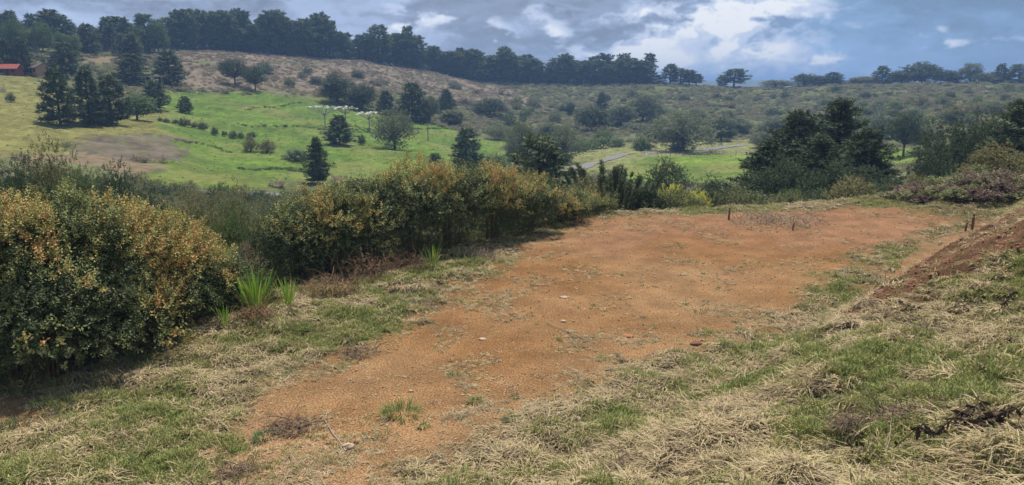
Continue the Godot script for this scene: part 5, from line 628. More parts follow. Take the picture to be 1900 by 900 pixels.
const STICKS := [[-2.78, 11.22, -3.6, 12.75, 0.016, 0.02, "pale_wood", "straight bleached stick lying on the lower bare soil"], [2.97, 8.28, 4.01, 8.2, 0.02, 0.1, "pale_wood", "pale broken stalk lying in the grass, lower right"], [0.9, 17.9, 1.99, 16.5, 0.012, 0.02, "pale_wood", "long thin pale twig lying on the open bare soil"], [4.22, 7.56, 4.58, 8.18, 0.007, 0.22, "pale_wood", "thin white upright twig below the dead weeds"], [-6.77, 12.43, -5.95, 11.41, 0.006, 0.05, "pale_wood", "forked pale twig in the dry grass, lower left"]]
const HOUSES := [[-136.6, 204.53, 0.15, 4.6, 2.0, 3.6, [0.2, 0.06, 0.04], [0.28, 0.07, 0.05], "small house with dull red roof at the far left below the wood"], [-134.15, 212.76, -0.5, 5.2, 2.2, 4.2, [0.42, 0.24, 0.13], [0.12, 0.09, 0.08], "small tan house with dark gabled roof right of the red-roofed one"]]
const UMBRELLAS := [[-51.46, 203.53, 5.57, 8.04, "silver-leaved umbrella tree, left and widest of three on the pasture"], [-47.82, 212.61, 5.14, 5.78, "slender silver-leaved umbrella tree, middle of three on the pasture"], [-40.53, 209.85, 4.88, 5.98, "silver-leaved umbrella tree, right of three on the pasture"]]
const SHELTER := [-109.21, 226.18]
var FENCE := [Vector2(35.03, 194.46), Vector2(69.03, 191.78)]
const POLE := [-23.51, 206.06, 5.2]
var LEDGES := [[[Vector2(-68.21, 183.53), Vector2(-63.98, 186.7), Vector2(-54.78, 192.55), Vector2(-36.79, 201.56), Vector2(-17.03, 245.77)], 3.0],
	[[Vector2(-47.5, 126.39), Vector2(-43.46, 131.02), Vector2(-37.4, 129.93), Vector2(-32.02, 123.73)], 7.0],
	[[Vector2(-75.65, 210.55), Vector2(-73.48, 225.22), Vector2(-69.22, 245.18)], 1.6],
	[[Vector2(-63.63, 140.21), Vector2(-59.71, 145.54), Vector2(-54.42, 142.6)], 3.0]]

# ---------------------------------------------------------------- helpers
class Acc:
	var v := PackedVector3Array()
	var c := PackedColorArray()

func mix_sm(a: float, b: float, x: float) -> float:
	var t := clampf((x - a) / (b - a), 0.0, 1.0)
	return t * t * (3.0 - 2.0 * t)

func numbered(called: String) -> String:
	var n: int = taken.get(called, 0)
	taken[called] = n + 1
	return called if n == 0 else "%s_%03d" % [called, n]

func tag(o: Node, label: String, category: String, group := "", kind := "") -> Node:
	o.set_meta("label", label)
	o.set_meta("category", category)
	if group: o.set_meta("group", group)
	if kind: o.set_meta("kind", kind)
	return o

func thing(called: String, at: Vector3, label: String, category: String, group := "") -> Node3D:
	var o := Node3D.new()
	o.name = numbered(called)
	add_child(o)
	o.position = at
	tag(o, label, category, group)
	return o

func part(called: String, m: Mesh, mat: Material, parent: Node) -> MeshInstance3D:
	var o := MeshInstance3D.new()
	o.name = called
	o.mesh = m
	o.material_override = mat
	parent.add_child(o, true)
	return o

func mesh_of(a: Acc) -> ArrayMesh:
	var arr := []
	arr.resize(Mesh.ARRAY_MAX)
	arr[Mesh.ARRAY_VERTEX] = a.v
	if a.c.size() == a.v.size(): arr[Mesh.ARRAY_COLOR] = a.c
	var m := ArrayMesh.new()
	m.add_surface_from_arrays(Mesh.PRIMITIVE_TRIANGLES, arr)
	return m

func smooth_mesh(a: Acc) -> ArrayMesh:
	var st := SurfaceTool.new()
	st.begin(Mesh.PRIMITIVE_TRIANGLES)
	st.set_smooth_group(0)
	for i in a.v.size():
		if a.c.size() == a.v.size(): st.set_color(a.c[i])
		st.add_vertex(a.v[i])
	st.index()
	st.generate_normals()
	return st.commit()

func lin(r: float, g: float, b: float) -> Color:
	return Color(r, g, b).linear_to_srgb()

func paint(called: String, c: Color, rough := 0.9, tinted := false, back := 0.0) -> StandardMaterial3D:
	var m := StandardMaterial3D.new()
	m.resource_name = called
	m.albedo_color = c
	m.roughness = rough
	m.metallic_specular = 0.35
	m.vertex_color_use_as_albedo = tinted
	m.cull_mode = BaseMaterial3D.CULL_DISABLED
	if back > 0.0:
		m.backlight_enabled = true
		m.backlight = Color(back, back, back).linear_to_srgb()
	return m

func tri(a: Acc, p: Vector3, q: Vector3, r: Vector3, c := Color.WHITE) -> void:
	a.v.append(p); a.v.append(q); a.v.append(r)
	a.c.append(c); a.c.append(c); a.c.append(c)

func quad(a: Acc, p: Vector3, q: Vector3, r: Vector3, s: Vector3, c := Color.WHITE) -> void:
	tri(a, p, q, r, c)
	tri(a, p, r, s, c)

func tube(a: Acc, pts: Array, radii: Array, sides := 6, c := Color.WHITE) -> void:
	var rings := []
	for i in pts.size():
		var fwd: Vector3 = (pts[mini(i + 1, pts.size() - 1)] - pts[maxi(i - 1, 0)]).normalized()
		var side := fwd.cross(Vector3.UP if absf(fwd.y) < 0.9 else Vector3.RIGHT).normalized()
		var up := side.cross(fwd)
		var ring := []
		for k in sides:
			var an := TAU * k / sides
			ring.append(pts[i] + (side * cos(an) + up * sin(an)) * radii[i])
		rings.append(ring)
	for i in pts.size() - 1:
		for k in sides:
			var n := (k + 1) % sides
			quad(a, rings[i][k], rings[i + 1][k], rings[i + 1][n], rings[i][n], c)
	for k in range(1, sides - 1):
		tri(a, rings[0][0], rings[0][k], rings[0][k + 1], c)
		tri(a, rings[-1][0], rings[-1][k + 1], rings[-1][k], c)

func box(a: Acc, lo: Vector3, hi: Vector3, c := Color.WHITE) -> void:
	var p := []
	for i in 8: p.append(Vector3(hi.x if i & 1 else lo.x, hi.y if i & 2 else lo.y, hi.z if i & 4 else lo.z))
	for q in [[0, 2, 3, 1], [4, 5, 7, 6], [0, 4, 6, 2], [1, 3, 7, 5], [2, 6, 7, 3], [0, 1, 5, 4]]:
		quad(a, p[q[0]], p[q[1]], p[q[2]], p[q[3]], c)

func rnd(a: float, b: float) -> float:
	return rng.randf_range(a, b)

func rdir() -> Vector3:
	var y := rnd(-1, 1)
	var an := rnd(0, TAU)
	var r := sqrt(1.0 - y * y)
	return Vector3(cos(an) * r, y, sin(an) * r)

func aim(dir: Vector3, roll: float) -> Basis:
	# a basis whose +Y runs along dir
	var y := dir.normalized()
	var x := y.cross(Vector3(0.31, 0.2, 0.93) if absf(y.y) > 0.95 else Vector3.UP).normalized()
	return Basis(x, y, x.cross(y)).rotated(y, roll)

# ---------------------------------------------------------------- the lie of the land
func catmull(a: float, b: float, c: float, d: float, t: float) -> float:
	return b + 0.5 * t * (c - a + t * (2.0 * a - 5.0 * b + 4.0 * c - d + t * (3.0 * (b - c) + d - a)))

var near_grid := PackedFloat32Array()
var soil_grid := PackedFloat32Array()
const NX := 221
const NSTEP := 0.5
const NX0 := -50.0
const NF0 := -30.0

func edge_distance(x: float, f: float) -> float:
	var best := 1e9
	var s := 1.0
	for i in EDGE.size() - 1:
		var a: Vector2 = EDGE[i]
		var d: Vector2 = EDGE[i + 1] - a
		var p := Vector2(x, f) - a
		var q := p - d * clampf(p.dot(d) / d.length_squared(), 0.0, 1.0)
		if q.length_squared() < best:
			best = q.length_squared()
			s = 1.0 if d.x * q.y - d.y * q.x > 0.0 else -1.0
	return s * sqrt(best)

func near_height(x: float, f: float) -> float:
	var e := edge_distance(x, f)
	var s := x * 0.725 - (f - 10.0) * 0.689
	var t := x * 0.689 + (f - 10.0) * 0.725
	var h := 0.0
	if e > 0.0: h = -(0.10 * minf(e, 1.5) + 0.42 * maxf(minf(e - 1.5, 13.0), 0.0))
	if s > 0.0:
		var k := 0.41 + 0.23 * (1.0 - mix_sm(-6, 0, t))
		var a := k * minf(s, 7.0) + 0.25 * maxf(s - 7.0, 0.0)
		var b := 0.66 * minf(s, 4.2) + 0.14 * maxf(s - 4.2, 0.0)
		var q := lerpf(a, b, mix_sm(7, 14, t)) * mix_sm(0, 1, s)
		h = h * (1.0 - mix_sm(0, 6, s)) + q * (1.0 - mix_sm(0, 10, e))
	h += 1.9 * exp(-(pow((x - 25.5) / 5.5, 2) + pow((f - 38.0) / 3.0, 2)))
	return h

func far_height(az: float, d: float) -> float:
	az = clampf(az, BEARINGS[0], BEARINGS[-1])
	d = clampf(d, RANGES[0], RANGES[-1])
	var i := 0
	while i < BEARINGS.size() - 2 and BEARINGS[i + 1] < az: i += 1
	var j := 0
	while j < RANGES.size() - 2 and RANGES[j + 1] < d: j += 1
	var u: float = (az - BEARINGS[i]) / (BEARINGS[i + 1] - BEARINGS[i])
	var v: float = (d - RANGES[j]) / (RANGES[j + 1] - RANGES[j])
	var q := [0.0, 0.0, 0.0, 0.0]
	var m: int = RANGES.size() - 1
	for k in 4:
		var r: Array = HEIGHTS[clampi(i + k - 1, 0, BEARINGS.size() - 1)]
		q[k] = catmull(r[clampi(j - 1, 0, m)], r[j], r[j + 1], r[clampi(j + 2, 0, m)], v)
	return catmull(q[0], q[1], q[2], q[3], u)

func grid_value(g: PackedFloat32Array, x: float, f: float) -> float:
	var gx := clampf((x - NX0) / NSTEP, 0.0, NX - 1.001)
	var gf := clampf((f - NF0) / NSTEP, 0.0, NX - 1.001)
	var i := int(gx)
	var j := int(gf)
	var u := gx - i
	var v := gf - j
	var k := j * NX + i
	return lerpf(lerpf(g[k], g[k + 1], u), lerpf(g[k + NX], g[k + NX + 1], u), v)

func base_height(x: float, f: float) -> float:
	var d := sqrt(x * x + f * f)
	var w := mix_sm(40, 62, d)
	var h := 0.0
	if w < 1.0: h = grid_value(near_grid, x, f) * (1.0 - w)
	if w > 0.0: h += far_height(rad_to_deg(atan2(x, f)), d) * w
	return h

func ground(x: float, f: float) -> float:
	var d := sqrt(x * x + f * f)
	var h := base_height(x, f)
	if d < 60.0:
		var soil := soil_at(x, f)
		var g := 1.0 - soil
		h += broad.get_noise_2d(x * 6.0, f * 6.0) * (0.05 + 0.18 * g) + mid.get_noise_2d(x * 16.0, f * 16.0) * (0.03 + 0.17 * g) + fine.get_noise_2d(x * 40.0, f * 40.0) * (0.03 + 0.03 * g)
		var s := x * 0.725 - (f - 10.0) * 0.689
		if s > 0.5 and d > 3.0: h += g * mix_sm(0.5, 2.0, s) * (0.30 * mid.get_noise_2d(x * 9.0 + 30.0, f * 9.0) + 0.10 * absf(mid.get_noise_2d(x * 30.0, f * 30.0)))
		if s > 0.3 and f > 15.0:   # runnels down the cut bank
			var t := x * 0.689 + (f - 10.0) * 0.725
			h += 0.26 * mix_sm(0.3, 1.2, s) * (1.0 - mix_sm(4.0, 5.5, s)) * mid.get_noise_2d(t * 26.0, s * 7.0)
	else:
		var k := mix_sm(60, 110, d)
		h += k * (broad.get_noise_2d(x, f) * 1.3 + mid.get_noise_2d(x * 1.2, f * 1.2) * 0.55 + fine.get_noise_2d(x * 2.0, f * 2.0) * 0.25)
	return h

func on_ground(x: float, f: float) -> Vector3:
	return Vector3(x, ground(x, f), -f)

func soil_at(x: float, f: float) -> float:
	var wx := x + mid.get_noise_2d(x * 14.0, f * 14.0 + 500.0) * 0.8
	var wf := f + mid.get_noise_2d(x * 14.0 + 300.0, f * 14.0) * 0.8
	var e := grid_value(soil_grid, wx, wf) + broad.get_noise_2d(x * 9.0 + 50.0, f * 9.0) * 0.55 + fine.get_noise_2d(x * 9.0, f * 9.0) * 0.5
	var s := x * 0.725 - (f - 10.0) * 0.689
	if s > 0.0 and f > 14.0: e += 0.25 + mid.get_noise_2d(x * 24.0, f * 24.0) * 0.9 + fine.get_noise_2d(x * 22.0, f * 22.0) * 0.5
	return mix_sm(-0.8, 0.7, e)

func poly_distance(p: Vector2, poly: PackedVector2Array) -> float:
	var best := 1e9
	for i in poly.size():
		var a := poly[i]
		var d := poly[(i + 1) % poly.size()] - a
		var q := p - a
		q -= d * clampf(q.dot(d) / d.length_squared(), 0.0, 1.0)
		best = minf(best, q.length_squared())
	return sqrt(best) * (1.0 if Geometry2D.is_point_in_polygon(p, poly) else -1.0)

# ground cover of the far slopes, on a plan grid of 2 m
const ZX := 340
const ZF := 280
var zones := PackedByteArray()
func zone_at(x: float, f: float) -> int:
	var i := int((x + 340.0) / 2.0)
	var j := int((f - 30.0) / 2.0)
	return zones[clampi(j, 0, ZF - 1) * ZX + clampi(i, 0, ZX - 1)]

const GRASS_SUB := Color(0.22, 0.18, 0.09)
const SOIL := Color(0.44, 0.235, 0.10)
var zone_color := [
	Color(0.235, 0.26, 0.12),   # 0 green scrub
	Color(0.36, 0.295, 0.22),   # 1 felled, brown scrub
	Color(0.225, 0.36, 0.065),   # 2 pasture
	Color(0.35, 0.345, 0.12),  # 3 dry meadow
	Color(0.27, 0.225, 0.185),   # 4 grey bare plot
	Color(0.52, 0.36, 0.24),   # 5 tan bare soil
	Color(0.30, 0.44, 0.075),   # 6 bright valley pasture
	Color(0.38, 0.40, 0.16),   # 7 pale valley grass
]

func ground_color(x: float, f: float, d: float) -> Color:
	var n := mid.get_noise_2d(x * 3.0, f * 3.0)
	if d < 52.0:
		var s := soil_at(x, f)
		var p := broad.get_noise_2d(x * 5.0 + 90.0, f * 5.0)
		var soil := SOIL.lerp(Color(0.58, 0.37, 0.20), clampf(0.35 + p * 1.1 + n * 0.3, 0, 1))
		soil = soil.lerp(Color(0.46, 0.225, 0.13), 0.55 * mix_sm(22, 30, f + p * 6.0) * mix_sm(-2, 6, x + n * 5.0))
		var t := x * 0.725 - (f - 10.0) * 0.689
		if t > 0.2 and f > 15.0: soil = soil.lerp(Color(0.145, 0.075, 0.048).lerp(Color(0.31, 0.165, 0.10), clampf(0.35 + 1.6 * fine.get_noise_2d(x * 12.0, f * 12.0), 0, 1)), 0.9)
		var g := GRASS_SUB.lerp(Color(0.22, 0.235, 0.08), clampf(0.5 + n * 1.4, 0, 1)).lerp(Color(0.34, 0.25, 0.14), clampf(p * 1.6, 0, 0.8))
		if (x - 27.0) * (x - 27.0) / 30.0 + (f - 39.0) * (f - 39.0) / 9.0 < 1.0 + p: g = g.lerp(Color(0.36, 0.40, 0.12), 0.6)
		return g.lerp(soil, s)
	var wx := x + mid.get_noise_2d(x * 2.0, f * 2.0) * 5.0
	var wf := f + mid.get_noise_2d(x * 2.0 + 700.0, f * 2.0) * 7.0
	var z := zone_at(wx, wf)
	var c: Color = zone_color[z]
	var v := fine.get_noise_2d(x * 5.0, f * 5.0)
	var k := 1.0 + n * 0.45 + v * 0.42
	c = Color(c.r * k, c.g * k, c.b * k)
	if z == 2 or z == 6:
		c = c.lerp(Color(0.36, 0.385, 0.12), clampf(broad.get_noise_2d(x * 2.0, f * 2.0 + 40.0) * 1.8 + 0.1 + v * 0.6, 0, 0.8))
		c = c.lerp(Color(0.12, 0.22, 0.045), clampf(broad.get_noise_2d(x * 3.3 + 210.0, f * 3.3) * 2.0 - 0.1 + n * 0.8, 0, 0.6))
	elif z == 4 or z == 5:
		c = c.lerp(Color(0.33, 0.28, 0.20), clampf(0.3 + n * 2.2, 0, 0.8)).lerp(Color(0.21, 0.25, 0.09), clampf(v * 2.2 - 0.15, 0, 0.7))
	elif z == 1 or z == 0:
		c = c.lerp(Color(0.20, 0.245, 0.085), clampf(broad.get_noise_2d(x * 1.6 + 33.0, f * 1.6) * 1.6, 0, 0.8))
	return c

func noise_image(size: int, freq: float, octaves: int, lo: float, hi: float, seed_: int, normal := false) -> NoiseTexture2D:
	var n := FastNoiseLite.new()
	n.seed = seed_
	n.noise_type = FastNoiseLite.TYPE_SIMPLEX_SMOOTH
	n.frequency = freq
	n.fractal_octaves = octaves
	n.fractal_gain = 0.62
	var t := NoiseTexture2D.new()
	t.width = size
	t.height = size
	t.seamless = true
	t.noise = n
	if normal:
		t.as_normal_map = true
		t.bump_strength = 6.0
	else:
		var g := Gradient.new()
		g.set_color(0, Color(lo, lo, lo))
		g.set_color(1, Color(hi, hi, hi))
		t.color_ramp = g
	return t

func earth_material() -> StandardMaterial3D:
	var m := StandardMaterial3D.new()
	m.resource_name = "earth"
	m.vertex_color_use_as_albedo = true
	m.roughness = 0.97
	m.metallic_specular = 0.2
	m.albedo_texture = noise_image(1024, 0.05, 6, 0.30, 1.0, 3)
	m.albedo_color = Color(1.2, 1.2, 1.2)
	m.uv1_triplanar = true
	m.uv1_world_triplanar = true
	m.uv1_scale = Vector3(0.37, 0.37, 0.37)
	m.heightmap_enabled = true
	m.heightmap_texture = m.albedo_texture
	m.heightmap_scale = 2.2
	m.detail_enabled = true
	m.detail_blend_mode = BaseMaterial3D.BLEND_MODE_MUL
	m.detail_uv_layer = BaseMaterial3D.DETAIL_UV_2
	m.detail_albedo = noise_image(512, 0.02, 5, 0.72, 1.0, 8)
	m.uv2_triplanar = true
	m.uv2_world_triplanar = true
	m.uv2_scale = Vector3(0.053, 0.053, 0.053)
	return m

func build_land() -> void:
	near_grid.resize(NX * NX)
	soil_grid.resize(NX * NX)
	for j in NX:
		for i in NX:
			var x := NX0 + i * NSTEP
			var f := NF0 + j * NSTEP
			near_grid[j * NX + i] = near_height(x, f)
			var e := -3.0
			if f > 2.0 and f < 45.0 and x > -16.0 and x < 32.0:
				e = -9.0
				for poly in SOIL_POLYS: e = maxf(e, poly_distance(Vector2(x, f), poly))
			soil_grid[j * NX + i] = clampf(e, -3.0, 3.0)
	zones.resize(ZX * ZF)
	for j in ZF:
		for i in ZX:
			var p := Vector2(-340.0 + 2.0 * i + 1.0, 30.0 + 2.0 * j + 1.0)
			var z := 0
			for q in ZONE_POLYS:
				if Geometry2D.is_point_in_polygon(p, q[1]): z = q[0]
			zones[j * ZX + i] = z
	var az := []
	var a := -180.0
	while a < 180.0:
		az.append(a)
		a += 0.32 if absf(a) < 46.0 else 4.0
	az.append(180.0)
	var rows := [0.0]
	var d := 3.0
	while d < 4200.0:
		rows.append(d)
		d *= 1.009 if d < 50.0 else 1.013 if d < 560.0 else 1.09
	var v := PackedVector3Array()
	var c := PackedColorArray()
	var idx := PackedInt32Array()
	var w := az.size()
	for r in rows:
		for b in az:
			var x: float = r * sin(deg_to_rad(b))
			var f: float = r * cos(deg_to_rad(b))
			v.append(Vector3(x, ground(x, f), -f))
			c.append(ground_color(x, f, r))
	for j in rows.size() - 1:
		for i in w - 1:
			var k := j * w + i
			idx.append_array([k, k + w, k + w + 1, k, k + w + 1, k + 1])
	var arr := []
	arr.resize(Mesh.ARRAY_MAX)
	arr[Mesh.ARRAY_VERTEX] = v
	arr[Mesh.ARRAY_COLOR] = c
	arr[Mesh.ARRAY_INDEX] = idx
	var st := SurfaceTool.new()
	st.create_from_arrays(arr)
	st.generate_normals()
	var o := MeshInstance3D.new()
	o.name = "ground"
	o.mesh = st.commit()
	o.material_override = earth_material()
	add_child(o)
	tag(o, "sloping land with bare red soil plot, pastures and scrub hills", "ground", "", "structure")

func build_road() -> void:
	var a := Acc.new()
	var curve := Curve2D.new()
	for i in ROAD.size():
		var t: Vector2 = (ROAD[mini(i + 1, ROAD.size() - 1)] - ROAD[maxi(i - 1, 0)]) * 0.16
		curve.add_point(ROAD[i], -t, t)
	var pts := curve.tessellate_even_length(6, 1.2)
	for i in pts.size() - 1:
		var p := []
		for k in 2:
			var q := pts[i + k]
			var t := (pts[mini(i + k + 1, pts.size() - 1)] - pts[maxi(i + k - 1, 0)]).normalized().orthogonal() * 1.9
			for s in [-1.0, 0.0, 1.0]:
				var e: Vector2 = q + t * s
				p.append(Vector3(e.x, ground(e.x, e.y) + 0.14 + (0.03 if s == 0.0 else 0.0), -e.y))
		quad(a, p[0], p[3], p[4], p[1])
		quad(a, p[1], p[4], p[5], p[2])
	var m := paint("asphalt", lin(0.24, 0.24, 0.25), 0.9)
	m.albedo_texture = noise_image(512, 0.03, 5, 0.7, 1.0, 12)
	m.uv1_triplanar = true
	m.uv1_world_triplanar = true
	m.uv1_scale = Vector3(0.2, 0.2, 0.2)
	var o := part("road", smooth_mesh(a), m, self)
	tag(o, "pale grey asphalt lane winding along the valley floor", "road", "", "structure")

# ---------------------------------------------------------------- sky
func sky_color(dir: Vector3, n: FastNoiseLite) -> Color:
	var el := rad_to_deg(asin(clampf(dir.y, -1, 1)))
	var az := rad_to_deg(atan2(dir.x, -dir.z))
	var e := maxf(el, 0.0)
	var p := Vector3(dir.x, dir.y * 2.6, dir.z) * 190.0
	p += Vector3(n.get_noise_3dv(p * 1.7 + Vector3(40, 0, 0)), n.get_noise_3dv(p * 1.7 + Vector3(0, 70, 0)), n.get_noise_3dv(p * 1.7 + Vector3(0, 0, 90))) * 26.0
	var big := n.get_noise_3dv(p)
	var det := n.get_noise_3dv(p * 3.6 + Vector3(91, 7, 33))
	var cover := big * 1.25 + det * 0.55
	var far_side := mix_sm(8, 24, az) * (1.0 - mix_sm(90, 150, az))
	var sheet := Color(0.41, 0.51, 0.73).lerp(Color(0.24, 0.38, 0.61), far_side)
	var grey_ := Color(0.25, 0.31, 0.43).lerp(Color(0.19, 0.29, 0.45), far_side)
	var under := clampf((n.get_noise_3dv(p + Vector3(0, 7, 0)) - big) * 2.6, -0.35, 0.6)   # thicker cloud above: a grey base
	var c := sheet.lerp(grey_, clampf(mix_sm(-0.3, 0.3, -cover) + under * 0.5, 0.0, 1.2))
	var streak := n.get_noise_3dv(Vector3(dir.x, dir.y * 8.0, dir.z) * 150.0 + Vector3(5, 60, 9))
	c = c * (1.0 + 0.42 * streak * (0.35 + 0.65 * far_side))
	var b := cover * 0.62 + 0.10 * streak
	for g in BREAKS:
		var q := pow((az + det * 3.0 - g[0]) / (g[2] * 1.25), 2) + pow((el + big * 1.4 - g[1]) / (g[3] * 1.25), 2)
		if q < 9.0: b += g[4] * exp(-q) * (0.85 + 1.7 * det + 0.5 * big)
	c = c.lerp(Color(0.56, 0.65, 0.83), mix_sm(0.14, 0.40, b))
	c = c.lerp(Color(0.86, 0.89, 0.94), mix_sm(0.40, 0.68, b - under * 0.25))
	c = c.lerp(Color(0.32, 0.46, 0.68), 0.5 * exp(-e / 1.6))
	return c

func build_sky() -> Sky:
	var n := FastNoiseLite.new()
	n.seed = 21
	n.noise_type = FastNoiseLite.TYPE_SIMPLEX_SMOOTH
	n.frequency = 0.01
	n.fractal_octaves = 7
	n.fractal_gain = 0.58
	var low := Image.create(640, 320, false, Image.FORMAT_RGBF)
	for y in 320:
		for x in 640:
			low.set_pixel(x, y, sky_color(sky_dir((x + 0.5) / 640.0, (y + 0.5) / 320.0), n))
	low.resize(4096, 2048, Image.INTERPOLATE_CUBIC)
	for y in range(1024 - 172, 1026):
		for x in 4096:
			var u := (x + 0.5) / 4096.0
			if u < 0.13 or u > 0.87:
				low.set_pixel(x, y, sky_color(sky_dir(u, (y + 0.5) / 2048.0), n))
	var m := PanoramaSkyMaterial.new()
	m.panorama = ImageTexture.create_from_image(low)
	var s := Sky.new()
	s.sky_material = m
	return s

func sky_dir(u: float, v: float) -> Vector3:
	var az := u * TAU
	var th := v * PI
	return Vector3(sin(az) * sin(th), cos(th), -cos(az) * sin(th))

# ---------------------------------------------------------------- foliage
func leaf_spray(count: int, size: float, leaf: Vector2, tint: Array, flat := 0.3) -> Acc:
	# leaves round a short shoot along +Y; tint: [colour, colour]
	var a := Acc.new()
	for i in count:
		var t := (i + 0.5) / count
		var at := Vector3(rnd(-0.1, 0.1), t, rnd(-0.1, 0.1)) * size
		var an := i * 2.4 + rnd(-0.4, 0.4)
		var out := Vector3(cos(an), rnd(0.1, 0.9), sin(an)).normalized()
		var side := out.cross(Vector3.UP).normalized().rotated(out, rnd(-0.7, 0.7))
		var l := leaf.x * rnd(0.75, 1.25)
		var w := leaf.y * rnd(0.8, 1.2)
		var c: Color = tint[0].lerp(tint[1], rng.randf())
		var up := side.cross(out).normalized() * w * flat
		var tip := at + out * l
		var mid_ := at + out * l * 0.5
		tri(a, at, mid_ + side * w * 0.5 + up, tip, c)
		tri(a, at, tip, mid_ - side * w * 0.5 + up, c)
	return a

func needle_spray(count: int, size: float, leaf: Vector2, tint: Array) -> Acc:
	# narrow blades fanning forward from a twig along +Y
	var a := Acc.new()
	for i in count:
		var t := (i + 0.3) / count
		var at := Vector3(0, t * 0.8, 0) * size
		var an := rnd(0, TAU)
		var out := Vector3(cos(an) * 0.75, rnd(0.35, 1.0), sin(an) * 0.75).normalized()
		var side := out.cross(rdir()).normalized()
		var l := leaf.x * rnd(0.7, 1.3)
		var c: Color = tint[0].lerp(tint[1], rng.randf())
		tri(a, at - side * leaf.y * 0.4, at + out * l, at + side * leaf.y * 0.4, c)
		tri(a, at + out * l * 0.25 + side * leaf.y, at + out * l * 0.9, at + out * l * 0.25 - side * leaf.y, c)
	return a

func put(a: Acc, s: Acc, at: Vector3, dir: Vector3, k: float) -> void:
	var b := aim(dir, rnd(0, TAU)).scaled(Vector3(k, k, k))
	a.v.append_array(Transform3D(b, at) * s.v)
	a.c.append_array(s.c)

func grey(v: float, warm := 0.0) -> Color:
	return Color(v * (1.0 + warm), v, v * (1.0 - warm))

var protos := {}   # kind -> array of [trunk mesh, crown mesh, height, width]

func proto_ridge_pine(seed_: int) -> Array:
	rng.seed = seed_
	var tr := Acc.new()
	var cr := Acc.new()
	var h := 20.0
	var lean := Vector3(rnd(-0.5, 0.5), 0, rnd(-0.5, 0.5))
	tube(tr, [Vector3(0, -1, 0), Vector3(0, 6, 0) + lean * 0.4, Vector3(0, 13, 0) + lean, Vector3(0, 19, 0) + lean * 1.3], [0.32, 0.24, 0.17, 0.05], 6)
	var sprays := []
	for i in 4: sprays.append(needle_spray(10, 1.0, Vector2(0.85, 0.13), [grey(0.55 + 0.1 * i), grey(0.75 + 0.08 * i)]))
	var bare := rnd(0.04, 0.34)
	var shape := rnd(0.9, 1.25)
	for i in 64:
		var t := bare + (1.0 - bare) * pow((i + rng.randf()) / 64.0, 0.85)
		var y := t * h
		var k := (t - bare) / (1.0 - bare)
		var reach := 3.3 * shape * sqrt(maxf(0.25 if k < 0.4 else 0.0, 1.0 - pow(absf(k - 0.30) / 0.72, 1.5))) * rnd(0.5, 1.15) * (1.0 + 0.6 * lumps.get_noise_2d(y * 14.0, seed_ * 37.0)) + 0.35
		var an := i * 2.4 + rnd(-0.5, 0.5)
		var from := Vector3(0, y - 0.4, 0) + lean * (t * 1.3)
		var to := from + Vector3(cos(an), rnd(0.1, 0.55), sin(an)) * reach
		tube(tr, [from, to], [0.07, 0.02], 3)
		for s in int(4 + reach * 2.6):
			var q := from.lerp(to, pow(rnd(0.1, 1.0), 0.6)) + rdir() * 0.45
			put(cr, sprays[rng.randi() % 4], q, (to - from).normalized() + Vector3(0, 0.7, 0) + rdir() * 0.7, rnd(0.8, 1.3))
	return [mesh_of(tr), mesh_of(cr), h, 7.0]

func proto_conifer(seed_: int, sharp: float, loose: float, fine_ := 1.0) -> Array:
	rng.seed = seed_
	var tr := Acc.new()
	var cr := Acc.new()
	var h := 10.0
	tube(tr, [Vector3(0, -1, 0), Vector3(0, 4, 0), Vector3(0, 9.6, 0)], [0.2, 0.14, 0.03], 6)
	var sprays := []
	for i in 5: sprays.append(needle_spray(9, 0.55 / fine_, Vector2(0.5, 0.075) / fine_, [grey(0.5 + 0.09 * i), grey(0.72 + 0.07 * i)]))
	var n := int(120 * fine_)
	for i in n:
		var t := pow((i + rng.randf()) / n, 1.15)
		var y := 0.5 + 9.3 * t
		var reach := 3.1 * pow(1.0 - t, sharp) * rnd(0.6, 1.12) * (1.0 + loose * lumps.get_noise_2d(y * 22.0 + seed_ * 50.0, i * 3.0)) + 0.15
		if t < 0.12: reach *= 0.75
		var an := i * 2.4 + rnd(-0.6, 0.6)
		var from := Vector3(0, y, 0)
		var to := from + Vector3(cos(an), rnd(-0.18, 0.42), sin(an)) * reach
		tube(tr, [from, to], [0.045, 0.012], 3)
		for s in int((3 + reach * 3.4) * fine_):
			var q := from.lerp(to, pow(rnd(0.05, 1.0), 0.6)) + rdir() * 0.22
			put(cr, sprays[rng.randi() % 5], q, (to - from).normalized() + Vector3(0, 0.35, 0) + rdir() * 0.5, rnd(0.75, 1.2))
	return [mesh_of(tr), mesh_of(cr), h, 6.0]

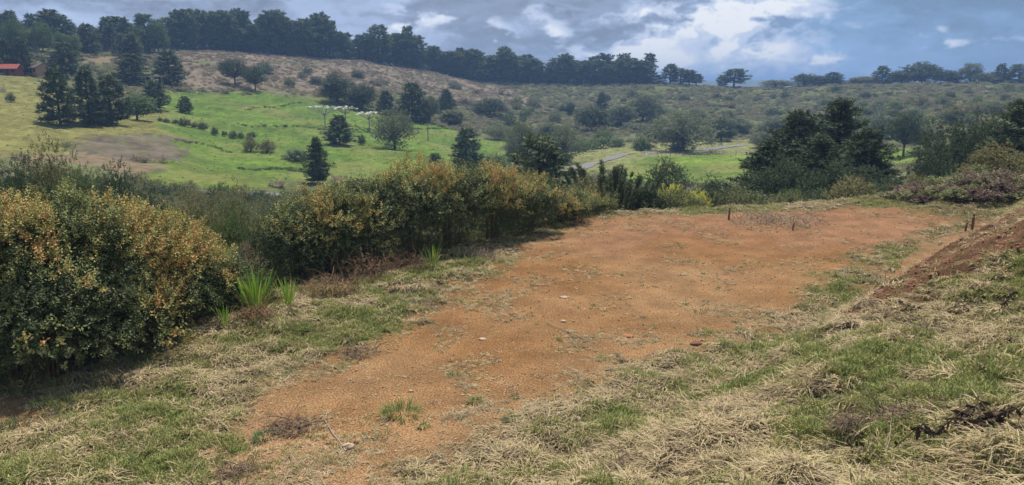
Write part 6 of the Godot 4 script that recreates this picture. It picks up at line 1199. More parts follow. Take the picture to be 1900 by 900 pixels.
func proto_broad(seed_: int, clumps: int, leaf: float, low: float, per := 22) -> Array:
	# rounded, billowing crown 9 m high and 9 m wide
	rng.seed = seed_
	var tr := Acc.new()
	var cr := Acc.new()
	var sprays := []
	for i in 5: sprays.append(leaf_spray(9, leaf * 2.2, Vector2(leaf, leaf * 0.55), [grey(0.5 + 0.09 * i, 0.04), grey(0.72 + 0.07 * i, -0.03)]))
	tube(tr, [Vector3(0, -1, 0), Vector3(0.1, 1.5, 0), Vector3(-0.1, 3.2, 0.1)], [0.28, 0.2, 0.14], 7)
	for i in clumps:
		var dir := rdir()
		var c := Vector3(0, 0.5 * (low + 8.2), 0) + dir * Vector3(3.4 + 1.3 * maxf(0.0, -dir.y), 0.5 * (8.0 - low), 3.4 + 1.3 * maxf(0.0, -dir.y)) * rnd(0.5, 1.0)
		if c.y < low: c.y = low + rnd(0, 0.6)
		var r := rnd(0.85, 1.6)
		tube(tr, [Vector3(0, 2.0 + rnd(0, 1.0), 0), c * Vector3(0.55, 0.8, 0.55), c], [0.09, 0.05, 0.02], 4)
		var sp: Acc = sprays[rng.randi() % 5]
		for k in per:
			var o := rdir()
			o.y = o.y * 0.75 + 0.15
			put(cr, sp if rng.randf() < 0.6 else sprays[rng.randi() % 5], c + o * r * pow(rng.randf(), 0.4), o + Vector3(0, 0.5, 0) + rdir() * 0.6, rnd(0.8, 1.25))
	return [mesh_of(tr), mesh_of(cr), 9.0, 9.0]

func proto_shrub(seed_: int, leaf: float, n: int) -> Array:
	# leafy from the ground, 2 m by 2.4 m
	rng.seed = seed_
	var tr := Acc.new()
	var cr := Acc.new()
	var sprays := []
	for i in 4: sprays.append(leaf_spray(8, leaf * 2.4, Vector2(leaf, leaf * 0.5), [grey(0.5 + 0.1 * i, 0.03), grey(0.75 + 0.08 * i, -0.03)]))
	for i in 7:
		var an := rnd(0, TAU)
		tube(tr, [Vector3(0, -0.4, 0), Vector3(cos(an) * 0.3, 0.7, sin(an) * 0.3), Vector3(cos(an) * 0.8, rnd(1.2, 1.8), sin(an) * 0.8)], [0.03, 0.02, 0.008], 4)
	for i in n:
		var o := rdir()
		o.y = absf(o.y)
		var r := 1.0 + 0.45 * lumps.get_noise_3dv(o * 60.0 + Vector3(seed_ * 9.0, 0, 0))
		put(cr, sprays[rng.randi() % 4], Vector3(0, 0.15, 0) + o * Vector3(1.1, 1.6, 1.1) * r * pow(rng.randf(), 0.35), o + Vector3(0, 0.6, 0) + rdir() * 0.6, rnd(0.8, 1.3))
	return [mesh_of(tr), mesh_of(cr), 2.0, 2.4]

func proto_upright_pine(seed_: int) -> Array:
	# many long needle-clad arms sweeping up from the base: 5 m by 6 m
	rng.seed = seed_
	var tr := Acc.new()
	var cr := Acc.new()
	var sprays := []
	for i in 4: sprays.append(needle_spray(9, 0.17, Vector2(0.19, 0.018), [grey(0.5 + 0.1 * i), grey(0.75 + 0.08 * i)]))
	for i in 52:
		var an := i * 2.4 + rnd(-0.3, 0.3)
		var out := rnd(0.1, 0.8)
		var l := rnd(3.2, 5.2) * (1.0 - out * 0.25)
		var p0 := Vector3(cos(an), 0, sin(an)) * 0.25
		var p1 := p0 + Vector3(cos(an) * out * 1.3, 0.8, sin(an) * out * 1.3) * l * 0.45
		var p2 := p1 + Vector3(cos(an) * out * 0.75, 1.0, sin(an) * out * 0.75) * l * 0.5
		tube(tr, [p0 - Vector3(0, 0.6, 0), p1, p2], [0.06, 0.04, 0.012], 5)
		for s in int(l * 30):
			var t := rnd(0.12, 1.0)
			var q := p0.lerp(p1, t * 2.0) if t < 0.5 else p1.lerp(p2, t * 2.0 - 1.0)
			put(cr, sprays[rng.randi() % 4], q + rdir() * 0.09 * (1.15 - t * 0.6), Vector3(cos(an) * 0.35, 1.0, sin(an) * 0.35) + rdir() * 0.5, rnd(0.8, 1.3))
	return [mesh_of(tr), mesh_of(cr), 4.2, 5.0]

var mats := {}
func foliage_materials() -> void:
	mats.bark = paint("bark", lin(0.085, 0.065, 0.05), 0.95)
	mats.dark_pine = paint("dark_pine_needles", lin(0.20, 0.265, 0.11), 0.75, true, 0.15)
	mats.conifer = paint("conifer_needles", lin(0.14, 0.19, 0.09), 0.7, true, 0.15)
	mats.grey_green = paint("grey_green_leaves", lin(0.27, 0.31, 0.17), 0.75, true, 0.3)
	mats.dark_leaf = paint("dark_leaves", lin(0.12, 0.165, 0.075), 0.65, true, 0.25)
	mats.mid_leaf = paint("mid_green_leaves", lin(0.22, 0.30, 0.10), 0.65, true, 0.3)
	mats.olive = paint("olive_leaves", lin(0.32, 0.30, 0.13), 0.75, true, 0.3)
	mats.yellow_green = paint("yellow_green_leaves", lin(0.78, 0.76, 0.16), 0.7, true, 0.35)
	mats.soft_pine = paint("soft_pine_needles", lin(0.19, 0.245, 0.13), 0.7, true, 0.2)
	mats.pale_brown = paint("pale_brown_leaves", lin(0.42, 0.35, 0.23), 0.8, true, 0.3)

func build_protos() -> void:
	protos.ridge = []
	for i in 7: protos.ridge.append(proto_ridge_pine(100 + i))
	protos.conifer = []
	for i in 4: protos.conifer.append(proto_conifer(200 + i, [0.75, 0.62, 0.85, 0.55][i], 0.5))
	protos.fir = []
	for i in 3: protos.fir.append(proto_conifer(240 + i, [0.62, 0.55, 0.7][i], 1.0, 1.9))
	protos.broad = []
	for i in 4: protos.broad.append(proto_broad(300 + i, 74, 0.25, 0.5, 26))
	protos.tree = []
	for i in 3: protos.tree.append(proto_broad(340 + i, 50, 0.24, 2.4))
	protos.leafy = []
	for i in 3: protos.leafy.append(proto_broad(360 + i, 60, 0.15, 0.4, 44))
	protos.shrub = []
	for i in 4: protos.shrub.append(proto_shrub(400 + i, 0.2, 190))
	protos.bush = []
	for i in 3: protos.bush.append(proto_shrub(420 + i, 0.075, 900))
	protos.upright = [proto_upright_pine(500)]

var kept := {}
func plant(kind: String, k: int, mat: String, called: String, at: Vector3, h: float, w: float, label: String, category: String, group := "") -> Node3D:
	var list: Array = protos[kind]
	var key := "%s %d %s %s" % [kind, k % list.size(), mat, called]
	var o: Node3D
	if not kept.has(key):
		var p: Array = list[k % list.size()]
		o = Node3D.new()
		part("trunk" if kind not in ["shrub", "bush", "upright"] else "stems", p[0], mats.bark, o)
		part("crown", p[1], mats[mat], o)
		kept[key] = o
	else:
		o = kept[key].duplicate()
	var p2: Array = list[k % list.size()]
	o.name = numbered(called)
	add_child(o)
	o.position = at
	o.rotation.y = rng.randf() * TAU
	o.scale = Vector3(w / p2[3], h / p2[2], w / p2[3])
	tag(o, label, category, group)
	return o

func build_trees() -> void:
	rng.seed = 7
	for t in TREES:
		plant(t[0], t[1], t[2], t[3], on_ground(t[4], t[5]), t[6], t[7], t[8], t[9], t[10])

# ---------------------------------------------------------------- hedges beside the plot
func hedge_sprays(leaf: float) -> Dictionary:
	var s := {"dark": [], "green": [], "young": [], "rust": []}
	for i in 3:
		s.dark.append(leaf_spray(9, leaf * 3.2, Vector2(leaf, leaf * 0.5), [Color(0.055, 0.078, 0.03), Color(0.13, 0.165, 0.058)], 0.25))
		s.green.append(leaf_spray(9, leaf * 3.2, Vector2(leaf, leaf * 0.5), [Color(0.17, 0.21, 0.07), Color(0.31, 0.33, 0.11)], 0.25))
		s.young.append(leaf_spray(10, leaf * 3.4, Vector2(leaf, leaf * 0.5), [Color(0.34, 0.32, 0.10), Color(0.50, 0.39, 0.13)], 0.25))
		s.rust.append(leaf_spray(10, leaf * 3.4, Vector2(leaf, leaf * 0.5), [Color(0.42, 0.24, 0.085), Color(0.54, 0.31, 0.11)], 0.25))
	return s

func hedge_shrub(at: Vector3, h: float, w: float, s: Dictionary, n: int, flush: float, open: float, seed_: int, label: String, group: String) -> void:
	rng.seed = seed_
	var o := thing("hedge_shrub", at, label, "shrub", group)
	var stems := Acc.new()
	var cr := Acc.new()
	var r := w * 0.5
	var cy := h * (0.45 + 0.17 * open)
	var ry := (h - cy) * 0.93
	for i in 16:
		var an := rnd(0, TAU)
		var d := rnd(0.1, 0.75)
		var b := Vector3(cos(an) * r * 0.25 * d, -1.2, sin(an) * r * 0.25 * d)
		var m := Vector3(cos(an) * r * 0.45 * d + rnd(-0.1, 0.1), h * 0.35, sin(an) * r * 0.45 * d + rnd(-0.1, 0.1))
		var t := Vector3(cos(an) * r * d, h * rnd(0.7, 0.93), sin(an) * r * d)
		tube(stems, [b, b.lerp(m, 0.55) + Vector3(rnd(-0.05, 0.05), 0, rnd(-0.05, 0.05)), m, m.lerp(t, 0.5) + Vector3(rnd(-0.08, 0.08), 0, rnd(-0.08, 0.08)), t], [rnd(0.022, 0.035), 0.024, 0.02, 0.014, 0.006], 5)
	for i in n:
		var dir := rdir()
		if dir.y < -0.55 + open * 0.45: dir.y = -dir.y
		var lump := 1.0 + 0.42 * lumps.get_noise_3dv(dir * 55.0 + at * 31.0) + 0.26 * lumps.get_noise_3dv(dir * 150.0 + at * 17.0)
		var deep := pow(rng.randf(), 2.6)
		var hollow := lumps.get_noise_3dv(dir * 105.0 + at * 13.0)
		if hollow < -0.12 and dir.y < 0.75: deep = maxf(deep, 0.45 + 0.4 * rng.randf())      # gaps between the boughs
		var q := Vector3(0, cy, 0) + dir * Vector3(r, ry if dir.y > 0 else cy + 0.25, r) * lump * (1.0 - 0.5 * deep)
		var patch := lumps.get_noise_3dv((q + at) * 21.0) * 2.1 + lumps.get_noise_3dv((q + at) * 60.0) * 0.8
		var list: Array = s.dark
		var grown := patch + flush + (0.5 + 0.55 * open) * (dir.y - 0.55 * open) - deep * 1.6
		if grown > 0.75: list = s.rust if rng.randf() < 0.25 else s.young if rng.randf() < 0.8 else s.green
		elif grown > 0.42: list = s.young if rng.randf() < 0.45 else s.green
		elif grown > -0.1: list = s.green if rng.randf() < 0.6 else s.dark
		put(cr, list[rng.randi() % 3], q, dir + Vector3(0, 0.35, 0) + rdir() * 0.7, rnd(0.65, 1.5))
		if deep < 0.0004 and dir.y > 0.0:      # long shoots standing clear of the crown
			for k in 2: put(cr, list[rng.randi() % 3], q + (dir + Vector3(0, 0.6, 0)).normalized() * (0.12 + 0.12 * k), dir + Vector3(0, 0.7, 0) + rdir() * 0.5, rnd(0.7, 1.0))
	if open > 0.5:
		for i in n / 4:     # sparse leaves low on the bare stems
			var an := rnd(0, TAU)
			put(cr, s.dark[rng.randi() % 3], Vector3(cos(an) * r * rnd(0.1, 0.9), rnd(0.1, 0.5) * h, sin(an) * r * rnd(0.1, 0.9)), rdir() + Vector3(0, 0.4, 0), rnd(0.7, 1.1))
	part("stems", mesh_of(stems), mats.stem, o)
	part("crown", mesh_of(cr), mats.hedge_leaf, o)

func build_hedges() -> void:
	mats.hedge_leaf = paint("hedge_leaves", Color.WHITE, 0.68, true, 0.35)
	mats.hedge_leaf.metallic_specular = 0.5
	mats.stem = paint("brown_stems", lin(0.16, 0.105, 0.065), 0.9)
	rng.seed = 31
	var s := hedge_sprays(0.062)
	var i := 0
	for q in HEDGE_A:
		hedge_shrub(on_ground(q[0], q[1]), q[2], q[3], s, int(q[4]), q[5], 0.0, 600 + i, q[6], "dense shrubs of the large hedge")
		i += 1
	s = hedge_sprays(0.07)
	for q in HEDGE_B:
		hedge_shrub(on_ground(q[0], q[1]), q[2], q[3], s, int(q[4]), q[5], 0.55, 640 + i, q[6], "shrubs of the orange-topped hedge")
		i += 1

# ---------------------------------------------------------------- countless small cover
func scatter(called: String, m: Mesh, mat: Material, xs: Array, cs: PackedColorArray, label: String, category: String) -> void:
	var mm := MultiMesh.new()
	mm.transform_format = MultiMesh.TRANSFORM_3D
	mm.use_colors = true
	mm.mesh = m
	mm.instance_count = xs.size()
	for i in xs.size():
		mm.set_instance_transform(i, xs[i])
		mm.set_instance_color(i, cs[i])
	var o := MultiMeshInstance3D.new()
	o.name = numbered(called)
	o.multimesh = mm
	o.material_override = mat
	add_child(o)
	tag(o, label, category, "", "stuff")

func blade(a: Acc, root: Vector3, lean: Vector3, l: float, w: float, droop: float, c: Color) -> void:
	var side := lean.cross(Vector3.UP).normalized() * w
	if side.length_squared() < 1e-8: side = Vector3.RIGHT * w
	var p1 := root + lean * l * 0.45
	var p2 := root + lean * l * 0.8 - Vector3(0, droop * l * 0.25, 0)
	var p3 := root + lean * l * 1.0 - Vector3(0, droop * l * 0.6, 0)
	quad(a, root - side, p1 - side * 0.9, p1 + side * 0.9, root + side, c)
	quad(a, p1 - side * 0.9, p2 - side * 0.6, p2 + side * 0.6, p1 + side * 0.9, c)
	tri(a, p2 - side * 0.6, p3, p2 + side * 0.6, c)

func green_tuft(n: int, l: float, spread: float, w: float) -> Mesh:
	var a := Acc.new()
	for i in n:
		var an := rnd(0, TAU)
		var out := rnd(0.1, spread)
		var dir := Vector3(cos(an) * out, 1.0, sin(an) * out).normalized()
		blade(a, Vector3(rnd(-1, 1), -0.15, rnd(-1, 1)) * l * 0.5, dir, l * rnd(0.45, 1.25), w * rnd(0.6, 1.5), rnd(0.2, 0.9), grey(rnd(0.6, 1.0), rnd(-0.05, 0.12)))
	return mesh_of(a)

func straw_tuft(n: int, l: float, w: float, combed: bool) -> Mesh:
	var a := Acc.new()
	for i in n:
		var an := rnd(-0.7, 0.7) if combed else rnd(0, TAU)
		var dir := Vector3(cos(an), rnd(0.1, 0.55), sin(an)).normalized()
		blade(a, Vector3(rnd(-1, 1), -0.02, rnd(-1, 1)) * l * 0.35, dir, l * rnd(0.4, 1.3), w * rnd(0.5, 1.7), rnd(0.4, 1.3), grey(rnd(0.5, 1.0), rnd(0.0, 0.08)))
	return mesh_of(a)

func pebble(seed_: int) -> Mesh:
	rng.seed = seed_
	var a := Acc.new()
	var p := []
	for i in 12:
		var y := 1.0 - 2.0 * (i + 0.5) / 12.0
		var an := i * 2.399
		var r := sqrt(1.0 - y * y)
		p.append(Vector3(cos(an) * r, y * 0.6, sin(an) * r) * rnd(0.75, 1.15))
	var hull := ConvexPolygonShape3D.new()
	hull.points = PackedVector3Array(p)
	var order := []
	# fan the rings of a squashed lump
	var top := Vector3(0.05, 0.62, -0.05)
	var ring := []
	var low := []
	for k in 6:
		var an := TAU * k / 6.0
		ring.append(Vector3(cos(an), 0.0, sin(an)) * rnd(0.75, 1.15) + Vector3(0, rnd(0.1, 0.3), 0))
		low.append(Vector3(cos(an + 0.4), -0.5, sin(an + 0.4)) * rnd(0.7, 0.95))
	for k in 6:
		var n := (k + 1) % 6
		tri(a, top, ring[k], ring[n])
		quad(a, ring[k], low[k], low[n], ring[n])
	return mesh_of(a)

func build_cover() -> void:
	mats.grass = paint("grass_blades", lin(1, 1, 1), 0.7, true, 0.3)
	mats.straw = paint("dry_grass_blades", lin(1, 1, 1), 0.85, true, 0.15)
	mats.stone = paint("pebbles", lin(1, 1, 1), 0.9, true)
	rng.seed = 71
	var meshes := [green_tuft(18, 0.15, 0.8, 0.0055), green_tuft(16, 0.11, 1.4, 0.006), green_tuft(14, 0.24, 0.7, 0.006), straw_tuft(16, 0.30, 0.0055, true), straw_tuft(18, 0.24, 0.005, false), straw_tuft(14, 0.16, 0.006, false)]
	var xs := [[], [], [], [], [], []]
	var cs := [PackedColorArray(), PackedColorArray(), PackedColorArray(), PackedColorArray(), PackedColorArray(), PackedColorArray()]
	var stones := []
	var stone_c := PackedColorArray()
	var bits := []
	var bit_c := PackedColorArray()
	for i in 170000:
		var d := 5.2 * exp(rng.randf() * 2.12)
		var az := deg_to_rad(rnd(-41, 41))
		var x := d * sin(az)
		var f := d * cos(az)
		var e := edge_distance(x, f)
		if e > 3.5: continue
		var soil := soil_at(x, f)
		var bank := x * 0.725 - (f - 10.0) * 0.689
		var p := broad.get_noise_2d(x * 14.0 + 400.0, f * 14.0) * 1.5 + mid.get_noise_2d(x * 18.0, f * 18.0 + 77.0) * 0.9
		if bank > 0.2 and f > 14.0 and rng.randf() < 0.09: soil *= 0.3
		var thin := clampf(mid.get_noise_2d(x * 9.0 + 800.0, f * 9.0) * 1.6 + broad.get_noise_2d(x * 10.0, f * 10.0 + 60.0) * 1.2 - 0.25 + 0.35 * mix_sm(24, 32, f), 0.0, 0.5)
		if rng.randf() < soil * (0.985 - thin):
			if rng.randf() < (0.36 if bank < 0.3 else 0.8):
				var k := 0.005 + 0.021 * pow(rng.randf(), 6.0)
				if bank > 0.3: k *= 1.5
				if d > 18.0: k *= 1.3
				stones.append(Transform3D(Basis.from_euler(Vector3(rnd(-0.4, 0.4), rnd(0, TAU), rnd(-0.4, 0.4))).scaled(Vector3(k, k, k) * rnd(0.8, 1.3)), on_ground(x, f) + Vector3(0, k * 0.25, 0)))
				var v := rnd(0.7, 1.5)
				stone_c.append(Color(0.20 * v, 0.095 * v, 0.058 * v) if bank > 0.3 else Color(0.36 * v, 0.21 * v, 0.11 * v) if rng.randf() < 0.8 else Color(0.5, 0.37, 0.25) * rnd(0.7, 1.1))
			elif rng.randf() < 0.34:
				bits.append(Transform3D(Basis.from_euler(Vector3(0, rnd(0, TAU), 0)).scaled(Vector3.ONE * rnd(0.35, 0.9)), on_ground(x, f)))
				bit_c.append(Color(0.60, 0.44, 0.26) * rnd(0.55, 1.1))
			continue
		var dry := p * 1.25 + (0.02 if bank > 0.5 else 0.04) + rnd(-0.8, 0.8)
		if e > 0.6: dry += 0.3
		var kind := 0
		var c := Color.WHITE
		if dry > 0.0:
			kind = 3 + rng.randi() % 3
			c = Color(0.57, 0.465, 0.32).lerp(Color(0.40, 0.31, 0.205), rng.randf()).lerp(Color(0.15, 0.105, 0.075), 0.8 if rng.randf() < 0.17 + 0.55 * mix_sm(0.1, 0.4, fine.get_noise_2d(x * 14.0 + 9.0, f * 14.0)) else 0.0)
			c = c.lerp(Color(0.50, 0.47, 0.22), 0.5 * rng.randf())
		else:
			kind = rng.randi() % 2 if rng.randf() < 0.88 else 2
			c = Color(0.42, 0.43, 0.155).lerp(Color(0.24, 0.335, 0.085), clampf(-dry * 1.0 + rnd(-0.5, 0.3), 0, 1)).lerp(Color(0.55, 0.50, 0.23), 0.6 * rng.randf())
		var k2 := rnd(0.65, 1.25) * (1.0 if d < 18.0 else 1.15)
		if soil > 0.35:
			k2 *= 0.6
			if kind < 3 and rng.randf() < 0.6:
				kind = 5
				c = Color(0.56, 0.43, 0.26)
		var b := Basis.from_euler(Vector3(rnd(-0.25, 0.25), rnd(0, TAU), rnd(-0.25, 0.25))).scaled(Vector3(k2, k2 * rnd(0.75, 1.1), k2))
		xs[kind].append(Transform3D(b, on_ground(x, f)))
		cs[kind].append(c)
	var says := ["short yellow-green grass covering the strip and slopes round the plot", "flattened green grass spread between the dry patches", "longer green grass blades scattered over the near slopes", "combed pale dry grass lying in drifts on the slopes", "tangled tan dry grass thatch on the slopes", "short dry straw matted among the green grass"]
	for k in 6:
		scatter("green_grass" if k < 3 else "dry_grass", meshes[k], mats.grass if k < 3 else mats.straw, xs[k], cs[k], says[k], "grass")
	scatter("gravel", pebble(5), mats.stone, stones, stone_c, "small reddish pebbles and crumbs strewn over the bare red soil", "gravel")
	scatter("straw_litter", straw_tuft(5, 0.14, 0.004, false), mats.straw, bits, bit_c, "loose bits of straw scattered on the bare red soil", "straw")
	# scrub on the far slopes, tussocks on the pastures
	var heath := [proto_shrub(440, 0.30, 46)[1], proto_shrub(441, 0.34, 40)[1], proto_shrub(442, 0.26, 52)[1]]
	rng.seed = 72
	mats.heath = paint("scrub_leaves", Color.WHITE, 0.8, true, 0.25)
	var hx := [[], [], []]
	var hc := [PackedColorArray(), PackedColorArray(), PackedColorArray()]
	var tx := []
	var tc := PackedColorArray()
	for i in 60000:
		var d := 75.0 + 415.0 * sqrt(rng.randf())
		var az := deg_to_rad(rnd(-37, 37))
		var x := d * sin(az)
		var f := d * cos(az)
		var z := zone_at(x + mid.get_noise_2d(x * 2.0, f * 2.0) * 5.0, f + mid.get_noise_2d(x * 2.0 + 700.0, f * 2.0) * 7.0)
		var at := on_ground(x, f)
		if z <= 1:
			if d < 120.0 and absf(x) < 60.0 and rng.randf() < 0.7: continue
			var dense := broad.get_noise_2d(x * 3.0, f * 3.0)
			if rng.randf() > 0.62 + dense * 1.2: continue
			var k := rnd(0.35, 0.95) if z == 0 else rnd(0.25, 0.65)
			var c := Color(0.31, 0.33, 0.165).lerp(Color(0.46, 0.44, 0.25), rng.randf())
			if rng.randf() < 0.2: c = Color(0.13, 0.17, 0.085)
			if z == 1: c = c.lerp(Color(0.46, 0.36, 0.28), rnd(0.3, 1.0))
			elif rng.randf() < 0.22: c = Color(0.44, 0.37, 0.27)
			hx[i % 3].append(Transform3D(Basis.from_euler(Vector3(0, rnd(0, TAU), 0)).scaled(Vector3(k, k * rnd(0.45, 0.8), k)), at - Vector3(0, 0.1, 0)))
			hc[i % 3].append(c)
		elif z in [2, 3, 6, 7] and d < 300.0 and rng.randf() < 0.55:
			var k := rnd(0.5, 1.5)
			tx.append(Transform3D(Basis.from_euler(Vector3(0, rnd(0, TAU), 0)).scaled(Vector3(k, k * 0.7, k)), at))
			var v: Color = zone_color[z]
			tc.append(v * rnd(1.0, 1.6))
	for k in 3:
		scatter("scrub", heath[k], mats.heath, hx[k], hc[k], ["low grey-green heath covering the far slopes in a rough carpet", "olive heath tufts covering the far slopes between larger shrubs", "brownish heath and stubble on the far felled slopes"][k], "scrub")
	rng.seed = 73
	scatter("pasture_tussocks", green_tuft(20, 0.3, 1.2, 0.03), mats.grass, tx, tc, "short tussocky grass growing all over the green pastures", "grass")
	ledge_growth()
	rng.seed = 74
	# undergrowth on the drop below the hedges
	var ux := []
	var uc := PackedColorArray()
	for i in 3600:
		var d := rnd(19, 92)
		var az := deg_to_rad(rnd(-39, 40))
		var x := d * sin(az)
		var f := d * cos(az)
		var e := edge_distance(x, f)
		if e < 2.2 or (absf(x - 26.0) < 8.0 and absf(f - 37.5) < 4.0) or (f > 34.0 and x > 10.0 and e < 4.0): continue
		if d > 70.0 and zone_at(x, f) > 1: continue
		var k := rnd(0.5, 1.25) * (1.0 if d > 35.0 else 0.75)
		ux.append(Transform3D(Basis.from_euler(Vector3(0, rnd(0, TAU), 0)).scaled(Vector3(k, k * rnd(0.7, 1.1), k)), on_ground(x, f) - Vector3(0, 0.1, 0)))
		var c := Color(0.19, 0.235, 0.095).lerp(Color(0.34, 0.32, 0.16), rng.randf())
		if rng.randf() < 0.3: c = Color(0.11, 0.15, 0.07)
		uc.append(c)
	var mx := []
	var mc := PackedColorArray()
	for i in 520:
		var an := rnd(0, TAU)
		var r := sqrt(rng.randf())
		var x := 25.8 + cos(an) * r * 6.4
		var f := 37.0 + sin(an) * r * 2.2
		var k := rnd(0.08, 0.26)
		mx.append(Transform3D(Basis.from_euler(Vector3(0, rnd(0, TAU), 0)).scaled(Vector3(k * 1.5, k * rnd(0.4, 1.1), k * 1.5)), on_ground(x, f)))
		var tone := mid.get_noise_2d(x * 20.0, f * 20.0) + rnd(-0.3, 0.3)
		mc.append(Color(0.25, 0.175, 0.135) if tone > 0.1 else Color(0.38, 0.31, 0.21) if tone > -0.15 else Color(0.31, 0.34, 0.14))
	scatter("mound_growth", proto_shrub(448, 0.36, 34)[1], mats.heath, mx, mc, "brown and olive rough growth covering the soil mound on the right", "undergrowth")
	scatter("undergrowth", proto_shrub(445, 0.11, 330)[1], mats.heath, ux, uc, "tangled green undergrowth on the bank dropping away behind the hedges", "undergrowth")

# ---------------------------------------------------------------- plants and oddments round the plot
func strap_plant(at: Vector3, h: float, w: float, n: int, label: String) -> void:
	var o := thing("strap_leaf_plant", at, label, "plant", "bright green strap-leaved plants by the hedges")
	var shapes := []
	for k in 5:
		var a := Acc.new()
		var bend := rnd(0.03, 0.45)
		var prev := Vector3.ZERO
		var seg := 6
		for i in seg:
			var t0 := float(i) / seg
			var t1 := float(i + 1) / seg
			var p0 := Vector3(0, t0 - 0.25 * bend * pow(t0, 3), bend * 0.5 * t0 * t0)
			var p1 := Vector3(0, t1 - 0.25 * bend * pow(t1, 3), bend * 0.5 * t1 * t1)
			var w0 := 0.012 * (0.5 + 1.2 * t0) * (1.0 - pow(t0, 4))
			var w1 := 0.012 * (0.5 + 1.2 * t1) * (1.0 - pow(t1, 4))
			var c := grey(rnd(0.75, 1.0), 0.02)
			quad(a, p0 + Vector3(-w0, 0.006, 0), p1 + Vector3(-w1, 0.006, 0), p1, p0, c)
			quad(a, p0, p1, p1 + Vector3(w1, 0.006, 0), p0 + Vector3(w0, 0.006, 0), c)
		shapes.append(mesh_of(a))
	for i in n:
		var l := part("leaf", shapes[i % 5], mats.strap_dead if i % 9 == 4 else [mats.strap, mats.strap, mats.strap_pale][i % 3], o)
		var an := rnd(0, TAU)
		var lean := rnd(0.0, 0.22) + (rnd(0.2, 0.7) if i % 6 == 4 else 0.0)
		var k := h * rnd(0.6, 1.12)
		l.transform = Transform3D(Basis.from_euler(Vector3(lean, an, 0)).scaled(Vector3(k * rnd(0.9, 1.4), k, k)), Vector3(sin(an), 0, cos(an)) * w * 0.25 * rng.randf() - Vector3(0, 0.04, 0))

func dead_branch(l: float, r: float, bend: float) -> Mesh:
	var a := Acc.new()
	var p := []
	var rr := []
	for i in 6:
		var t := i / 5.0
		p.append(Vector3(l * t, bend * l * 4.0 * t * (1.0 - t) + rnd(-0.02, 0.02) * l, rnd(-0.04, 0.04) * l))
		rr.append(r * (1.0 - 0.75 * t))
	tube(a, p, rr, 5)
	for k in 3:
		var b: Vector3 = p[1 + k]
		var d := Vector3(rnd(0.4, 1.0), rnd(0.1, 0.8), rnd(-0.8, 0.8)).normalized() * l * rnd(0.12, 0.3)
		tube(a, [b, b + d * 0.6, b + d + Vector3(0, 0.03, 0) * l], [r * 0.5, r * 0.35, r * 0.12], 4)
	return mesh_of(a)

func brush_pile(at: Vector3, w: float, h: float, n: int, mat: String, label: String) -> void:
	var o := thing("brush_pile", at, label, "brush pile")
	var shapes := []
	for k in 5: shapes.append(dead_branch(1.0, 0.011, rnd(0.05, 0.3)))
	for i in n:
		var b := part("branch", shapes[i % 5], mats[mat] if rng.randf() < 0.75 else mats.stem, o)
		var l := minf(w * rnd(0.35, 0.8), rnd(0.45, 0.95))
		var q := Vector3(rnd(-0.5, 0.5) * w, h * rnd(0.0, 0.55), rnd(-0.35, 0.35) * w)
		b.transform = Transform3D(Basis.from_euler(Vector3(rnd(-0.5, 0.5), rnd(0, TAU), rnd(-0.1, 0.25 + minf(0.6, h / w)))).scaled(Vector3(l, l, l)), q)
	var fl := Acc.new()
	var flat := 0.15 if mat == "dark_twig" else 0.3
	for i in n * 14:
		var d := rdir()
		d.y = absf(d.y)
		blade(fl, d * Vector3(w * 0.5, h * 0.75, w * 0.4) * pow(rng.randf(), 0.4), (rdir() * Vector3(1, 2.0 * flat, 1) + Vector3(0, flat, 0)).normalized(), rnd(0.08, 0.28), rnd(0.004, 0.012), rnd(0.3, 1.4), grey(rnd(0.4, 1.0), 0.05))
	part("dead_leaves", mesh_of(fl), mats[mat + "_leaf"], o)

func dead_weed(from: Vector3, to: Vector3, r: float, leaves: int, label: String) -> void:
	var o := thing("dead_weed", from, label, "dead weed", "")
	var a := Acc.new()
	var v := to - from
	var p := []
	var rr := []
	for i in 7:
		var t := i / 6.0
		p.append(v * t + Vector3(rnd(-0.01, 0.01), 0.09 * v.length() * t * (1.0 - t), rnd(-0.01, 0.01)))
		rr.append(r * (1.0 - 0.6 * t))
	tube(a, p, rr, 6)
	part("stem", mesh_of(a), mats.dark_stem, o)
	for i in leaves:
		var c := Acc.new()
		var t := rnd(0.3, 1.0)
		var b := v * t + Vector3(0, 0.09 * v.length() * t * (1.0 - t), 0)
		for k in 4:
			var dir := (Vector3(rnd(-1, 1), rnd(-1.2, 0.3), rnd(-1, 1))).normalized()
			var side := dir.cross(rdir()).normalized() * rnd(0.012, 0.032)
			var l := rnd(0.06, 0.17)
			quad(c, b, b + dir * l * 0.5 + side, b + dir * l, b + dir * l * 0.5 - side + rdir() * 0.012, grey(rnd(0.5, 1.0), 0.08))
		part("withered_leaf", mesh_of(c), mats.dead_leaf, o)

func stake(at: Vector3, h: float, r: float, lean: float, label: String) -> void:
	var o := thing("wooden_stake", at, label, "stake")
	var a := Acc.new()
	tube(a, [Vector3(0, -0.25, 0), Vector3(0.01, h * 0.5, 0), Vector3(lean, h, 0.01), Vector3(lean, h + 0.02, 0.01)], [r, r * 1.05, r * 0.95, r * 0.5], 7)
	part("post", mesh_of(a), mats.stake_wood, o)
	var b := Acc.new()
	tube(b, [Vector3(lean * 0.8, h * 0.8, 0), Vector3(lean * 0.85, h * 0.85, 0)], [r * 1.18, r * 1.18], 7)
	part("string", mesh_of(b), mats.straw_plain, o)

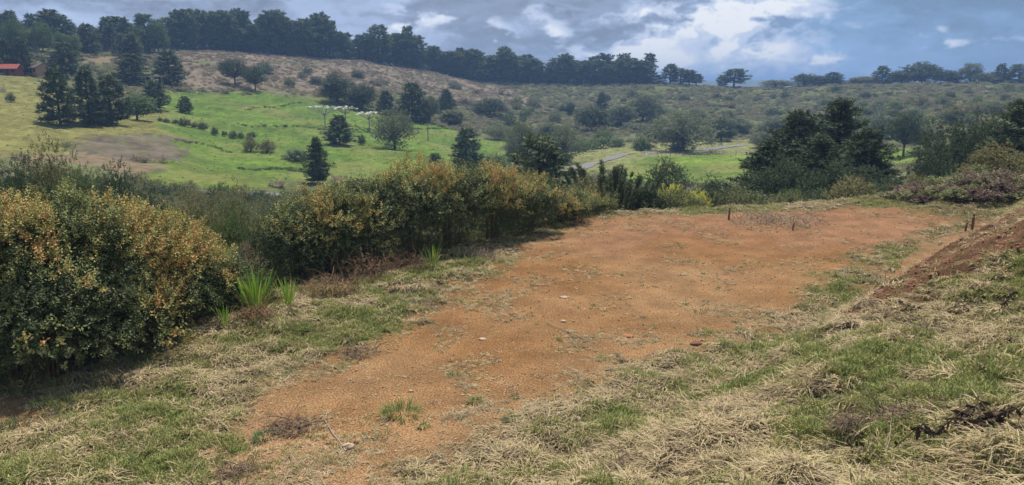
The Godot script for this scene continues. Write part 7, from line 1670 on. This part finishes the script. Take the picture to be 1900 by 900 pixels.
func rock(at: Vector3, k: Vector3, mat: String, seed_: int, called: String, label: String, category: String) -> void:
	rng.seed = seed_
	var n := FastNoiseLite.new()
	n.seed = seed_
	n.frequency = 0.9
	var s := SphereMesh.new()
	s.radial_segments = 18
	s.rings = 10
	var arr := s.get_mesh_arrays()
	var v: PackedVector3Array = arr[Mesh.ARRAY_VERTEX]
	for i in v.size():
		var d := v[i].normalized()
		v[i] = d * (1.0 + 0.35 * n.get_noise_3dv(d * 1.2) + 0.14 * n.get_noise_3dv(d * 4.0)) * k
	arr[Mesh.ARRAY_VERTEX] = v
	var st := SurfaceTool.new()
	st.create_from_arrays(arr)
	st.generate_normals()
	var o := MeshInstance3D.new()
	o.name = numbered(called)
	o.mesh = st.commit()
	o.material_override = mats[mat]
	add_child(o)
	o.position = at
	tag(o, label, category)

func grass_clump(at: Vector3, w: float, h: float, n: int, mat: String, label: String) -> void:
	var o := thing("grass_tuft", at, label, "grass tuft")
	var a := Acc.new()
	for i in n:
		var an := rnd(0, TAU)
		var out := rnd(0.2, 1.6)
		blade(a, Vector3(cos(an), 0, sin(an)) * w * 0.35 * sqrt(rng.randf()) - Vector3(0, 0.02, 0), Vector3(cos(an) * out, 1.0, sin(an) * out).normalized(), h * rnd(0.6, 1.4), 0.006, rnd(0.3, 1.1), grey(rnd(0.6, 1.0), rnd(-0.05, 0.1)))
	part("blades", mesh_of(a), mats[mat], o)

func build_oddments() -> void:
	mats.strap = paint("strap_leaves", lin(0.22, 0.42, 0.055), 0.5, true, 0.4)
	mats.strap_pale = paint("pale_strap_leaves", lin(0.42, 0.56, 0.10), 0.5, true, 0.4)
	mats.strap_dead = paint("browned_strap_leaves", lin(0.36, 0.28, 0.12), 0.8, true, 0.2)
	mats.grey_twig = paint("grey_twigs", lin(0.27, 0.23, 0.19), 0.9)
	mats.grey_twig_leaf = paint("grey_dead_leaves", lin(0.30, 0.26, 0.20), 0.9, true, 0.1)
	mats.brown_twig = paint("brown_twigs", lin(0.22, 0.14, 0.08), 0.9)
	mats.brown_twig_leaf = paint("brown_dead_leaves", lin(0.28, 0.17, 0.10), 0.9, true, 0.1)
	mats.dark_stem = paint("dark_dead_stem", lin(0.075, 0.055, 0.045), 0.9)
	mats.dead_leaf = paint("withered_leaves", lin(0.09, 0.065, 0.05), 0.9, true, 0.1)
	mats.dark_twig = paint("dark_twigs", lin(0.15, 0.11, 0.085), 0.95)
	mats.dark_twig_leaf = paint("dark_dead_leaves", lin(0.21, 0.155, 0.115), 0.95, true, 0.05)
	mats.stake_wood = paint("weathered_stake", lin(0.17, 0.10, 0.06), 0.9)
	mats.straw_plain = paint("pale_string", lin(0.5, 0.45, 0.36), 0.9)
	mats.pale_wood = paint("bleached_stick", lin(0.30, 0.24, 0.185), 0.85)
	mats.rock = paint("pale_stone", lin(0.46, 0.35, 0.25), 0.9)
	mats.clod = paint("dark_clod", lin(0.16, 0.085, 0.05), 0.97)
	mats.red_clod = paint("red_clod", lin(0.33, 0.15, 0.07), 0.97)
	mats.tuft_green = paint("tuft_green", lin(0.20, 0.27, 0.075), 0.7, true, 0.3)
	mats.tuft_blue = paint("tuft_blue_green", lin(0.11, 0.22, 0.09), 0.7, true, 0.3)
	rng.seed = 81
	for q in STRAPS: strap_plant(on_ground(q[0], q[1]), q[2], q[3], int(q[4]), q[5])
	for q in BRUSH: brush_pile(on_ground(q[0], q[1]), q[2], q[3], int(q[4]), q[5], q[6])
	for q in STAKES: stake(on_ground(q[0], q[1]), q[2], q[3], q[4], q[5])
	for q in TUFTS: grass_clump(on_ground(q[0], q[1]), q[2], q[3], int(q[4]), q[5], q[6])
	for q in WEEDS: dead_weed(on_ground(q[0], q[1]), Vector3(q[2], q[3] if q[3] > -50.0 else ground(q[2], q[4]) + 0.05, -q[4]), q[5], int(q[6]), q[7])
	var i := 0
	for q in ROCKS:
		rock(on_ground(q[0], q[1]) + Vector3(0, q[3] * 0.3, 0), Vector3(q[2], q[3], q[2] * 0.8), q[4], 900 + i, q[5], q[6], q[7])
		i += 1
	rng.seed = 83
	for q in STICKS:
		var a := Acc.new()
		var p0 := on_ground(q[0], q[1]) + Vector3(0, 0.03, 0)
		var p1 := on_ground(q[2], q[3]) + Vector3(0, q[5], 0)
		var pts := []
		var rr := []
		for k in 8:
			var t := k / 7.0
			pts.append((p1 - p0) * t + Vector3(rnd(-0.012, 0.012), rnd(-0.008, 0.012), rnd(-0.012, 0.012)))
			rr.append(q[4] * (1.0 - 0.45 * t) * rnd(0.9, 1.1))
		tube(a, pts, rr, 7)
		var o := thing("fallen_stick", p0, q[7], "stick")
		part("shaft", mesh_of(a), mats[q[6]], o)
		var b := Acc.new()
		tube(b, [pts[4], pts[4] + Vector3(rnd(-0.1, 0.1), 0.05, rnd(-0.1, 0.1))], [q[4] * 0.6, q[4] * 0.2], 5)
		part("side_twig", mesh_of(b), mats[q[6]], o)

func ledge_growth() -> void:
	# rank dark grass and low growth along the ledges that cross the pasture
	rng.seed = 95
	var xs := []
	var cs := PackedColorArray()
	for q in LEDGES:
		var pts: Array = q[0]
		for i in pts.size() - 1:
			var n := int(pts[i].distance_to(pts[i + 1]) * q[1])
			for k in n:
				var p: Vector2 = pts[i].lerp(pts[i + 1], rng.randf())
				p += Vector2(rnd(-0.5, 0.5), rnd(-0.9, 0.9) + 2.2 * mid.get_noise_2d(p.x * 2.0, p.y * 2.0))
				var s := rnd(0.10, 0.27)
				xs.append(Transform3D(Basis.from_euler(Vector3(0, rnd(0, TAU), 0)).scaled(Vector3(s * 1.3, s * 0.8, s * 1.3)), on_ground(p.x, p.y)))
				cs.append(Color(0.13, 0.19, 0.065).lerp(Color(0.24, 0.29, 0.10), rng.randf()))
	scatter("rank_grass", proto_shrub(447, 0.3, 40)[1], mats.heath, xs, cs, "rank dark grass along the ledges crossing the pasture", "grass")

# ---------------------------------------------------------------- small works of man on the far slopes
func house(at: Vector3, turn: float, size: Vector3, wall: Color, roof: Color, label: String) -> void:
	var o := thing("small_house", at, label, "house")
	o.rotation.y = turn
	var wm := paint("house_wall", wall, 0.9)
	var rm := paint("house_roof", roof, 0.85)
	var dm := paint("dark_opening", lin(0.03, 0.028, 0.026), 0.5)
	var a := Acc.new()
	var hx := size.x / 2
	var hz := size.z / 2
	box(a, Vector3(-hx, -1.5, -hz), Vector3(hx, size.y, hz))
	for s in [-1.0, 1.0]:
		tri(a, Vector3(hx * s, size.y, -hz), Vector3(hx * s, size.y + hz * 0.55, 0), Vector3(hx * s, size.y, hz))
	part("wall", mesh_of(a), wm, o)
	var r := Acc.new()
	for s in [-1.0, 1.0]:
		var e := Vector3(0, size.y - 0.22, (hz + 0.4) * s)
		var t := Vector3(0, size.y + hz * 0.55 + 0.06, 0)
		var x := Vector3(hx + 0.35, 0, 0)
		quad(r, e - x, t - x, t + x, e + x)
		quad(r, e - x + Vector3(0, 0.14, 0), t - x + Vector3(0, 0.14, 0), t + x + Vector3(0, 0.14, 0), e + x + Vector3(0, 0.14, 0))
		quad(r, e - x, e + x, e + x + Vector3(0, 0.14, 0), e - x + Vector3(0, 0.14, 0))
		quad(r, e - x, t - x, t - x + Vector3(0, 0.14, 0), e - x + Vector3(0, 0.14, 0))
		quad(r, e + x, t + x, t + x + Vector3(0, 0.14, 0), e + x + Vector3(0, 0.14, 0))
	part("roof", mesh_of(r), rm, o)
	var d := Acc.new()
	box(d, Vector3(-0.45, 0, hz), Vector3(0.45, 1.95, hz + 0.04))
	part("door", mesh_of(d), dm, o)
	for s in [-1.0, 1.0]:
		var w := Acc.new()
		box(w, Vector3(hx * 0.6 * s - 0.45, 0.9, hz), Vector3(hx * 0.6 * s + 0.45, 1.8, hz + 0.04))
		part("window", mesh_of(w), dm, o)

func umbrella_tree(at: Vector3, h: float, w: float, label: String) -> void:
	var o := thing("silver_leaved_tree", at, label, "tree")
	var tr := Acc.new()
	var cr := Acc.new()
	tube(tr, [Vector3(0, -0.5, 0), Vector3(0.05, h * 0.4, 0), Vector3(0, h * 0.62, 0)], [0.16, 0.13, 0.11], 6)
	for i in 16:
		var an := i * 2.4 + rnd(-0.3, 0.3)
		var d := sqrt((i + 0.6) / 16.0) * w * 0.62
		var tip := Vector3(cos(an) * d, h * (0.98 - 0.10 * (d / w)) + rnd(-0.25, 0.2), sin(an) * d)
		tube(tr, [Vector3(0, h * rnd(0.5, 0.62), 0), Vector3(cos(an) * d * 0.6, h * 0.74, sin(an) * d * 0.6), tip], [0.08, 0.06, 0.035], 4)
		for k in 12:
			var dir := Vector3(cos(k * 2.4), rnd(-0.35, 0.25), sin(k * 2.4)).normalized()
			var side := dir.cross(Vector3.UP).normalized() * rnd(0.18, 0.3)
			var l := rnd(0.55, 0.9)
			quad(cr, tip, tip + dir * l * 0.6 + side, tip + dir * l, tip + dir * l * 0.6 - side, grey(rnd(0.65, 1.0)))
	part("trunk", mesh_of(tr), mats.grey_trunk, o)
	part("crown", mesh_of(cr), mats.silver_leaf, o)

func build_works() -> void:
	mats.grey_trunk = paint("pale_grey_bark", lin(0.24, 0.23, 0.21), 0.9)
	mats.silver_leaf = paint("silver_leaves", lin(0.85, 0.86, 0.86), 0.6, true, 0.5)
	mats.fence_wood = paint("grey_fence_wood", lin(0.36, 0.34, 0.30), 0.9)
	mats.wire = paint("fence_wire", lin(0.25, 0.25, 0.25), 0.6)
	rng.seed = 91
	for q in HOUSES: house(on_ground(q[0], q[1]), q[2], Vector3(q[3], q[4], q[5]), lin(q[6][0], q[6][1], q[6][2]), lin(q[7][0], q[7][1], q[7][2]), q[8])
	for q in UMBRELLAS: umbrella_tree(on_ground(q[0], q[1]), q[2], q[3], q[4])
	# open shelter
	var q: Array = SHELTER
	var o := thing("open_shelter", on_ground(q[0], q[1]), "grey flat-roofed open shelter between the dark trees above the pasture", "shelter")
	o.rotation.y = 0.3
	var r := Acc.new()
	box(r, Vector3(-3.6, 2.5, -1.8), Vector3(3.6, 2.75, 1.8))
	part("roof", mesh_of(r), paint("grey_sheet_roof", lin(0.36, 0.37, 0.38), 0.6), o)
	for sx in [-3.3, -1.1, 1.1, 3.3]:
		for sz in [-1.5, 1.5]:
			var p := Acc.new()
			tube(p, [Vector3(sx, -0.8, sz), Vector3(sx, 2.5, sz)], [0.1, 0.1], 6)
			part("post", mesh_of(p), mats.fence_wood, o)
	# fence across the valley pasture
	var fo := thing("pasture_fence", on_ground(FENCE[0].x, FENCE[0].y), "pale post and wire fence crossing the bright valley pasture", "fence")
	var n := int(FENCE[0].distance_to(FENCE[1]) / 3.2)
	var wires := [Acc.new(), Acc.new(), Acc.new()]
	var last := Vector3.ZERO
	for i in n + 1:
		var f2: Vector2 = FENCE[0].lerp(FENCE[1], float(i) / n)
		var b := on_ground(f2.x, f2.y) - fo.position
		var p := Acc.new()
		tube(p, [b + Vector3(0, -0.4, 0), b + Vector3(rnd(-0.04, 0.04), 1.35, 0)], [0.09, 0.075], 6)
		part("post", mesh_of(p), mats.fence_wood, fo)
		if i > 0:
			for k in 3:
				var y := Vector3(0, 0.45 + 0.36 * k, 0)
				tube(wires[k], [last + y, b + y], [0.012, 0.012], 4)
		last = b
	for k in 3: part("wire", mesh_of(wires[k]), mats.wire, fo)
	# pole
	var po := thing("bare_pole", on_ground(POLE[0], POLE[1]), "bare grey pole at the lower end of the pasture crest", "pole")
	var sh := Acc.new()
	tube(sh, [Vector3(0, -0.6, 0), Vector3(0.05, POLE[2], 0)], [0.16, 0.11], 8)
	part("shaft", mesh_of(sh), mats.grey_trunk, po)
	var ca := Acc.new()
	box(ca, Vector3(-0.7, POLE[2] - 0.55, -0.06), Vector3(0.8, POLE[2] - 0.43, 0.06))
	part("cross_arm", mesh_of(ca), mats.fence_wood, po)


func _ready() -> void:
	# camera
	var cam := Camera3D.new()
	cam.name = "camera"
	cam.position = Vector3(0, 6.0, 0)
	cam.rotation_degrees = Vector3(-12.1, 0, 0)
	cam.fov = 36.7
	cam.near = 0.05
	cam.far = 9000.0
	add_child(cam)
	# sky, air and exposure
	var we := WorldEnvironment.new()
	we.name = "surroundings"
	var env := Environment.new()
	env.background_mode = Environment.BG_SKY
	env.sky = build_sky()
	env.background_energy_multiplier = 0.84
	env.tonemap_mode = Environment.TONE_MAPPER_LINEAR
	env.tonemap_exposure = 1.27
	env.fog_enabled = true
	env.fog_density = 0.00046
	env.fog_light_color = Color(0.62, 0.78, 1.0)
	env.sdfgi_enabled = true
	env.ssao_enabled = true
	env.ssil_enabled = true
	we.environment = env
	add_child(we)
	# the sun, high ahead behind thin cloud
	var sun := DirectionalLight3D.new()
	sun.name = "sun"
	sun.light_energy = 1.55
	sun.light_color = Color(1.0, 0.955, 0.88)
	sun.light_angular_distance = 2.5
	sun.shadow_enabled = true
	sun.rotation_degrees = Vector3(-64, 175, 0)
	add_child(sun)
	var noises := [[fine, 1, 0.1], [mid, 2, 0.05], [broad, 3, 0.016], [lumps, 4, 0.02]]
	for n in noises:
		n[0].seed = n[1]
		n[0].frequency = n[2]
		n[0].noise_type = FastNoiseLite.TYPE_SIMPLEX_SMOOTH
		n[0].fractal_octaves = 3
	build_land()
	build_road()
	foliage_materials()
	build_protos()
	build_trees()
	build_hedges()
	build_works()
	build_oddments()
	build_cover()
